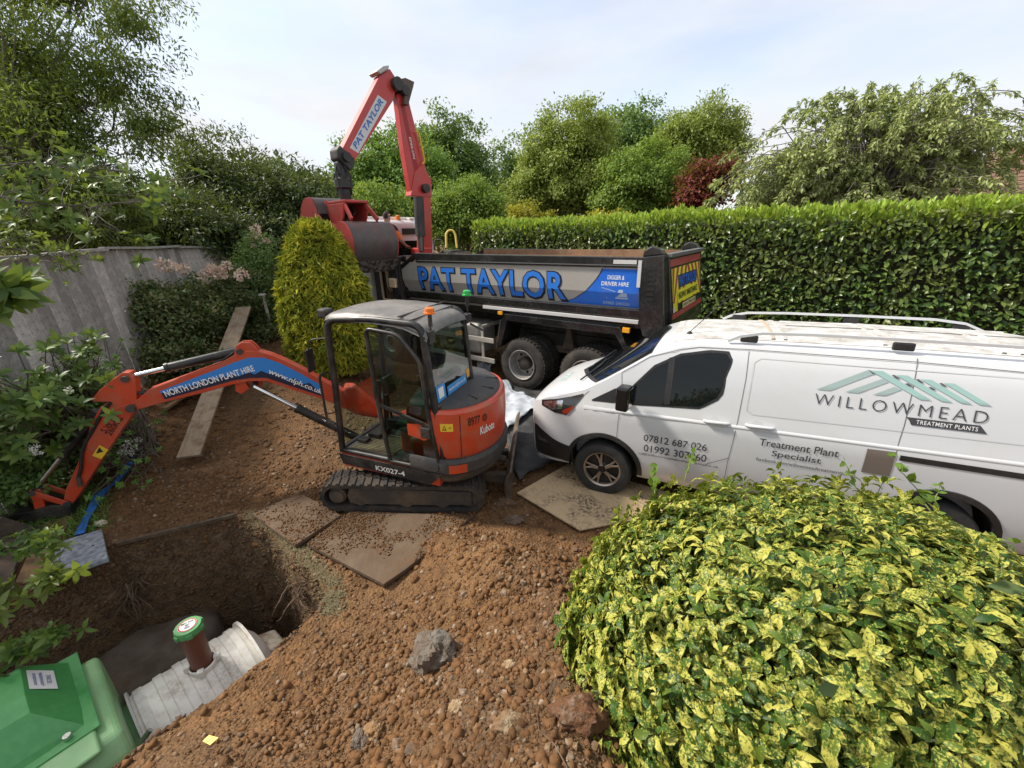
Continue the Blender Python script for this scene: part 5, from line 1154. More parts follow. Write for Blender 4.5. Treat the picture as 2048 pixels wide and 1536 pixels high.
bars([Z4((625, 180), (660, 215), (685, 218), (640, 185)), Z4((835, 228), (885, 262), (915, 262), (860, 225)), Z4((1055, 268), (1100, 300), (1128, 298), (1080, 262)), Z4((1270, 305), (1315, 332), (1340, 330), (1292, 298)), Z4((955, 308), (1000, 332), (1030, 328), (985, 300)), Z4((1170, 342), (1215, 365), (1240, 360), (1195, 335))], P('decal_slate', (.08, .085, .09), .5), 'logo_notch', .0075)
lettering('phone_number', '07812 687 026', (1.44, 2.065, .815, .895), vf(), VG, van, bold=.004)
lettering('phone_number', '01992 307960', (1.45, 2.075, .69, .775), vf(), VG, van, bold=.004)
lettering('email_address', 'cj@willowmeaddevelopments.co.uk', (1.40, 2.20, .635, .67), vf(), VG, van)
lettering('service_name', 'Treatment Plant', (2.51, 3.14, .975, 1.05), vf(), VG, van, bold=.006)
lettering('service_name', 'Specialist', (2.63, 3.025, .865, .945), vf(), VG, van, bold=.006)
lettering('web_address', 'facebook.com/willowmeadtreatmentplants', (2.51, 3.30, .80, .845), vf(), VG, van)
lettering('bonnet_name', 'WILLOWMEAD', (0, 1, 0, 1), lambda a, e: vtop(.26+.11*e, .55+.9*a*.5 if False else min(1, .55+.45*a), .004, -1), VM, van, spacing=1.2)
# ================================================================ grab tipper truck
trk = empty('tipper_truck', (0.8946, 8.7038, 0.0176), (R(0.064), R(0.194), R(-35.3585)), 'YXZ')
tag(trk, 'black and silver tipper truck with a red folding crane and clamshell grab', 'truck')
TI = wmat(trk).inverted()
TBK = P('truck_black', (0.010, 0.010, 0.011), 0.22, coat=0.4, dirt=(.13, .12, .11), dirtamt=.22, dscale=3)
TSV = P('truck_silver', (0.40, 0.385, 0.355), 0.38, 0.25, dirt=(.33, .28, .22), dirtamt=.35, dscale=2)
TBL = P('truck_blue', (0.015, 0.13, 0.58), 0.35, dirt=(.2, .25, .35), dirtamt=.3, dscale=2)
TCH = P('chassis', (0.018, 0.017, 0.016), 0.7, dirt=(.13, .095, .065), dirtamt=.7, dscale=3, bump=.1)
RUST = P('rusty_steel', (0.30, 0.165, 0.085), 0.75, c2=(0.20, 0.10, 0.05), scale=4, lo=.35, hi=.65, dirt=(.36, .27, .19), dirtamt=.6, dscale=6)
CRED = P('crane_red', (0.52, 0.035, 0.03), 0.38, coat=.2, c2=(.46, .03, .028), scale=2, dirt=(.35, .16, .12), dirtamt=.4, dscale=3)
CBK = P('crane_black', (0.022, 0.021, 0.022), 0.5, dirt=(.17, .14, .11), dirtamt=.5)
TWH = P('truck_white', (.68, .68, .67), .35, coat=.3, dirt=(.45, .40, .33), dirtamt=.4)
REFL = P('silver_strip', (.50, .50, .50), .45, dirt=(.4, .33, .25), dirtamt=.4)
def tb(name, lo, hi, mat, bev=.01, par=trk): return B().b2(lo, hi).obj(name, mat, par, bev=bev)
tb('chassis_rail', (-6.4, -.46, .80), (2.3, -.36, 1.08), TCH); tb('chassis_rail', (-6.4, .36, .80), (2.3, .46, 1.08), TCH)
tb('subframe', (-3.3, -.45, 1.09), (2.4, .45, 1.40), TCH)
# -- tipping body: hollow tub
YS = 1.25
prof = [(-1.25, 1.80), (-1.25, 2.06), (-1.235, 2.40)]
def sidey(z): return float(np.interp(z, [1.60, 1.80, 2.05, 2.42, 2.62], [-1.10, -1.125, -1.215, -1.225, -1.25]))
def tside(x, z, off=0.0): return Vector((x, sidey(z)-off, z))
XF, XR = -3.22, 2.26
# panels per side
for sd in (-1, 1):
    b = B(); n = 24; zz = [1.60, 1.80, 2.05, 2.44]
    def f(i, j):
        x = XF+(XR-XF)*i/n; z = zz[j]; q = tside(x, z); return (q.x, q.y*-sd, q.z)
    b.grid(n+1, 4, f)
    b.obj('body_side', TSV, trk)
    b = B(); b.prism([(-2.70, 2.44), (XR, 2.44), (XR, 2.60), (-2.70, 2.63)], lambda a, e, d: (a, d*sd, e), 1.13, 1.26); b.obj('top_rail', TBK, trk, bev=.012)
    b = B(); b.bar((-3.22, sd*1.19, 2.32), (-2.70, sd*1.19, 2.60), .10, .09); b.obj('top_rail_ramp', TBK, trk, bev=.01)
    b = B(); b.b2((-2.65, sd*1.255, 2.47), (XR-.02, sd*1.268, 2.485)); b.obj('rail_lip', P('rail_grey', (.10, .10, .10), .5), trk)
    b = B(); b.b2((-3.2, sd*1.08, 1.655), (XR, sd*1.20, 1.80)); b.obj('bottom_rail', TBK, trk, bev=.015)
    b = B(); b.b2((-.9, sd*1.19, 1.58), (XR, sd*1.235, 1.64)); b.obj('bottom_strip', REFL, trk, bev=.004)
    b = B(); b.b2((-3.1, sd*1.0, 1.48), (XR, sd*1.12, 1.60)); b.obj('side_raver', TBK, trk, bev=.01)
    b = B(); b.b2((-3.1, sd*1.065, 1.62), (XR-.02, sd*1.03, 2.40)); b.obj('body_liner', RUST, trk)
    b = B(); b.b2((-2.7, sd*1.12, 2.40), (XR, sd*1.135, 2.615)); b.obj('body_liner', RUST, trk)
    # rear post
    b = B(); b.prism([(2.20, 2.60), (2.56, 2.64), (2.70, 1.42), (2.36, 1.40), (2.28, 1.62)], lambda a, e, d: (a, d*sd, e), 1.06, 1.28); b.obj('rear_post', TBK, trk, bev=.015)
    b = B(); b.prism([(2.24, 2.60), (2.26, 2.70), (2.36, 2.76), (2.50, 2.72), (2.56, 2.64)], lambda a, e, d: (a, d*sd, e), 1.08, 1.25); b.obj('hinge_head', TBK, trk, bev=.02)
    for k in range(7):
        b = B(); b.b2((2.36, sd*1.281, 2.42-k*.075), (2.47, sd*1.286, 2.455-k*.075)); b.obj('post_slot', P('slot_dark', (.003, .003, .003), .6), trk)
    b = B(); b.b2((2.20, sd*1.283, 2.16), (2.255, sd*1.289, 2.56)); b.obj('reflective_strip', REFL, trk)
    b = B(); b.b2((1.80, sd*1.262, 2.50), (2.17, sd*1.272, 2.56)); b.obj('reflective_strip', REFL, trk)
tb('body_floor', (-3.2, -1.1, 1.60), (2.55, 1.1, 1.66), RUST)
tb('headboard', (-3.24, -1.15, 1.62), (-3.16, 1.15, 2.56), TBK)
tb('headboard_liner', (-3.155, -1.12, 1.62), (-3.14, 1.12, 2.54), RUST)
# tailgate leaning: top x 2.56 bottom 2.72
def tg(y, z, off=0.0): return Vector((2.585+(2.60-z)*.15+off, y, z))
b = B(); P8 = [tg(-1.06, 1.55), tg(1.06, 1.55), tg(1.06, 2.60), tg(-1.06, 2.60)]; b.add(P8+[p+Vector((-.07, 0, 0)) for p in P8], [(0, 1, 2, 3), (7, 6, 5, 4), (0, 4, 5, 1), (1, 5, 6, 2), (2, 6, 7, 3), (3, 7, 4, 0)]); tgo = b.obj('tailgate', TBK, trk, bev=.01)
REDR = P('reflect_red', (.30, .035, .025), .5, dirt=(.2, .12, .09), dirtamt=.5); YLR = P('reflect_yellow', (.62, .62, .02), .5, dirt=(.4, .3, .1), dirtamt=.4)
def tq(name, y0, y1, z0, z1, mat, off, par=tgo): b = B(); b.add([tg(y0, z0, off), tg(y1, z0, off), tg(y1, z1, off), tg(y0, z1, off)], [(0, 1, 2, 3)]); return b.obj(name, mat, par)
tq('red_bar', -1.04, 1.04, 2.45, 2.56, REDR, .004); tq('red_bar', -1.04, 1.04, 1.66, 1.74, REDR, .004)
chb = tq('chevron_board', -.98, .98, 1.86, 2.42, YLR, .004)
for sd in (-1, 1):
    for k in range(4):
        y0 = .06+k*.27; y1 = y0+.13
        def cl(y, z): return min(max(y, 0), .98)
        b = B(); z0, z1 = 1.86, 2.42; sl_ = .30
        pts = [(y0-(2.42-z0)*0+sl_*0, z0)]
        ya, yb = y0+.30, y1+.30
        b.add([tg(sd*cl(ya, 0), z0, .006), tg(sd*cl(yb, 0), z0, .006), tg(sd*cl(y1-.06, 0), z1, .006), tg(sd*cl(y0-.06, 0), z1, .006)], [(0, 1, 2, 3)]); b.obj('chevron', REDR, chb)
nb = tq('name_board', -.62, .66, 2.10, 2.30, P('board_dark', (.02, .025, .05), .4), .010)
lettering('name', 'PAT TAYLOR', (-.58, .62, 2.115, 2.285), lambda a, e: tg(a, e, .013), TBL, nb, bold=.03)
hm = tq('works_board', -.72, .74, 1.88, 2.07, YLR, .010)
lettering('works_text', 'HIGHWAY MAINTENANCE', (-.66, .68, 1.925, 2.03), lambda a, e: tg(a, e, .013), INK, hm, bold=.02)
pl = tq('number_plate', -.42, .52, 1.75, 1.84, P('plate', (.50, .44, .22), .5), .010)
lettering('plate_text', 'LIVERY & TIPPING HIRE', (-.38, .48, 1.77, 1.82), lambda a, e: tg(a, e, .012), INK, pl)
b = B(); b.bar(tg(-1.1, 2.62), tg(1.1, 2.62), .12, .06); b.obj('tailgate_rail', P('rail_grey', (.10, .10, .10), .5), trk, bev=.01)
b = B(); b.b2((2.5, -1.15, 1.40), (2.74, 1.15, 1.55)); b.obj('rear_sill', TBK, trk, bev=.02)
lampm = P('tail_lamp', (.45, .30, .06), .2)
tq('tail_lamp', -1.0, -.74, 1.76, 1.90, P('tail_lamp_y', (.62, .55, .05), .3), .012); tq('tail_lamp', -1.02, -.90, 1.76, 1.84, P('tail_lamp_w', (.55, .5, .45), .3), .014)
# -- side lettering
wpan = []
def tf(off): return lambda a, e: tside(a, e, off)
# blue quarter with a curved front edge
b = B(); cv = [(1.62, 2.40), (1.50, 2.22), (1.33, 2.04), (1.10, 1.90), (.85, 1.825), (.70, 1.815)]
def cvx(z): return float(np.interp(z, [c[1] for c in cv[::-1]], [c[0] for c in cv[::-1]]))
zrows = [1.815, 1.84, 1.90, 1.97, 2.049, 2.051, 2.15, 2.25, 2.35, 2.42]
def bf_(i, j): z = zrows[i]; x0 = cvx(z); return tside(x0+(2.22-x0)*j/8, z, .004)
b.grid(len(zrows), 9, bf_); bq = b.obj('blue_quarter', TBL, trk)
b = B(); b.grid(len(zrows), 2, lambda i, j: tside(cvx(zrows[i])-(.022 if j else 0), zrows[i], .005)); b.obj('quarter_edge', INK, bq)
lettering('hire_text', 'DIGGER &', (1.70, 1.98, 2.255, 2.32), tf(.006), WHT, bq, bold=.01, shear=.1)
lettering('hire_text', 'DRIVER HIRE', (1.60, 2.06, 2.155, 2.22), tf(.006), WHT, bq, bold=.01, shear=.1)
lettering('phone_text', '07885 240026', (1.62, 2.07, 1.845, 1.895), tf(.006), P('decal_pale_blue', (.35, .42, .55), .5), bq, bold=.005)
PB = P('decal_pale_blue', (.35, .42, .55), .5)
b = B()
def dq(pts): b.add([tside(x, z, .006) for x, z in pts], [tuple(range(len(pts)))])
dq([(1.60, 2.12), (1.62, 2.125), (1.85, 2.07), (1.84, 2.06)]); dq([(1.60, 2.12), (1.61, 2.12), (1.70, 1.95), (1.69, 1.95)]); dq([(1.86, 1.985), (2.04, 1.985), (2.03, 2.05), (1.95, 2.05)]); dq([(1.88, 2.052), (1.97, 2.052), (1.97, 2.10), (1.90, 2.10)]); dq([(1.84, 1.95), (2.05, 1.95), (2.05, 1.975), (1.84, 1.975)])
b.obj('digger_drawing', PB, bq)
rect = (-2.68, .93, 1.865, 2.345)
lettering('name_shadow', 'PAT TAYLOR', (rect[0]-.02, rect[1]+.06, rect[2]-.045, rect[3]+.02), tf(.005), INK, trk, bold=.055, spacing=1.02, cuts=(2.05,))
lettering('name_letters', 'PAT TAYLOR', rect, tf(.0085), P('letter_blue', (.025, .17, .62), .4), trk, bold=.022, spacing=1.075, cuts=(2.05,))
# -- soil load
b = B(); b.grid(30, 12, lambda i, j: (-2.9+5.4*i/29, -1.08+2.16*j/11, 2.18+.22*mnoise.noise(Vector((i*.23, j*.35, 3)))+.26*math.exp(-((i-22)/5)**2-((j-7)/3.5)**2)+.2*math.exp(-((i-17)/2.5)**2-((j-8)/3)**2)+.06*mnoise.noise(Vector((i*.9, j*.9, 1)))));
b.obj('soil_load', P('load_soil', (.085, .055, .035), .95, c2=(.05, .035, .025), scale=6, bump=1, bscale=30), trk, smooth=60)
# -- mudguard
for sd in (-1, 1):
    b = B()
    b.prism([(-.58, .84), (-.43, 1.40), (-.36, 1.52), (1.97, 1.50), (2.12, 1.16), (2.06, 1.14), (1.90, 1.37), (-.30, 1.39), (-.48, .84)], lambda a, e, d: (a, d*sd, e), .62, 1.245); b.obj('mudguard', TBK, trk, bev=.008)
    tb('marker_lamp', (-.50, sd*1.23, 1.50), (-.40, sd*1.27, 1.56), P('amber_lamp', (.75, .33, .02), .3), .004); tb('marker_lamp', (2.02, sd*1.23, 1.43), (2.14, sd*1.27, 1.51), P('amber_lamp', (.75, .33, .02), .3), .004)
    b = B(); b.prism([(-.60, .80), (-.57, .80), (-.45, 1.38), (-.48, 1.38)], lambda a, e, d: (a, d*sd, e), .66, 1.24); b.obj('mud_flap', TCH, trk)
# -- wheels
TTY = P('truck_tyre', (.024, .022, .020), .85, c2=(.06, .048, .038), scale=6, lo=.42, hi=.7, bump=.2, bscale=40)
TRM = P('truck_rim', (.40, .385, .36), .45, .5, dirt=(.12, .09, .07), dirtamt=.7, dscale=8)
def twheel(x, sd, dual=True):
    r_ = .527
    for k, yc in enumerate((1.06, .73) if dual else (1.06,)):
        b = B(); b.lathe([(-.13, .30), (-.15, .36), (-.145, .46), (-.12, .51), (0, .515), (.12, .51), (.145, .46), (.152, .37), (.13, .30)], (x, sd*yc, r_), (0, sd, 0), 56)
        # tread blocks
        NB = 40
        for i in range(NB):
            a0 = 2*math.pi*i/NB
            for (y0, y1, da) in ((-.125, -.045, .0), (-.035, .035, .06), (.045, .125, .0)):
                q = []
                for rad in (.508, .527):
                    for yy, aa in ((y0, -.05), (y1, -.05+(.03 if y0 < 0 else -.03)), (y1, .045+(.03 if y0 < 0 else -.03)), (y0, .045)):
                        an = a0+da+aa; q.append((x+rad*math.cos(an), sd*(yc+yy), r_+rad*math.sin(an)))
                b.add(q, [(4, 5, 6, 7), (0, 1, 5, 4), (1, 2, 6, 5), (2, 3, 7, 6), (3, 0, 4, 7)])
        b.obj('tyre', TTY, trk, smooth=35)
    yo_ = 1.06
    b = B(); b.lathe([(.145, .305), (.16, .30), (.15, .285), (.02, .27), (-.06, .25), (-.075, .16), (-.06, .13), (.0, .125), (.01, .10)] if dual else [(.145, .305), (.15, .285), (.10, .27), (.12, .18), (.15, .12)], (x, sd*yo_, r_), (0, sd, 0), 48); rim = b.obj('rim', TRM, trk, smooth=40)
    b = B(); b.lathe([(-.08, .135), (.06, .13), (.085, .10), (.09, 0)], (x, sd*yo_, r_), (0, sd, 0), 24)
    hub = b.obj('hub', TCH, trk, smooth=40)
    for k in range(8):
        an = 2*math.pi*k/8; b = B(); c_ = Vector((x+.205*math.cos(an), sd*(yo_-.068), r_+.205*math.sin(an))); b.cyl(c_-Vector((0, sd*.02, 0)), c_+Vector((0, sd*.006, 0)), .03, n=12); b.obj('hand_hole', P('slot_dark', (.003, .003, .003), .6), rim)
for x in (0, 1.37):
    for sd in (-1, 1): twheel(x, sd)
for x in (-3.95, -5.75):
    for sd in (-1, 1): twheel(x, sd, False)
for x in (0, 1.37): b = B(); b.cyl((x, -.9, .527), (x, .9, .527), .10); b.lathe([(-.2, .08), (-.12, .2), (.12, .2), (.2, .08)], (x, 0, .527), (0, 1, 0), 18); b.obj('axle', TCH, trk, smooth=40)
for sd in (-1, 1):
    b = B()
    for k in range(4): b.bar((-.25, sd*.52, .72+k*.035), (1.6, sd*.52, .72+k*.035), .08, .028)
    b.prism([(.58, .80), (.68, 1.25), (.74, 1.25), (.84, .80)], lambda a, e, d: (a, d*sd, e), .48, .60); b.obj('leaf_spring', P('spring', (.07, .055, .042), .8, c2=(.12, .09, .06), scale=6), trk)
# -- side guard, tank, lockers
SG = P('guard_alu', (.52, .50, .44), .45, .3, dirt=(.35, .28, .2), dirtamt=.5)
for sd in (-1, 1):
    for z in (.93, .50):
        b = B(); b.b2((-2.75, sd*1.20, z-.05), (-.66, sd*1.235, z+.05)); b.obj('side_guard_rail', SG, trk, bev=.008)
    for x in (-.98, -2.5):
        b = B(); b.b2((x-.03, sd*1.17, .42), (x+.03, sd*1.20, 1.22)); b.obj('side_guard_post', SG, trk)
        b = B(); b.b2((x-.03, sd*.5, 1.16), (x+.03, sd*1.2, 1.22)); b.obj('side_guard_bracket', SG, trk)
b = B(); b.b2((-2.35, -1.12, .55), (-1.12, -.5, 1.22)); b.obj('fuel_tank', P('tank_alu', (.45, .44, .41), .4, .5, dirt=(.2, .16, .12), dirtamt=.6), trk, bev=.09, seg=4)
b = B(); b.b2((-2.0, .5, .55), (-1.2, 1.1, 1.2)); b.obj('air_tank', TCH, trk, bev=.05)
for x in (-1.5, -1.95): b = B(); b.cyl((x, -1.16, .78), (x, -1.13, .78), .10); b.obj('tank_cap', TCH, trk)
# -- cab
b = B(); cabp = [(-6.72, .75), (-6.78, 1.5), (-6.70, 2.35), (-6.40, 3.18), (-6.25, 3.30), (-4.75, 3.38), (-4.62, 3.30), (-4.58, .95)]
b.prism(cabp, lambda a, e, d: (a, d, e), -1.24, 1.24); b.obj('cab', TWH, trk, bev=.07, seg=3)
b = B(); b.b2((-4.585, -.30, 2.30), (-4.565, .95, 2.86)); b.obj('rear_window', VGL, trk)
b = B(); b.b2((-4.585, .10, 3.02), (-4.566, .60, 3.17)); b.obj('rear_badge', P('badge_dark', (.02, .02, .025), .4), trk)
b = B(); b.prism([(-6.5, 2.1), (-6.3, 2.75), (-5.2, 2.75), (-5.2, 2.1)], lambda a, e, d: (a, d, e), -1.250, -1.243); b.obj('side_window', VGL, trk)
b = B(); b.b2((-6.3, -.9, 3.36), (-4.9, .9, 3.46)); b.obj('roof_deck', TWH, trk, bev=.03)
b = B(); b.lathe([(0, .08), (.02, .075), (.1, .06), (.12, 0)], (-4.80, .18, 3.385), (0, 0, 1), 16); b.obj('roof_beacon', P('amber_lens', (.75, .22, .02), .25), trk, smooth=40)
for y in (.55, .95): b = B(); b.b2((-4.9, y, 3.38), (-4.75, y+.18, 3.44)); b.obj('roof_lamp', P('lamp_pale', (.6, .58, .5), .3), trk, bev=.02)
# side locker with blue notice
b = B(); b.b2((-5.02, -1.30, 1.35), (-4.42, -.95, 2.30)); b.obj('side_fairing', TWH, trk, bev=.02)
b = B(); b.b2((-5.00, -1.309, 1.83), (-4.52, -1.303, 2.24)); sg_ = b.obj('notice', P('notice_blue', (.02, .12, .42), .4), trk)
lettering('notice_text', '((35))', (-4.94, -4.58, 1.90, 2.07), lambda a, e: Vector((a, -1.312, e)), WHT, sg_, bold=.02)
b = B(); b.b2((-4.40, -1.30, 1.35), (-4.28, -.95, 2.28)); b.obj('fairing_edge', P('fairing_grey', (.42, .42, .40), .5), trk, bev=.02)
b = B(); b.b2((-4.26, -1.20, 1.0), (-4.05, -.75, 2.55)); b.obj('air_filter_box', TCH, trk, bev=.02)
TAN = P('tan_pipe', (.42, .31, .20), .45)
b = B(); b.tube(roundpath([(-3.98, -1.22, 2.50), (-3.98, -1.22, 1.55), (-3.72, -1.22, 1.55)], .06), .03, 8); b.obj('pipe', TAN, trk, smooth=50)
b = B(); b.tube(roundpath([(-3.62, -1.22, 2.50), (-3.72, -1.24, 2.42), (-3.72, -1.24, 1.86), (-3.62, -1.22, 1.76)], .06), .035, 8); b.obj('grab_handle', TAN, trk, smooth=50)
for k in range(5): b = B(); b.b2((-3.95+k*.05, -1.15, 1.45), (-3.93+k*.05, -.9, 2.5)); b.obj('exhaust_shield', P('shield_brown', (.12, .09, .06), .5), trk)
b = B(); b.b2((-3.85, -1.28, 1.25), (-3.62, -1.0, 1.56)); yb = b.obj('yellow_bracket', P('bracket_yellow', (.70, .50, .03), .45), trk, bev=.01)
b = B(); b.cyl((-3.73, -1.29, 1.36), (-3.73, -1.282, 1.36), .07, n=20); b.obj('bracket_hole', P('orange_inside', (.35, .08, .02), .6), yb)
b = B(); b.b2((-3.55, -1.22, 1.30), (-3.30, -.7, 2.55)); b.obj('valve_block', TCH, trk, bev=.02)
r9 = random.Random(3)
for k in range(14):
    b = B(); x0 = r9.uniform(-3.58, -3.28); b.tube([(x0, -1.25, r9.uniform(2.2, 2.6)), (x0+r9.uniform(-.1, .1), -1.30, r9.uniform(1.8, 2.1)), (x0+r9.uniform(-.15, .15), -1.24, r9.uniform(1.35, 1.7))], .014, 6); b.obj('hydraulic_hose', P('hose', (.02, .02, .02), .6), trk, smooth=60)
b = B(); b.b2((-3.56, -1.36, 1.86), (-3.34, -1.24, 2.08)); b.obj('control_box', P('box_cream', (.62, .47, .30), .5), trk, bev=.03)
b = B(); b.tube([tuple(TI @ atdepth(794, 519, 10.2)), tuple(TI @ atdepth(830, 520, 9.9)), tuple(TI @ atdepth(868, 538, 9.6)), tuple(TI @ atdepth(905, 568, 9.3)), tuple(TI @ atdepth(938, 602, 9.0))], .022, 8); b.obj('sheet_arm', P('sheet_pipe', (.35, .36, .35), .4, .4), trk, smooth=60)
b = B(); b.tube([tuple(TI @ atdepth(938, 602, 9.0)), tuple(TI @ atdepth(950, 632, 8.9))], .035, 8); b.obj('sheet_arm_socket', TCH, trk, smooth=60)
# platform, controls, yellow hoop behind the crane
tb('crane_deck', (-4.5, -1.1, 1.42), (-3.3, 1.1, 1.50), TCH)
hoop = [TI @ atdepth(u, v, 12.6) for u, v in ((893, 496), (892, 468), (897, 461), (906, 461), (911, 470), (914, 496))]
b = B(); b.tube(roundpath([tuple(p) for p in hoop], .1), .035, 8); b.obj('yellow_hoop', P('hoop_yellow', (.62, .45, .08), .5), trk, smooth=60)
p_ = TI @ atdepth(903, 500, 12.6); b = B(); b.b2((p_.x-.25, p_.y-.3, 2.1), (p_.x+.25, p_.y+.3, p_.z)); b.obj('pump_housing', TCH, trk, bev=.04)
b = B(); b.tube([tuple(TI @ atdepth(868, 500, 12.4)), tuple(TI @ atdepth(870, 480, 12.4)), tuple(TI @ atdepth(882, 480, 12.4))], .03, 8); b.tube([tuple(TI @ atdepth(917, 490, 12.6)), tuple(TI @ atdepth(920, 450, 12.6))], .012, 6); b.obj('control_stand', TCH, trk, smooth=50)
# -- crane: plane through the column, swung out over the near side
cb = wmat(trk) @ Vector((-3.98, .05, 0)); G = Vector((-3.55, 9.65, 3.75))
CF = Frame((cb.x, cb.y), (G.x-cb.x, G.y-cb.y)); CT = TI @ CF.m
csg = 1.0 if CF.n.dot(CAM-CF.o) > 0 else -1.0
def cp(*pix): return [CF(u, v) for u, v in pix]
def cpr(name, poly, w, mat, y0=0.0, bev=.012, par=trk):
    b = B(CT); b.prism(poly, lambda a, e, d: (a, d, e), y0-w/2, y0+w/2); return b.obj(name, mat, par, bev=bev)
s0 = CF(842, 500)[0]
b = B(CT); b.b2((s0-.22, -.2, 1.5), (s0+.18, .2, 2.72)); b.obj('crane_column', CRED, trk, bev=.03)
cpr('crane_mast', cp((839, 502), (860, 502), (856, 390), (837, 390)), .22, CRED)
cpr('crane_boom', cp((819, 392), (854, 384), (848, 340), (808, 184), (789, 190), (803, 300)), .18, CRED)
cpr('boom_knuckle', cp((816, 392), (858, 396), (857, 360), (838, 330), (824, 345)), .24, CRED)
cpr('boom_web', cp((832, 384), (842, 380), (804, 208), (795, 210)), .185, P('crane_red_shaded', (.30, .012, .015), .45))  # darker copy of the crane red paints the shaded web of the boom
cpr('jib', cp((754, 153), (774, 140), (791, 166), (781, 203), (703, 325), (677, 303)), .22, CRED)
jd = cp((700, 294), (752, 204), (771, 207), (716, 303)); 
jp = cp((694, 297), (750, 192), (768, 206), (711, 308))
b = B(CT); b.add([(a, csg*.113, e) for a, e in jp], [(0, 1, 2, 3)]); jb = b.obj('name_panel', P('jib_white', (.62, .63, .65), .45), trk)
a0 = Vector(CF(707, 306)); a1 = Vector(CF(765, 204)); dj = (a1-a0); Lj = dj.length; dj.normalize(); nj = Vector((-dj.y, dj.x)); 
if nj.x < 0: nj = -nj
nj = -nj if (Vector(CF(745, 200))-a0).dot(nj) < 0 else nj
lettering('jib_name', 'PAT TAYLOR', (.04, .96, .12, .88), lambda a, e: CT @ Vector((a0.x+dj.x*a*Lj+nj.x*e*.155, csg*.117, a0.y+dj.y*a*Lj+nj.y*e*.155)), P('jib_blue', (.03, .16, .50), .4), jb, bold=.03, shear=.15)
cpr('jib_head_cover', cp((745, 146), (758, 136), (770, 134), (769, 143), (752, 153)), .34, P('cover_grey', (.40, .40, .38), .4, .3), bev=.02)
cpr('jib_end', cp((666, 300), (672, 292), (702, 318), (702, 334), (694, 344), (668, 318)), .34, CBK, bev=.03)
for nm, pix, r_ in (('pivot', (785, 172), .13), ('pivot', (800, 185), .10), ('pivot', (842, 378), .10), ('pivot', (684, 316), .09)):
    s_, z_ = CF(*pix); b = B(CT); b.cyl((s_, -.24, z_), (s_, .24, z_), r_, n=20); b.obj(nm, CBK, trk, smooth=40)
cpr('knuckle_link', cp((780, 165), (800, 160), (818, 168), (816, 178), (806, 215), (798, 212), (800, 185), (784, 182)), .08, P('link_brown', (.10, .07, .055), .6), .17); cpr('knuckle_link', cp((780, 165), (800, 160), (818, 168), (816, 178), (806, 215), (798, 212), (800, 185), (784, 182)), .08, P('link_brown', (.10, .07, .055), .6), -.17)
def cram(nm, p0, p1, r_, y, fr=.6, mat=CBK):
    q0, q1 = CF(*p0), CF(*p1); A = Vector((q0[0], y, q0[1])); C_ = Vector((q1[0], y, q1[1])); b = B(CT); b.cyl(A, A.lerp(C_, fr), r_); o = b.obj(nm, mat, trk, smooth=40); b = B(CT); b.cyl(A.lerp(C_, fr), C_, r_*.62); b.obj('piston_rod', P('rod_dark', (.12, .11, .10), .3, .7), o, smooth=40)
cram('lift_cylinder', (826, 396), (832, 502), .12, csg*.22, .72); cram('jib_cylinder', (846, 350), (812, 205), .085, csg*-.1, .75)
for k, off in enumerate((.20, .16, .24)):
    b = B(CT); b.tube([(CF(u, v)[0], csg*-off, CF(u, v)[1]) for u, v in ((770, 165), (795, 150), (812, 168), (816, 200), (822, 240), (835, 300), (852, 360), (860, 420), (862, 495))], .022, 6); b.obj('crane_hose', P('hose', (.02, .02, .02), .6), trk, smooth=60)
b = B(CT); b.tube(roundpath([(CF(u, v)[0], csg*.17, CF(u, v)[1]) for u, v in ((822, 265), (829, 268), (841, 325), (836, 330))], .05), .022, 8); b.obj('yellow_guard', P('guard_yellow', (.70, .42, .02), .45), trk, smooth=60)
a0c = Vector(CF(822, 318)); a1c = Vector(CF(813, 275)); 
lettering('crane_name', 'EPSILON', (0, 1, 0, 1), lambda a, e: CT @ Vector((a0c.x+(a1c.x-a0c.x)*(1-a)+.06*e*(-.97), csg*.094, a0c.y+(a1c.y-a0c.y)*(1-a)-.06*e*.2)), WHT, trk, bold=.01)
# rotator
gs_, _ = CF(685, 330)
hz = CF(685, 402)[1]; tz = CF(686, 322)[1]; gx_ = CF(686, 360)[0]
b = B(CT); b.b2((gx_-.12, -.10, tz-.30), (gx_+.12, .10, tz-.02)); b.obj('rotator_link', CBK, trk, bev=.04)
b = B(CT); b.lathe([(0, .10), (.14, .13), (.22, .13), (.26, .18), (.42, .18), (.46, .12), (.62, .12)][::-1], (gx_, 0, hz), (0, 0, 1), 24); b.obj('rotator', CBK, trk, smooth=40)
for k in range(4): b = B(CT); an = k*1.6; b.tube([(gx_+.12*math.cos(an), .12*math.sin(an), tz-.1), (gx_+.20*math.cos(an+.4), .20*math.sin(an+.4), (tz+hz)/2+.1), (gx_+.14*math.cos(an+.8), .14*math.sin(an+.8), hz+.12)], .02, 6); b.obj('rotator_hose', P('hose', (.02, .02, .02), .6), trk, smooth=60)
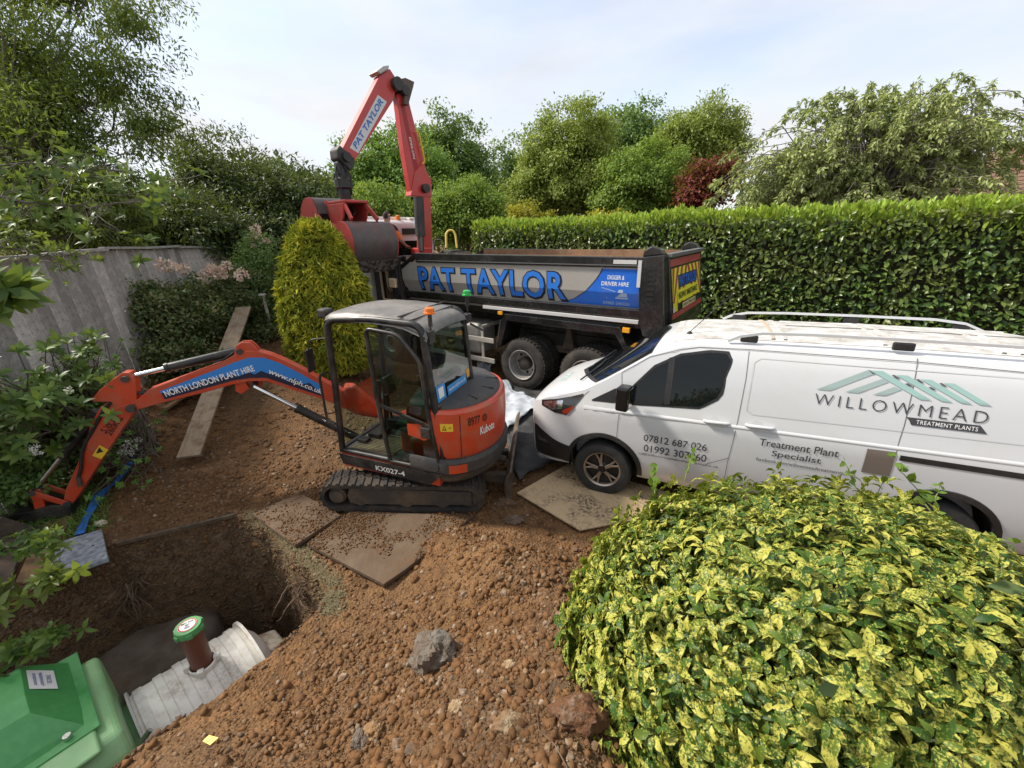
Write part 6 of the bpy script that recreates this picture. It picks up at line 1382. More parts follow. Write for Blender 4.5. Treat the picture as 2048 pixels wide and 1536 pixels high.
# clamshell grab, own heading: jaw axis
gw = CF.m @ Vector((gx_, 0, hz))
hd_ = math.atan2(-.66, .75)                      # opening direction, towards right and camera
GT = TI @ Matrix.Translation(gw) @ Matrix.Rotation(hd_, 4, 'Z')
GRD = P('grab_red', (.50, .05, .04), .45, c2=(.36, .05, .04), scale=4, dirt=(.22, .13, .10), dirtamt=.7, dscale=3)
GST = P('grab_steel', (.085, .07, .066), .45, .35, c2=(.16, .05, .045), scale=2.2, lo=.5, hi=.75, dirt=(.2, .16, .13), dirtamt=.5, dscale=6)
b = B(GT); b.b2((-.42, -.28, -.06), (.42, .28, .0)); b.obj('grab_head', GRD, trk, bev=.02)
for sd in (-1, 1):
    b = B(GT); b.prism([(-.42, -.06), (.42, -.06), (.30, -.34), (.14, -.52), (-.14, -.52), (-.30, -.34)], lambda a, e, d: (a, d, e), sd*.27-.02, sd*.27+.02); b.obj('grab_frame', GRD, trk, bev=.015)
b = B(GT); b.lathe([(0, .04), (.3, .04)], (-.15, 0, -.30), (1, 0, 0), 12); b.tube([(.0, .1, -.05), (.1, .12, -.25), (.05, -.1, -.4)], .03, 8); b.obj('grab_hose', CBK, trk, smooth=50)
def jaw(sd, ang):
    # jaw profile in (a outward, e up), pivot near centre; rotated by ang about pivot
    pv = Vector((.12*sd, -.48))
    sec = [(.30, -.06), (.50, -.02), (.68, -.10), (.79, -.26), (.82, -.46), (.76, -.68), (.62, -.88), (.50, -1.0)]
    edge = [(.30, -.06), (.10, .02), (.02, -.08), (.26, -.40), (.40, -.75), (.50, -1.0)]
    def tr(a, e):
        c, s_ = math.cos(ang), math.sin(ang); return (pv.x+sd*(a*c-e*s_), pv.y+(a*s_+e*c))
    W2 = .52
    pts = []
    n = len(sec)
    S = [tr(*q) for q in sec]
    # smooth the shell curve
    S2 = []
    for i in range(n-1):
        p0_, p1_, p2_, p3_ = [Vector(S[min(max(i+k-1, 0), n-1)]) for k in range(4)]
        for k in range(5):
            t = k/5; S2.append(.5*((2*p1_)+(p2_-p0_)*t+(2*p0_-5*p1_+4*p2_-p3_)*t*t+(3*p1_-p0_-3*p2_+p3_)*t**3))
    S2.append(Vector(S[-1]))
    b = B(GT); b.grid(len(S2), 5, lambda i, j: (S2[i].x, -W2+2*W2*j/4, S2[i].y)); 
    b.grid(len(S2), 5, lambda i, j: (S2[i].x-sd*.025, W2-2*W2*j/4, S2[i].y)); b.obj('grab_shell', GST, trk, smooth=50)
    E2 = [tr(*q) for q in edge]
    for y in (-W2, W2):
        b = B(GT); poly = [(p.x, p.y) for p in S2]+E2[::-1][1:]; b.prism(poly, lambda a, e, d: (a, d, e), y-.018, y+.018); b.obj('grab_cheek', GRD, trk, bev=.006)
    l0, l1 = Vector(tr(.66, -.84)), Vector(tr(.46, -1.06)); b = B(GT); b.add([(l0.x, -W2-.02, l0.y), (l0.x, W2+.02, l0.y), (l1.x, W2+.02, l1.y), (l1.x, -W2-.02, l1.y), (l0.x+sd*.03, -W2-.02, l0.y), (l0.x+sd*.03, W2+.02, l0.y), (l1.x+sd*.03, W2+.02, l1.y), (l1.x+sd*.03, -W2-.02, l1.y)], [(0, 1, 2, 3), (7, 6, 5, 4), (0, 4, 5, 1), (1, 5, 6, 2), (2, 6, 7, 3), (3, 7, 4, 0)]); b.obj('cutting_edge', P('edge_steel', (.20, .175, .16), .6, .3, c2=(.05, .04, .035), scale=12, lo=.45, hi=.55), trk)
    for y in (-.3, .3):
        q0 = tr(.55, .0); b = B(GT); b.bar((sd*.32, y*.8, -.06), (q0[0], y, q0[1]), .05, .10); b.obj('grab_link', GRD, trk, bev=.01)
jaw(1, R(8)); jaw(-1, R(62))
# ================================================================ vegetation
def unit(a): return a/np.maximum(np.linalg.norm(a, axis=1)[:, None], 1e-9)
def leafset(pos, axis_, nrm, L, W, shape='rhomb', fold=0.25, curl=0.0):
    """numpy leaves. returns V (n*k,3), F"""
    a = unit(axis_); s = np.cross(nrm, a); s = unit(s); u = np.cross(a, s)
    L = np.asarray(L)[:, None]; W = np.asarray(W)[:, None]; n = len(pos)
    if shape == 'rhomb':
        V = np.stack([pos, pos+a*L*.45+s*W*.5+u*W*fold, pos+a*L-u*L*curl, pos+a*L*.45-s*W*.5+u*W*fold], 1); k = 4
        f = np.array([(0, 1, 2), (0, 2, 3)])
    elif shape == 'oval':
        p1 = pos+a*L*.32+u*L*curl*.25; p2 = pos+a*L*.68+u*L*curl*.12; tip = pos+a*L-u*L*curl
        V = np.stack([pos, p1+s*W*.5+u*W*fold, p1, p1-s*W*.5+u*W*fold, p2+s*W*.42+u*W*fold, p2, p2-s*W*.42+u*W*fold, tip], 1); k = 8
        f = np.array([(0, 1, 2), (0, 2, 3), (1, 4, 5), (1, 5, 2), (2, 5, 6), (2, 6, 3), (4, 7, 5), (5, 7, 6)])
    elif shape == 'fine':
        rows = []
        for t_, w_ in ((.14, .27), (.34, .49), (.58, .46), (.80, .25)):
            c_ = pos+a*L*t_+u*L*curl*(.9*t_-1.6*t_*t_); rows += [c_+s*W*w_+u*W*fold*w_*2, c_, c_-s*W*w_+u*W*fold*w_*2]
        V = np.stack([pos]+rows+[pos+a*L-u*L*curl*.8], 1); k = 14
        f = [(0, 1, 2), (0, 2, 3)]
        for q in range(3):
            o_ = 1+q*3; f += [(o_, o_+3, o_+4), (o_, o_+4, o_+1), (o_+1, o_+4, o_+5), (o_+1, o_+5, o_+2)]
        f = np.array(f+[(10, 13, 11), (11, 13, 12)])
    V = V.reshape(-1, 3); F = (f[None]+(np.arange(n)*k)[:, None, None]).reshape(-1, 3)
    return V, F
def rdir(r, n):
    v = r.normal(size=(n, 3)); return unit(v)
def crown_points(r, ells, ncl, shell=0.45, rough=0.35):
    w = np.array([e[1][0]*e[1][1]*e[1][2] for e in ells])**.75; w /= w.sum()
    out = []; nr = []
    for (c, rad), q in zip(ells, w):
        m_ = max(3, int(ncl*q)); d = rdir(r, m_); rr_ = r.random(m_)**shell
        ns = np.array([mnoise.noise(Vector(x)*2.3+Vector(c)) for x in d])
        rr_ = rr_*(1+rough*ns*1.5)
        out.append(np.array(c)+d*np.array(rad)*rr_[:, None]); nr.append(d)
    return np.concatenate(out), np.concatenate(nr)
BARK = P('bark', (.085, .065, .048), .9, c2=(.14, .115, .09), scale=9, bump=.6, bscale=30)
BARKG = P('bark_grey', (.16, .14, .12), .9, c2=(.10, .085, .07), scale=9, bump=.6, bscale=30)
def limb(b, r, p0, p1, r0, r1, wob=.12, n=6, sag=.0):
    p0, p1 = Vector(p0), Vector(p1); L = (p1-p0).length; pts = [p0]
    for k in range(1, n):
        t = k/n; q = p0.lerp(p1, t)+Vector((r.normal(), r.normal(), r.normal()))*wob*L*.25+Vector((0, 0, sag*L*math.sin(t*math.pi))); pts.append(q)
    pts.append(p1); b.tube(pts, [r0+(r1-r0)*k/n for k in range(n+1)], 6)
def tree(name, label, base, ells, ncl, per, L, W, mats, seed, cl=.35, shell=.45, rough=.35, trunk=.12, limbs=26, cat='tree', bark=BARK, group=None, axis_bias=(0, 0, -.3), shape='rhomb', nrmup=.7, limbr=.03, top=None):
    r = np.random.default_rng(seed); base = Vector(base)
    root = empty(name, base); tag(root, label, cat, group)
    C, N = crown_points(r, ells, ncl, shell, rough)
    n = len(C)*per
    ci = np.repeat(np.arange(len(C)), per)
    pos = C[ci]+np.clip(r.normal(size=(n, 3)), -1.5, 1.5)*cl*np.array([1, 1, .7])*(.5+.7*r.random((n, 1)))
    ax = unit(rdir(r, n)*.9+N[ci]*.5+np.array(axis_bias)); nm = unit(rdir(r, n)*.55+np.array([0, 0, nrmup])+N[ci]*.45)
    s = L*(.6+.8*r.random(n))
    V, F = leafset(pos-np.array(base), ax, nm, s, s*W/L, shape, .18, .08)
    o = npmesh('crown', V, F, mats, root); o['kind'] = 'stuff'
    # trunk and limbs
    cc = np.array(ells[0][0]); b = B()
    tp = Vector(top) if top is not None else Vector((base.x*.4+cc[0]*.6, base.y*.4+cc[1]*.6, cc[2]))
    limb(b, r, Vector((0, 0, 0)), tp-base, trunk, trunk*.45, .05, 8)
    b.obj('trunk', bark, root, smooth=60)
    idx = r.choice(len(C), min(limbs, len(C)), replace=False)
    b = B()
    for i in idx:
        t = r.uniform(.35, 1.0); st = (tp-base)*t
        limb(b, r, st, Vector(C[i])-base, limbr*r.uniform(.7, 1.3), .004, .16, 6, .04)
    b.obj('limbs', bark, root, smooth=60)['kind'] = 'stuff'
    return root
def E_(u, v, Z, rx, ry, rz=None):
    c = atdepth(u, v, Z); k = Z/FPX; return ((c.x, c.y, c.z), (rx*k, (rz if rz is not None else rx)*k, ry*k))
def gbase(u, Z):   # ground point under a pixel column
    c = atdepth(u, 480, Z); return Vector((c.x, c.y, min(gz1(c.x, c.y, False), 1.2)))
LM = {}
LM['olive'] = leafmat('leaf_olive', [(0.1609, 0.2253, 0.0473), (0.2681, 0.3432, 0.0772), (0.3645, 0.4183, 0.1074)], .55, .35, .25)
LM['green'] = leafmat('leaf_green', [(0.081, 0.18, 0.0396), (0.135, 0.279, 0.054), (0.216, 0.351, 0.072)], .55, .35, .25)
LM['bright'] = leafmat('leaf_bright', [(0.1253, 0.2226, 0.0389), (0.1948, 0.3061, 0.0557), (0.2505, 0.3478, 0.0766)], .55, .4, .25)
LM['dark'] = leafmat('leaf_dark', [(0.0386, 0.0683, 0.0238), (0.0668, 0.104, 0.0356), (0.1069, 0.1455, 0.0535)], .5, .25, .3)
LM['deep'] = leafmat('leaf_deep', [(0.0909, 0.1766, 0.0505), (0.1464, 0.2523, 0.0706), (0.2271, 0.3405, 0.0959)], .5, .3, .3)
LM['red'] = leafmat('leaf_red', [(0.1037, 0.0156, 0.019), (0.1642, 0.0242, 0.0276), (0.216, 0.0475, 0.0432)], .55, .3, .25)
LM['yellow'] = leafmat('leaf_yellow', [(.34, .30, .03), (.44, .38, .04), (.26, .27, .04)], .55, .4, .25)
LM['pale'] = leafmat('leaf_pale', [(0.2201, 0.29, 0.1001), (0.3402, 0.4002, 0.15), (0.4802, 0.5202, 0.2201)], .5, .35, .3)
LM['ash'] = leafmat('leaf_ash', [(0.0675, 0.1125, 0.027), (0.12, 0.18, 0.039), (0.195, 0.2625, 0.057)], .55, .45, .25)
# -- trees behind the truck
GB = 'trees behind the truck and hedge'
tree('broadleaf_tree', 'mid green broadleaf tree directly behind the red crane', gbase(790, 21), [E_(775, 375, 21, 75, 105), E_(835, 390, 21, 80, 110), E_(720, 410, 21, 50, 80)], 520, 120, .15, .095, LM['green'], 11, .34, limbs=30, trunk=.22, shape='rhomb', group=GB)
tree('broadleaf_tree', 'dark rounded tree beside the crane mast', gbase(915, 27), [E_(905, 365, 27, 85, 105), E_(965, 400, 27, 45, 80), E_(870, 340, 27, 50, 75)], 480, 110, .19, .12, LM['deep'], 12, .42, limbs=24, trunk=.25, group=GB)
tree('leafy_shrub', 'light green shrub behind the grab', gbase(745, 16), [E_(745, 405, 16, 55, 32), E_(800, 425, 16, 40, 20), E_(700, 420, 16, 40, 40)], 90, 80, .16, .07, LM['bright'], 13, .25, limbs=16, trunk=.06, cat='shrub')
tree('leafy_shrub', 'bushy green tree left of the hedge end', gbase(935, 18), [E_(935, 420, 18, 68, 52), E_(885, 440, 18, 40, 45), E_(975, 455, 18, 40, 40)], 300, 110, .13, .06, LM['bright'], 14, .27, limbs=20, trunk=.09, cat='tree')
tree('broadleaf_tree', 'olive green tree with a tall domed crown beyond the hedge', gbase(1140, 20), [E_(1150, 320, 20, 88, 100), E_(1090, 350, 20, 60, 85), E_(1060, 395, 20, 48, 60), E_(1180, 390, 20, 70, 70)], 620, 110, .14, .07, LM['olive'], 15, .30, limbs=36, trunk=.2, group=GB)
tree('broadleaf_tree', 'dark green tree crown showing above the olive one', gbase(1255, 31), [E_(1250, 275, 31, 82, 55), E_(1290, 310, 31, 70, 60), E_(1020, 350, 31, 40, 60)], 300, 110, .22, .13, LM['deep'], 16, .48, limbs=18, trunk=.25, group=GB)
tree('broadleaf_tree', 'rounded grey green tree beyond the dark red one', gbase(1400, 28), [E_(1395, 290, 28, 80, 72), E_(1440, 320, 28, 55, 70), E_(1340, 320, 28, 50, 60)], 420, 110, .19, .10, LM['olive'], 17, .40, limbs=24, trunk=.22, group=GB)
tree('broadleaf_tree', 'fresh green tree low behind the hedge', gbase(1290, 18), [E_(1290, 365, 18, 75, 78), E_(1240, 400, 18, 50, 60), E_(1350, 410, 18, 50, 40)], 360, 110, .13, .075, LM['bright'], 18, .28, limbs=24, trunk=.12, group=GB)
tree('maple_tree', 'dark red maple above the hedge', gbase(1420, 16), [E_(1412, 358, 16, 45, 28), E_(1455, 342, 16, 26, 24), E_(1395, 395, 16, 38, 24)], 110, 80, .12, .09, LM['red'], 19, .22, limbs=18, trunk=.08)
def arch_tree(name, label, base, ells, nbr, L, W, mat, seed, bark, npl=26):
    r = np.random.default_rng(seed); base = Vector(base); root = empty(name, base); tag(root, label, 'tree'); hub = Vector((ells[0][0][0], ells[0][0][1], ells[0][0][2]-ells[0][1][2]*.9))
    C, N = crown_points(r, ells, nbr, .38, .45); b = B(); bt = B(); PA, AA = [], []
    limb(bt, r, Vector((0, 0, 0)), hub-base, .16, .10, .05, 8); bt.obj('trunk', bark, root, smooth=60)
    for c, nn in zip(C, N):
        c = Vector(c); st = hub.lerp(c, r.uniform(.05, .35))+Vector((r.normal(), r.normal(), r.normal()))*.25; d = c-st; up_ = Vector((0, 0, .28*d.length*r.uniform(.3, 1.3))); pts = []
        m_ = 9
        for k in range(m_):
            t = k/(m_-1); pts.append(st+d*t+up_*math.sin(t*math.pi)*(1 if t < .6 else 1)+Vector((r.normal(), r.normal(), r.normal()))*.04*d.length*(t*(1-t)*4))
        tail = Vector((nn[0], nn[1], -.25)); 
        for k in range(3): pts.append(pts[-1]+tail*.10+Vector((r.normal(), r.normal(), r.normal()))*.02-Vector((0, 0, .05*k)))
        b.tube([p-base for p in pts], [.016*(1-k/len(pts))+.003 for k in range(len(pts))], 4, False)
        for k in range(npl):
            t = r.uniform(.35, 1.0)*(len(pts)-1); i_ = min(int(t), len(pts)-2); p = pts[i_].lerp(pts[i_+1], t-i_); dr = (pts[i_+1]-pts[i_]).normalized()
            for s_ in range(3):
                q = rdir(r, 1)[0]; PA.append(np.array(p-base)+q*.05*r.random()); AA.append(q*.8+np.array(dr)*.6+np.array([0, 0, -.35]))
    PA, AA = np.array(PA), np.array(AA); n = len(PA); s = L*(.6+.8*r.random(n)); V, F = leafset(PA, AA, unit(rdir(r, n)*.6+np.array([0, 0, .8])), s, s*W/L, 'rhomb', .18, .15)
    npmesh('crown', V, F, mat, root)['kind'] = 'stuff'; b.obj('limbs', bark, root, smooth=60)['kind'] = 'stuff'
arch_tree('weeping_tree', 'pale airy tree with arching branches above the hedge', gbase(1740, 12.5), [E_(1740, 310, 12.5, 210, 100, 150), E_(1880, 310, 12.5, 130, 100, 110), E_(1600, 345, 12.5, 140, 75, 100), E_(1800, 225, 12.5, 150, 60, 100), E_(1520, 390, 12.5, 80, 40, 60), E_(1990, 300, 12.5, 90, 85, 80), E_(1690, 210, 12.5, 90, 40, 60), E_(1740, 400, 12.5, 260, 50, 150)], 760, .125, .05, LM['pale'], 20, BARKG)
# arching shoots out of the airy tree
tree('golden_shrub', 'yellow shrub behind the end of the hedge', gbase(1048, 16), [E_(1045, 430, 16, 30, 22), E_(1085, 440, 16, 22, 12)], 46, 70, .11, .06, LM['yellow'], 21, .16, limbs=8, trunk=.04, cat='shrub')
tree('golden_shrub', 'low golden shrub peeping over the hedge', gbase(1215, 14.5), [E_(1215, 443, 14.5, 55, 14)], 60, 70, .10, .06, LM['yellow'], 22, .15, limbs=8, trunk=.04, cat='shrub')
# distant tree line closing the view
for i, (u, v, Z, rx, ry, lab) in enumerate(((560, 400, 40, 200, 90, 'far wooded belt seen over the fence'), (1010, 420, 42, 120, 70, 'far dark tree closing the gap by the crane'), (1600, 400, 40, 200, 70, 'far tree belt behind the airy tree'), (1950, 380, 36, 160, 80, 'far tree at the roof of the house'))):
    tree('far_tree', lab, gbase(u, Z), [E_(u, v, Z, rx, ry), E_(u, v+60, Z, rx*1.1, ry)], 150, 70, .55, .35, LM['dark'], 30+i, .9, limbs=10, trunk=.3)
# -- left side
tree('evergreen_tree', 'dark evergreen tree standing behind the weathered fence', gbase(500, 12.5), [E_(470, 385, 12.5, 105, 95), E_(580, 410, 12.5, 95, 85), E_(400, 350, 12.5, 55, 80), E_(650, 430, 12.5, 50, 80), E_(520, 470, 12.5, 170, 60)], 800, 80, .13, .045, LM['dark'], 41, .24, limbs=34, trunk=.14)
tree('evergreen_tree', 'dense dark shrub between the fence and the big leaning tree', gbase(330, 10.5), [E_(330, 450, 10.5, 120, 80), E_(230, 470, 10.5, 120, 80), E_(420, 470, 10.5, 90, 60)], 360, 80, .13, .05, LM['dark'], 42, .24, limbs=24, trunk=.08, cat='shrub')
tree('ash_tree', 'big leafy tree leaning over the fence with hanging sprays', gbase(60, 8.0), [E_(120, 260, 8.0, 160, 130, 120), E_(60, 120, 8.0, 130, 110, 100), E_(220, 150, 8.0, 110, 75, 90), E_(150, 400, 8.0, 190, 80, 120), E_(-60, 300, 8.0, 150, 240, 150), E_(260, 40, 8.0, 70, 40, 60), E_(290, 250, 8.0, 60, 60, 60), E_(60, -60, 8.0, 260, 90, 150), E_(40, 470, 8.0, 130, 50, 80)], 1150, 64, .095, .030, LM['ash'], 43, .19, .62, .65, trunk=.2, limbs=90, limbr=.028, axis_bias=(0, 0, -.6), nrmup=.4, bark=BARKG)
# -- fence
FWOOD = []
for k in range(5):
    g0 = .72+.16*k
    FWOOD.append(plankmat('fence_wood%d' % k, tuple(c*g0 for c in (.42, .395, .37)), tuple(c*g0 for c in (.30, .275, .255)), tuple(c*g0 for c in (.52, .485, .45))))
fence = empty('board_fence', (-5.4, 3.4, 0.2)); tag(fence, 'weathered grey vertical board fence with a sagging capping rail', 'fence')
def fx(y): return -5.12-.213*y
def ftop(y): return 2.87+.022*math.sin(y*.9+.5)+.015*math.sin(y*2.1)-.02*(y-6)*.2
yy = 1.2; rfe = random.Random(4); fm = {}
k = 0
while yy < 18.5:
    w = .215+rfe.uniform(-.012, .012); x = fx(yy+w/2); zt = ftop(yy)+rfe.uniform(-.012, .012); zb = gz1(x, yy, False)-.05
    b = B(); b.box((0, 0, 0), (zt-zb, w-.028, .014)); 
    o = b.obj('board', FWOOD[rfe.randrange(5)], fence)
    M = Matrix(((0, math.sin(R(-12)), math.cos(R(-12)), 0), (0, math.cos(R(-12)), -math.sin(R(-12)), 0), (1, 0, 0, 0), (0, 0, 0, 1)))
    lean = R(rfe.uniform(-.8, .8)); M = M @ Matrix.Rotation(R(5), 4, 'X'); M = Matrix.Rotation(R(-2.0)+lean*.4, 4, 'Y') @ M
    M.translation = Vector((x+rfe.uniform(-.007, .007)+.03, yy+w/2, (zt+zb)/2)); o.matrix_local = Matrix.Translation(-Vector((-5.4, 3.4, .2))) @ M
    yy += w*.99; k += 1
ys = [1.0, 3.2, 4.9, 7.0, 9.2, 11.5, 14.5, 18.6]
for i in range(len(ys)-1):
    y0, y1 = ys[i]-.04, ys[i+1]+.05; dz = (.025 if i % 2 else 0)
    b = B(); n = 8; 
    for k in range(n):
        ya, yb = y0+(y1-y0)*k/n, y0+(y1-y0)*(k+1)/n
        b.bar((fx(ya)+.05+5.4, ya-3.4, ftop(ya)+.015+dz-.2), (fx(yb)+.05+5.4, yb-3.4, ftop(yb)+.015+dz-.2), .085, .038)
    o = b.obj('capping_rail', plankmat('cap_wood', (.36, .345, .32), (.27, .255, .235), (.43, .41, .38)) if 'cap_wood' not in bpy.data.materials else bpy.data.materials['cap_wood'], fence)
for y in (3.1, 5.0, 7.1, 9.3, 11.6, 14.6):
    b = B(); zb = gz1(fx(y), y, False); b.b2((fx(y)+5.4-.12, y-3.45, zb-.25), (fx(y)+5.4-.02, y-3.35, ftop(y)-.25)); b.obj('fence_post', FWOOD[1], fence)
# -- laurel hedge
HA, HB = Vector((-1.15, 14.5, 0)), Vector((12.5, 5.2, 0)); hd = (HB-HA); HLn = hd.length; hd.normalize(); hn = Vector((-hd.y, hd.x, 0)); hn = hn if hn.dot(CAM-HA) > 0 else -hn
hedge = empty('laurel_hedge', HA); tag(hedge, 'tall clipped laurel hedge with bright new growth on top', 'hedge')
HT = 3.22; HW = 1.3
b = B(); 
def hc(i, j):
    s = HLn*i/60; q = HA*0+hd*s; pr = [(0, .0), (0.0, HT-.22), (-.15, HT-.12), (-HW, HT-.12), (-HW, 0)][j]; return q-hn*.14+hn*pr[0]+Vector((0, 0, pr[1]))
b.grid(61, 5, hc); b.add([hc(0, j) for j in range(5)], [(0, 1, 2, 3, 4)])
b.obj('hedge_core', P('core_shade', (.020, .026, .012), .9, c2=(.035, .03, .016), scale=8, bump=.8), hedge)  # solid core, coloured dark for the shade deep inside the hedge
LAU = leafmat('laurel_leaf', [(0.0325, 0.0715, 0.0182), (0.0624, 0.1196, 0.026), (0.104, 0.1755, 0.0364), (0.169, 0.221, 0.0585)], .34, .25, .4, big=((.16, .17, .05), 1.1))
LAUN = leafmat('laurel_new', [(0.2311, 0.3696, 0.0463), (0.3388, 0.4775, 0.0693), (0.4157, 0.5081, 0.0924)], .4, .4, .4)
r = np.random.default_rng(51)
n = 17000; s_ = HLn*r.random(n)**1.0; z_ = r.random(n)*HT; out_ = .02+.13*r.random(n)+.05*np.array([mnoise.noise(Vector((a*.8, c*1.1, 0))) for a, c in zip(s_, z_)])
hdn, hnn = np.array(hd), np.array(hn)
pos = hdn*s_[:, None]+hnn*out_[:, None]+np.array([0, 0, 1])*z_[:, None]-hnn*.06
ax = unit(hnn*.6+rdir(r, n)*.75+np.array([0, 0, -.25])); nm = unit(hnn*.9+np.array([0, 0, .75])+rdir(r, n)*.55)
Lf = .155*(.6+.6*r.random(n))
ZF = (pos, ax, nm, Lf)
nt_ = 9500; s2 = HLn*r.random(nt_); d2 = -HW*r.random(nt_)**2.0; z2 = HT-.12+.26*r.random(nt_)-np.where(d2 > -.08, .45*r.random(nt_)**2, 0)+.14*np.array([mnoise.noise(Vector((a*.7, 5, 0)))+.6*mnoise.noise(Vector((a*3, 9, 0))) for a in s2])
pos2 = hdn*s2[:, None]+hnn*(d2+.06)[:, None]+np.array([0, 0, 1])*z2[:, None]; ax2 = unit(rdir(r, nt_)*.55+np.array([0, 0, .9])+hnn*.25); nm2 = unit(rdir(r, nt_)+hnn*.3); L2 = .15*(.6+.7*r.random(nt_))
ne = 1500; pe = -hdn*(.02+.1*r.random(ne))[:, None]-hnn*(HW*r.random(ne))[:, None]+np.array([0, 0, 1])*(HT*r.random(ne))[:, None]; axe = unit(-hdn*.6+rdir(r, ne)*.7); nme = unit(-hdn+np.array([0, 0, .7])+rdir(r, ne)*.5); Le = .125*(.65+.6*r.random(ne))
posA = np.concatenate([pos, pe]); axA = np.concatenate([ax, axe]); nmA = np.concatenate([nm, nme]); LA = np.concatenate([Lf, Le])
wp = posA+np.array(HA); dist = np.linalg.norm(wp-np.array(CAM), axis=1)
pxx = np.array([(Vector(q)-CAM).dot(_rt)/max(.1, (Vector(q)-CAM).dot(_fw))*FPX+1024 for q in wp]); 
vis = (pxx > 1400) & (pxx < 2048) & (wp[:, 2] > 1.2) & (np.concatenate([out_, np.zeros(ne)]) > .10)
cand = np.where(vis)[0]; cand = cand[np.argsort(dist[cand])][:280]; msk = np.ones(len(posA), bool); msk[cand] = False
V, F = leafset(posA[msk], axA[msk], nmA[msk], LA[msk], LA[msk]*.42, 'oval', .10, .10); o = npmesh('face_leaves', V, F, LAU, hedge); o['kind'] = 'stuff'
V, F = leafset(pos2, ax2, nm2, L2, L2*.38, 'oval', .14, .06); o = npmesh('new_growth', V, F, LAUN, hedge); o['kind'] = 'stuff'
def leafobj_mesh(nm_, mat, W=.42, fold=.10, curl=.10):
    V, F = leafset(np.zeros((1, 3)), np.array([[1., 0, 0]]), np.array([[0, 0, 1.]]), np.ones(1), np.ones(1)*W, 'fine', fold, curl)
    me = bpy.data.meshes.new(nm_); me.from_pydata([tuple(map(float, q)) for q in V], [], [tuple(int(x) for x in q) for q in F]); me.materials.append(mat); me.polygons.foreach_set('use_smooth', [True]*len(me.polygons)); return me
def place_leaf(me, nm_, par, p, a, nrm_, L):
    a = Vector([float(x) for x in a]).normalized(); nn = Vector([float(x) for x in nrm_]); s = nn.cross(a).normalized(); u = a.cross(s)
    M = Matrix((a*L, s*L, u*L)).transposed().to_4x4(); M.translation = Vector([float(x) for x in p]); o = bpy.data.objects.new(nm_, me); sc.collection.objects.link(o); o.parent = par; o.matrix_local = M; return o
lm = leafobj_mesh('leaf', LAU)
for i in cand: place_leaf(lm, 'leaf', hedge, posA[i], axA[i], nmA[i], float(LA[i]))
# -- golden yew
yb = onz(680, 756, .22); yew = empty('yew_tree', (yb.x, yb.y, gz1(yb.x, yb.y, False))); tag(yew, 'golden yew clipped to a tall rounded cone beside the cab', 'conifer')
YH = 2.78; YZ0 = yew.location.z
def yr(h): return float(np.interp(h, [0, .15, .5, 1.1, 1.7, 2.2, 2.52, 2.70, 2.80], [.55, .70, .82, .84, .74, .56, .39, .23, .05]))
r = np.random.default_rng(61); n = 11000
h = YH*r.random(n)**.95; an = r.uniform(0, 2*np.pi, n); rad = np.array([yr(q) for q in h])*(.84+.18*r.random(n)+.12*np.array([mnoise.noise(Vector((math.cos(a)*3.4, math.sin(a)*3.4, q*3.2))) for a, q in zip(an, h)]))
pos = np.stack([rad*np.cos(an), rad*np.sin(an), h], 1)
outd = np.stack([np.cos(an), np.sin(an), np.zeros(n)], 1)
ax = unit(outd*.55+np.array([0, 0, -.35])+rdir(r, n)*.5+np.where(h > 2.45, 1, 0)[:, None]*np.array([0, 0, .6])); nm = unit(outd+np.array([0, 0, .6])+rdir(r, n)*.5)
YW = leafmat('yew_gold', [(0.1796, 0.2516, 0.0252), (0.3954, 0.4312, 0.0359), (0.6109, 0.575, 0.0504), (0.7906, 0.7008, 0.0719)], .6, .2, .2, big=((.10, .15, .02), 3.0))
V1, F1 = leafset(pos, ax, nm, .14*(.5+.9*r.random(n)), .042*np.ones(n), 'rhomb', .3, .25)
# side sprigs
k_ = 4; q = np.repeat(np.arange(n), k_); p2 = pos[q]+ax[q]*(.05*r.random(n*k_))[:, None]; a2 = unit(ax[q]+rdir(r, n*k_)*.8); V2, F2 = leafset(p2, a2, nm[q], .085*(.5+.9*r.random(n*k_)), .022*np.ones(n*k_), 'rhomb', .3, .2)
o = npmesh('foliage', np.concatenate([V1, V2]), np.concatenate([F1, F2+len(V1)]), YW, yew); o['kind'] = 'stuff'
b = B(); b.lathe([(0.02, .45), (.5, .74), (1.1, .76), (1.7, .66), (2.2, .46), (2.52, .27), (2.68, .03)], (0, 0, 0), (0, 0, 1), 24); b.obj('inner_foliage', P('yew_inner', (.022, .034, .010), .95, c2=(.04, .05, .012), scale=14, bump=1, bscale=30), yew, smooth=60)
b = B(); b.tube([(0, 0, -.1), (0, 0, 1.5)], [.09, .05], 8); b.obj('trunk', BARK, yew)
# -- spotted laurel (aucuba)
AU = Vector((1.53, 1.50, 0)); auc = empty('spotted_laurel', (AU.x, AU.y, .15)); tag(auc, 'large spotted laurel bush with yellow speckled leaves in front of the van', 'bush')
def auh(x, y):
    dx, dy = (x-AU.x)/1.20, (y-AU.y)/1.0
    r2 = np.abs(dx)**2.4+np.abs(dy)**2.4; return np.where(r2 < 1, (1.47-.19*(y-1.4))*np.clip(1-r2, 0, 1)**.36, 0)
AUL = leafmat('aucuba_leaf', [(0.0202, 0.0616, 0.0112), (0.0392, 0.0952, 0.0146), (0.0672, 0.1288, 0.0179), (0.1232, 0.168, 0.0224)], .48, .28, .28, speck=(.50, .47, .09), speck_scale=120)
r = np.random.default_rng(71)
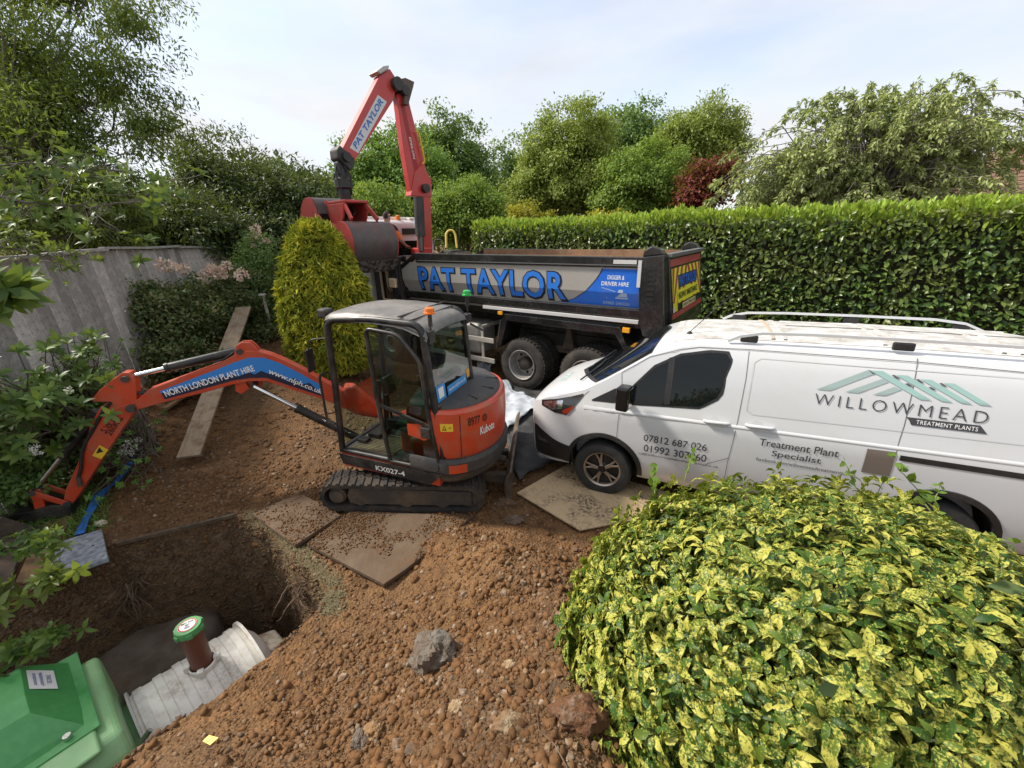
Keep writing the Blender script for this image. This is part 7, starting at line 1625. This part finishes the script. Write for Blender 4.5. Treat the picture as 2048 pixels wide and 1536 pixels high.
# whorls: shoot tips over the dome
nw = 4300; xs2 = AU.x+1.20*r.uniform(-1, 1, nw*3); ys2 = AU.y+1.0*r.uniform(-1, 1, nw*3); hh_ = auh(xs2, ys2); ok = hh_ > .12; xs2, ys2, hh_ = xs2[ok][:nw], ys2[ok][:nw], hh_[ok][:nw]
e = .02; gxn = -(auh(xs2+e, ys2)-auh(xs2-e, ys2))/(2*e); gyn = -(auh(xs2, ys2+e)-auh(xs2, ys2-e))/(2*e); N = unit(np.stack([np.clip(gxn, -3, 3), np.clip(gyn, -3, 3), np.ones(len(xs2))], 1))
# extra whorls down the steep flanks
nf = 3400; th = r.uniform(0, 2*np.pi, nf); zf = 1.25*r.random(nf); kx = np.sign(np.cos(th))*np.abs(np.cos(th))**.83; ky = np.sign(np.sin(th))*np.abs(np.sin(th))**.83; sh = (1-(zf/1.55)**2.8)**.42
fxp = AU.x+1.20*kx*sh; fyp = AU.y+1.0*ky*sh; Nf = unit(np.stack([np.cos(th), np.sin(th), .35*np.ones(nf)], 1))
WX = np.concatenate([np.stack([xs2, ys2, hh_+.15+r.normal(0, .03, len(xs2))], 1), np.stack([fxp, fyp, zf+.15], 1)]); WN_ = np.concatenate([N, Nf])
WX = WX + WN_*(r.normal(-.02, .07, len(WX)))[:, None]
per = 6; m_ = len(WX); ci = np.repeat(np.arange(m_), per); ang = np.tile(np.arange(per)*2*np.pi/per, m_)+np.repeat(r.uniform(0, 6.28, m_), per)+r.normal(0, .25, m_*per)
t1 = unit(np.cross(WN_, np.array([.3, .5, .8]))); t2 = np.cross(WN_, t1)
rd = t1[ci]*np.cos(ang)[:, None]+t2[ci]*np.sin(ang)[:, None]; tiltv = r.uniform(.1, 1.0, m_*per)
axl = unit(rd+WN_[ci]*tiltv[:, None]+np.array([0, 0, -.12])); nml = unit(WN_[ci]-rd*tiltv[:, None]*.7+np.array([0, 0, .25])+rdir(r, m_*per)*.2)
Ll = np.repeat(.066*(.6+.75*r.random(m_)), per)*np.where(np.repeat(WX[:, 2], per) < .90, 1.75, 1.0)*(.65+.5*r.random(m_*per)); pl_ = WX[ci]+rd*.012
dist = np.linalg.norm(pl_-np.array(CAM), axis=1); facing = ((np.array(CAM)-pl_)*WN_[ci]).sum(1)/dist
dq_ = pl_-np.array(CAM); zc_ = dq_@np.array(_fw); uu = 1024+FPX*(dq_@np.array(_rt))/np.maximum(zc_, .05); vv = 768-FPX*(dq_@np.array(_up))/np.maximum(zc_, .05)
keep = dist > .62; good = keep & (uu > 1130) & (uu < 2040) & (vv > 930) & (vv < 1530) & (facing > .2)
cand = np.where(good)[0]; cand = cand[np.argsort(-(Ll/dist)[cand])][:295]; msk = keep.copy(); msk[cand] = False
o0 = np.array([AU.x, AU.y, .15])
for lab_, mk_, shp in (('leaves', msk & (dist < 1.7), 'fine'), ('far_leaves', msk & (dist >= 1.7), 'oval')):
    V, F = leafset(pl_[mk_]-o0, axl[mk_], nml[mk_], Ll[mk_], Ll[mk_]*(.34+.16*r.random(mk_.sum())), shp, .17, .24); o = npmesh(lab_, V, F, AUL, auc, True); o['kind'] = 'stuff'
lm = leafobj_mesh('leaf', AUL, .43, .16, .22)
for i in cand: place_leaf(lm, 'leaf', auc, pl_[i]-o0, axl[i], nml[i], float(Ll[i]))
b = B(); rr3 = np.random.default_rng(3)
for i in range(0, m_, 14):
    limb(b, rr3, Vector((rr3.uniform(-.5, .5), rr3.uniform(-.4, .4), -.1)), Vector(WX[i]-o0)-Vector(WN_[i])*.01, .012, .004, .1, 5)
b.obj('stems', P('aucuba_stem', (.06, .075, .03), .7), auc, smooth=60)['kind'] = 'stuff'
# inner, older leaves fill the bush
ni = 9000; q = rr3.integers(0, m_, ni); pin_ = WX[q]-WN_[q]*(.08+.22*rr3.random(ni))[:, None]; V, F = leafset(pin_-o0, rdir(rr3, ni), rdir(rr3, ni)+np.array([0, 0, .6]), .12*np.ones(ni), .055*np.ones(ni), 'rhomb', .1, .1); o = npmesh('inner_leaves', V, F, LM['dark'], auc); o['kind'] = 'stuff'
# -- climbing shoots through the bush
VIN = leafmat('vine_leaf', [(.10, .20, .03), (.15, .26, .045), (.19, .29, .06)], .45, .45, .3); VST = P('vine_stem', (.20, .24, .07), .6)
def vine(pix, label, seed, Ls=.075, r0=.004, every=1):
    r = np.random.default_rng(seed); pts = [atdepth(*p) for p in pix]; base = pts[0]; root = empty('climbing_shoot', base); tag(root, label, 'climber')
    PP = []
    for i in range(len(pts)-1):
        for k in range(4): PP.append(pts[i].lerp(pts[i+1], k/4)+Vector((r.normal(), r.normal(), r.normal()))*.004)
    PP.append(pts[-1]); b = B(); b.tube([p-base for p in PP], [r0*(1-.6*i/len(PP)) for i in range(len(PP))], 5); b.obj('stem', VST, root, smooth=60)
    lmv = leafobj_mesh('leaf', VIN, .62, .08, .1)
    for i in range(2, len(PP), 2):
        for k in range(3):
            a = rdir(r, 1)[0]*.9+np.array([0, 0, .15]); nrm_ = np.array([0, -.4, .9])+rdir(r, 1)[0]*.5
            place_leaf(lmv, 'leaf', root, PP[i]-base, a, nrm_, Ls*r.uniform(.6, 1.2)*(1-.5*i/len(PP)+.2))
vine([(1860, 1020, 2.6), (1840, 985, 2.6), (1800, 940, 2.6), (1775, 910, 2.62)], 'tall climbing shoot in front of the fuel flap of the van', 1)
vine([(1720, 985, 2.7), (1700, 950, 2.7), (1690, 925, 2.7)], 'short climbing shoot on the far edge of the bush', 2, .06)
vine([(1880, 1040, 2.5), (1870, 1000, 2.5), (1880, 970, 2.5)], 'upright shoot before the rear wheel arch', 3, .06)
vine([(1850, 1010, 2.5), (1880, 1050, 2.45), (1950, 1075, 2.4), (2030, 1085, 2.35), (2090, 1085, 2.3)], 'horizontal climbing shoot trailing across the van rear wheel', 4, .06)
vine([(1310, 985, 2.7), (1305, 955, 2.7), (1315, 930, 2.7)], 'climbing shoot by the van front door lettering', 5, .07)
vine([(1370, 960, 2.7), (1380, 925, 2.7), (1385, 905, 2.7)], 'thin shoot over the phone number on the van', 6, .05)
vine([(1850, 1080, 2.0), (1900, 1140, 1.8), (1960, 1210, 1.7), (1990, 1300, 1.6), (2020, 1380, 1.5)], 'long pale runner lying over the top of the bush', 7, .085)
vine([(1360, 1130, 2.2), (1345, 1090, 2.25), (1400, 1105, 2.2)], 'broad dark leaves of a climber among the bush top', 8, .1)
# -- roses and shrubs by the fence
ROS = leafmat('rose_leaf', [(0.0571, 0.0941, 0.037), (0.0924, 0.1378, 0.0504), (0.1428, 0.1764, 0.0706), (0.2016, 0.1764, 0.0756)], .55, .25, .25)
tree('rose_bush', 'sprawling rose bush with pink blooms against the fence', gbase(400, 8.4), [E_(400, 640, 8.6, 110, 75, 60), E_(320, 630, 7.6, 100, 60, 60), E_(460, 590, 9.0, 80, 50, 45), E_(520, 680, 8.9, 50, 60, 40), E_(280, 600, 7.4, 60, 35, 40), E_(360, 715, 7.4, 90, 40, 50), E_(440, 700, 8.8, 60, 50, 40)], 560, 90, .070, .042, ROS, 81, .15, .75, .75, trunk=.04, limbs=30, limbr=.012, cat='shrub')
tree('rose_bush', 'taller climbing rose in front of the far fence', gbase(515, 9.5), [E_(515, 540, 9.5, 50, 60, 45), E_(530, 620, 9.5, 50, 60, 45), E_(515, 480, 9.5, 22, 20, 20)], 190, 90, .055, .03, LM['deep'], 82, .15, .6, .4, trunk=.03, limbs=16, limbr=.01, cat='shrub')
PINK = leafmat('rose_petal', [(.78, .55, .50), (.86, .74, .68), (.82, .64, .52), (.74, .42, .36)], .6, .3, .2)
WPET = leafmat('white_petal', [(.60, .60, .56), (.72, .72, .70)], .6, .3, .2)
def bloom(u, v, Z, R0, mat, label, nm_, grp, seed, n=60):
    r = np.random.default_rng(seed); c = atdepth(u, v, Z); d = rdir(r, n); d[:, 1] -= .3; p = d*R0*(r.random((n, 1))**.5); V, F = leafset(p, unit(d+rdir(r, n)*.5), rdir(r, n), R0*.55*np.ones(n), R0*.5*np.ones(n), 'rhomb', .2, .1)
    o = npmesh(nm_, V, F, mat); o.location = c; tag(o, label, 'flower', grp)
for i, (u, v, Z, rr_) in enumerate(((333, 530, 7.7, 0.120), (352, 535, 7.7, 0.084), (367, 538, 7.7, 0.096), (424, 537, 8.0, 0.088), (437, 545, 8.0, 0.125), (434, 543, 8.0, 0.088), (450, 549, 8.0, 0.075), (455, 532, 8.0, 0.088), (411, 558, 8.0, 0.100), (485, 549, 8.0, 0.112), (420, 542, 8.0, 0.075), (408, 545, 8.0, 0.062))):
    bloom(u, v, Z, rr_, PINK, 'pink rose cluster on the sprawling bush', 'rose_bloom', 'roses on the sprawling bush', 200+i)
for i, (u, v, Z, rr_) in enumerate(((513, 458, 9.4, .10), (505, 475, 9.4, .08), (522, 478, 9.4, .09), (535, 482, 9.4, .06), (508, 492, 9.3, .05))):
    bloom(u, v, Z, rr_, PINK, 'pale pink rose cluster above the far fence', 'rose_bloom', 'roses on the tall climber', 230+i)
# near-left evergreen shrub with whorled leaves
PIT_L = leafmat('glossy_leaf', [(0.042, 0.09, 0.0192), (0.072, 0.138, 0.0264), (0.114, 0.186, 0.036), (0.156, 0.228, 0.054)], .42, .3, .3)
def whorl_shrub(name, label, spots, seed, Ls, mat, base, cat='shrub', flowers=False):
    r = np.random.default_rng(seed); base = Vector(base); root = empty(name, base); tag(root, label, cat); VV, FF, off = [], [], 0; b = B()
    for (u, v, Z, spread, nn) in spots:
        c = atdepth(u, v, Z); k = Z/FPX
        for _ in range(nn):
            p = np.array(c)+r.normal(size=3)*spread*k*np.array([1, 1, .8]); N = unit((rdir(r, 1)*.6+np.array([[.3, -.5, .7]])))[0]
            per = int(r.integers(6, 10)); ang = np.arange(per)*2*np.pi/per+r.uniform(0, 6); t1 = unit(np.cross(N, [.3, .5, .8])[None])[0]; t2 = np.cross(N, t1)
            rd = t1[None]*np.cos(ang)[:, None]+t2[None]*np.sin(ang)[:, None]; ti = r.uniform(.0, .9, per)[:, None]
            s = Ls*r.uniform(.6, 1.2, per)
            V, F = leafset(np.repeat(p[None], per, 0)-np.array(base), unit(rd+N*ti), unit(N-rd*ti*.7), s, s*.38, 'oval', .12, .12); VV.append(V); FF.append(F+off); off += len(V)
            limb(b, r, Vector((r.normal()*.1, r.normal()*.1, 0)), Vector(p)-base, .010, .004, .2, 5, .05)
    o = npmesh('leaves', np.concatenate(VV), np.concatenate(FF), mat, root); o['kind'] = 'stuff'; b.obj('stems', BARK, root, smooth=60)['kind'] = 'stuff'; return root
lb_ = onz(40, 1010, .1); lb_ = Vector((-5.75, 4.9, .3))
whorl_shrub('evergreen_shrub', 'glossy evergreen shrub between the fence and the digger arm', [(120, 690, 4.6, 28, 9), (175, 700, 4.8, 22, 6), (60, 790, 4.2, 48, 28), (15, 930, 4.6, 26, 12), (-10, 850, 4.2, 40, 20), (140, 800, 4.6, 50, 22), (20, 870, 4.2, 40, 24), (95, 860, 4.5, 32, 14), (165, 750, 5.0, 36, 14), (10, 760, 4.0, 36, 14)], 91, .125, PIT_L, lb_)
whorl_shrub('evergreen_shrub', 'low white flowering shrub by the blue strap', [(235, 900, 5.4, 35, 26), (265, 870, 5.8, 30, 22), (220, 950, 5.0, 30, 18), (200, 720, 6.0, 40, 30), (180, 840, 5.6, 40, 26), (240, 790, 6.2, 30, 20)], 92, .055, LM['green'], Vector((-5.3, 5.2, .2)))
for i, (u, v, Z) in enumerate(((258, 885, 5.3), (270, 893, 5.3), (250, 895, 5.2), (262, 905, 5.2), (245, 905, 5.2), (278, 880, 5.4), (205, 718, 5.8), (215, 722, 5.8), (193, 712, 5.8), (222, 735, 5.8), (140, 780, 4.1), (70, 895, 3.9), (75, 905, 3.9))):
    bloom(u, v, Z, .035, WPET, 'small white flower cluster on the low shrub', 'white_bloom', 'white flowers beside the digger arm', 260+i, 30)
tree('leafy_shrub', 'dark tangled shrub against the fence behind the digger bucket', Vector((-5.45, 4.7, .2)), [E_(60, 850, 4.85, 75, 75, 30), E_(-10, 910, 4.6, 60, 80, 30), E_(130, 800, 5.1, 60, 55, 30), E_(170, 890, 5.3, 45, 50, 25), E_(40, 960, 4.75, 60, 40, 25)], 260, 80, .07, .036, LM['deep'], 95, .12, .6, .4, trunk=.03, limbs=24, limbr=.01, cat='shrub')
# leafy branch hanging in front of the fence, from the left
def spray(name, label, path, seed, Ls, mat, cat='branch', per=5, r0=.012, spread=.16, sub=2):
    r = np.random.default_rng(seed); pts = [atdepth(*p) for p in path]; base = pts[0]; root = empty(name, base); tag(root, label, cat); PP = []
    for i in range(len(pts)-1):
        for k in range(5): PP.append(pts[i].lerp(pts[i+1], k/5)+Vector((r.normal(), r.normal(), r.normal()))*.008)
    PP.append(pts[-1]); b = B(); b.tube([p-base for p in PP], [r0*(1-.75*i/len(PP)) for i in range(len(PP))], 6); VV, FF, off = [], [], 0
    tips = []
    for i in range(2, len(PP)):
        for _ in range(sub):
            q = PP[i]+Vector((r.normal(), r.normal(), r.normal()*.8))*spread; limb(b, r, PP[max(0, i-2)]-base, q-base, r0*.4, .003, .15, 4); tips.append(q)
    tips.append(PP[-1])
    for q in tips:
        n = int(r.integers(per, per+4)); N = unit(rdir(r, 1)*.7+np.array([[.4, -.4, .6]]))[0]; ang = np.arange(n)*2*np.pi/n; t1 = unit(np.cross(N, [.3, .5, .8])[None])[0]; t2 = np.cross(N, t1); rd = t1[None]*np.cos(ang)[:, None]+t2[None]*np.sin(ang)[:, None]; ti = r.uniform(.1, .9, n)[:, None]; s = Ls*r.uniform(.6, 1.25, n)
        V, F = leafset(np.repeat(np.array(q-base)[None], n, 0), unit(rd+N*ti), unit(N-rd*ti*.7+rdir(r, n)*.2), s, s*.36, 'oval', .12, .12); VV.append(V); FF.append(F+off); off += len(V)
    o = npmesh('leaves', np.concatenate(VV), np.concatenate(FF), mat, root); o['kind'] = 'stuff'; b.obj('branch_wood', BARKG, root, smooth=60)['kind'] = 'stuff'
spray('leafy_branch', 'long bare stemmed branch with leaf rosettes reaching over the fence', [(-60, 385, 4.0), (80, 408, 4.3), (180, 415, 4.6), (270, 405, 4.9), (320, 375, 5.1)], 101, .13, PIT_L, spread=.28, sub=3)
spray('leafy_branch', 'upper leaf branch crossing in front of the big tree', [(-60, 330, 4.2), (60, 325, 4.5), (160, 335, 4.8), (250, 345, 5.2)], 102, .12, PIT_L, spread=.26, sub=3)
spray('leafy_branch', 'thin low branch lying on the fence capping', [(-60, 480, 4.6), (40, 500, 4.9), (110, 515, 5.1), (150, 505, 5.2)], 103, .08, LM['ash'], spread=.2, sub=3)
spray('leafy_sprig', 'dark green leaf sprig close to the lens before the fence', [(-60, 640, 1.5), (-10, 610, 1.5), (15, 590, 1.5), (22, 575, 1.5)], 104, .10, PIT_L, 'sprig', 4, .005, .03, 1)
LIME = leafmat('lime_leaf', [(.10, .155, .03), (.15, .20, .045), (.19, .24, .07)], .4, .4, .4)
spray('leafy_sprig', 'light green sprig hanging over the pit in front of the grey slab', [(-60, 1220, 2.9), (20, 1190, 3.0), (70, 1165, 3.05), (125, 1140, 3.1)], 105, .105, LIME, 'sprig', 4, .006, .06, 2)
spray('leafy_sprig', 'green sprig above the muddy board at the bucket', [(-40, 1110, 3.1), (30, 1095, 3.2), (80, 1085, 3.2), (110, 1080, 3.2)], 106, .085, PIT_L, 'sprig', 4, .005, .05, 2)
spray('leafy_sprig', 'green sprig rooted in the pit wall below the slab', [(-40, 1350, 2.9), (40, 1300, 3.0), (80, 1275, 3.05), (120, 1270, 3.1)], 107, .085, PIT_L, 'sprig', 4, .005, .05, 2)
r_ = np.random.default_rng(6); n = 2600
uu = r_.uniform(-20, 210, n); vv = r_.uniform(850, 1060, n); pts = np.array([onz(a, c, .12) for a, c in zip(uu, vv)]); k = (pts[:, 0] < -4.6) & (pts[:, 1] < 7); pts = pts[k]; pts[:, 2] = gz(pts[:, 0], pts[:, 1])
g = blades('rough_grass', pts, .22, .005, LM['green'], 5, droop=.5); tag(g, 'rough grass and weeds under the shrubs by the fence', 'grass', kind='stuff')
# white post beside the yew
wp_ = onz(560, 735, .3); b = B(); b.tube([(0, 0, 0), (0, 0, .85)], .03, 8); b.box((-.02, 0, .86), (.12, .1, .03)); o = b.obj('marker_post', P('post_white', (.55, .53, .48), .6, dirt=(.2, .2, .15), dirtamt=.5), None); o.location = (wp_.x, wp_.y, gz1(wp_.x, wp_.y, False)); tag(o, 'pale capped post standing at the left foot of the yew', 'post')
# house roof at the right edge
hb = empty('house', (38.0, 22.0, 0)); tag(hb, 'brown tiled house roof just showing above the hedge', 'house')
hp0 = atdepth(2075, 330, 26); HTile = P('roof_tile', (.16, .085, .055), .85, c2=(.10, .06, .045), scale=10, bump=.6, bscale=20)
hb.location = (hp0.x, hp0.y, 0)
b = B(); b.b2((-1.2, -3, 0), (8, 5, 4.6)); b.obj('wall', P('house_wall', (.35, .25, .19), .9, c2=(.28, .18, .13), scale=14), hb)
b = B(); b.prism([(-1.9, 4.3), (3.4, 8.4), (8.7, 4.3), (8.5, 4.2), (3.4, 8.1), (-1.8, 4.1)], lambda a, e, d: (a, d, e), -3.6, 5.6); b.obj('roof', HTile, hb)
for k in range(16):
    t = k/16; b = B(); b.box((-1.9+5.3*t, 1.0, 4.36+4.1*t), (.34, 9.1, .05), Matrix.Rotation(-math.atan2(4.1, 5.3), 3, 'Y')); b.obj('tile_course', HTile, hb)
# ================================================================ sheets, person
def sheet(name, pix, z, mat, label, cat, amp, seed, fine=4, n=26):
    """draped sheet over the ground, corners given in pixels (4, in order)"""
    c = [onz(u, v, z) for u, v in pix]; b = B()
    def f(i, j):
        a, e = i/(n-1), j/(n-1); p = (c[0]*(1-a)+c[1]*a)*(1-e)+(c[3]*(1-a)+c[2]*a)*e
        q = Vector((p.x*fine, p.y*fine, seed)); h = mnoise.noise(q)+.5*mnoise.noise(q*2.3)+.3*abs(mnoise.noise(q*4.1))
        e2 = Vector((mnoise.noise(q*1.3+Vector((9, 0, 0))), mnoise.noise(q*1.3+Vector((0, 9, 0))), 0))*.07
        return p+e2+Vector((0, 0, amp*(h+.9)))
    b.grid(n, n, f); o = b.obj(name, mat, None, smooth=70); md = o.modifiers.new('t', 'SOLIDIFY'); md.thickness = .004; tag(o, label, cat); return o
BAGM = P('bulk_bag', (.46, .49, .53), .5, c2=(.38, .42, .48), scale=6, bump=.2, bscale=10)
sheet('bulk_bag', [(955, 805), (1000, 765), (1080, 812), (1012, 870)], .04, BAGM, 'crumpled white woven bag on the ground behind the digger', 'bag', .085, 3, 2.6, 36)
sheet('bulk_bag', [(948, 762), (958, 728), (982, 738), (978, 765)], .05, BAGM, 'small white sack beside the truck tank', 'bag', .10, 5, 5)
sheet('membrane_sheet', [(1035, 965), (985, 765), (1120, 755), (1130, 915)], .02, P('membrane', (.030, .032, .034), .6, c2=(.075, .072, .068), scale=5, lo=.45, hi=.7, bump=.25, bscale=30), 'black ground membrane laid between the van and the truck', 'sheet', .035, 8, 3, 40)
# -- crane operator, standing on the deck, mostly behind the grab
hp = atdepth(772, 428, 9.95); ang = math.atan2(-.3, -1)
per = empty('person', (hp.x, hp.y, 1.52+.02)); tag(per, 'person in orange hi-vis vest and dark top standing behind the grab', 'person')
H = hp.z+.10-1.54
def skinbody():
    me = bpy.data.meshes.new('body'); 
    k = H/1.78
    J = {'pel': (0, 0, .95, .15, .11), 'sp1': (0, 0, 1.12, .145, .105), 'sp2': (0, 0, 1.30, .17, .115), 'nk0': (0, 0, 1.47, .085, .07), 'nk': (0, 0, 1.53, .055, .055), 'h0': (0, -.01, 1.60, .07, .08), 'h1': (0, -.01, 1.68, .078, .092), 'h2': (0, 0, 1.75, .05, .06),
         'ls': (-.18, 0, 1.42, .065, .065), 'le': (-.27, -.06, 1.17, .048, .048), 'lw': (-.20, -.27, 1.06, .034, .034), 'lh': (-.17, -.36, 1.04, .04, .022),
         'rs': (.18, 0, 1.42, .065, .065), 're': (.29, -.08, 1.18, .05, .05), 'rw': (.30, -.26, 1.02, .034, .034), 'rh': (.30, -.35, 1.0, .04, .022),
         'lhp': (-.09, 0, .90, .095, .095), 'lk': (-.10, -.03, .50, .065, .065), 'la': (-.10, .02, .10, .045, .045), 'lf': (-.10, -.16, .04, .045, .035),
         'rhp': (.09, 0, .90, .095, .095), 'rk': (.11, -.03, .50, .065, .065), 'ra': (.12, .02, .10, .045, .045), 'rf': (.12, -.16, .04, .045, .035)}
    E = [('pel', 'sp1'), ('sp1', 'sp2'), ('sp2', 'nk0'), ('nk0', 'nk'), ('nk', 'h0'), ('h0', 'h1'), ('h1', 'h2'), ('nk0', 'ls'), ('ls', 'le'), ('le', 'lw'), ('lw', 'lh'), ('nk0', 'rs'), ('rs', 're'), ('re', 'rw'), ('rw', 'rh'), ('pel', 'lhp'), ('lhp', 'lk'), ('lk', 'la'), ('la', 'lf'), ('pel', 'rhp'), ('rhp', 'rk'), ('rk', 'ra'), ('ra', 'rf')]
    for s, sg in (('l', -1), ('r', 1)):
        h = J[s+'h']
        for fi, (dx, ln_, dn) in enumerate(((-.03, .065, .0), (-.01, .075, -.01), (.012, .07, -.01), (.032, .055, -.005))):
            a = s+'f%d' % fi; J[a+'a'] = (h[0]+dx, h[1]-.04, h[2], .010, .010); J[a+'b'] = (h[0]+dx, h[1]-.04-ln_*.5, h[2]+dn-.015, .009, .009); J[a+'c'] = (h[0]+dx, h[1]-.04-ln_*.8, h[2]+dn-.045, .008, .008); E += [(s+'h', a+'a'), (a+'a', a+'b'), (a+'b', a+'c')]
        J[s+'t1'] = (h[0]-sg*.045, h[1]+.0, h[2]-.01, .011, .011); J[s+'t2'] = (h[0]-sg*.055, h[1]-.04, h[2]-.03, .009, .009); E += [(s+'h', s+'t1'), (s+'t1', s+'t2')]
    ks = list(J); me.from_pydata([tuple(c*k for c in J[q][:3]) for q in ks], [(ks.index(a), ks.index(b_)) for a, b_ in E], [])
    o = bpy.data.objects.new('tmp', me); sc.collection.objects.link(o); md = o.modifiers.new('s', 'SKIN'); md.use_smooth_shade = True
    sv = me.skin_vertices[0].data
    for i, q in enumerate(ks): sv[i].radius = (J[q][3]*k, J[q][4]*k)
    sv[ks.index('pel')].use_root = True
    o.modifiers.new('ss', 'SUBSURF').levels = 2; o.modifiers['ss'].render_levels = 2
    m2 = bpy.data.meshes.new_from_object(o.evaluated_get(bpy.context.evaluated_depsgraph_get())); bpy.data.objects.remove(o)
    return m2, k
m2, k = skinbody()
SKIN = P('skin', (.48, .27, .19), .55); DTOP = P('navy_top', (.012, .014, .022), .85); ORV = P('hi_vis_orange', (.85, .17, .02), .7, bump=.2, bscale=20); TRS = P('work_trousers', (.03, .032, .036), .9); BOOT = P('boots', (.03, .02, .014), .7); HAIR = P('hair_dark', (.035, .025, .02), .8, bump=.6, bscale=90)
m2.name = 'body'
mats = [SKIN, DTOP, ORV, TRS, BOOT, HAIR]
mi = []
for pl in m2.polygons:
    c = pl.center/k; q = 0
    ax_ = abs(c.x)
    if c.z < .12: q = 4
    elif c.z < .98 and not (ax_ > .15 and c.y < -.05): q = 3
    elif c.z > 1.54: q = 5 if (c.z > 1.70 or (c.y > .02 and c.z > 1.60)) else 0
    elif ax_ > .17 and c.z > 1.20: q = 2 if c.z < 1.36 else 1
    elif ax_ > .20 or c.y < -.16: q = 0
    elif 1.0 <= c.z <= 1.46: q = 2
    else: q = 1 if c.z < 1.52 else 0
    mi.append(q)
bo = mkobj('body', m2, mats, per, smooth=80, mi=mi)
fb = B()
for sx_ in (-1, 1):
    fb.lathe([(-.008, 0), (-.006, .009), (0, .012), (.006, .009), (.008, 0)], (sx_*.032*k, -.092*k, 1.675*k), (0, 1, 0), 10)
fb.obj('eye', P('eye', (.05, .035, .03), .2), per, smooth=60)['kind'] = 'stuff'
fb = B(); fb.tube([(0, -.095*k, 1.68*k), (0, -.112*k, 1.645*k), (0, -.10*k, 1.635*k)], [.008, .014, .01], 8); fb.obj('nose', SKIN, per, smooth=60)
for sx_ in (-1, 1): fb = B(); fb.lathe([(-.01, .0), (-.008, .022), (.004, .028), (.008, .015), (.008, 0)], (sx_*.079*k, .0, 1.665*k), (1, 0, 0), 12); fb.obj('ear', SKIN, per, smooth=60)
fb = B(); fb.box((0, -.093*k, 1.612*k), (.045, .008, .008)); fb.obj('mouth', P('lip', (.35, .13, .11), .5), per)
per.rotation_euler = (0, 0, R(155))
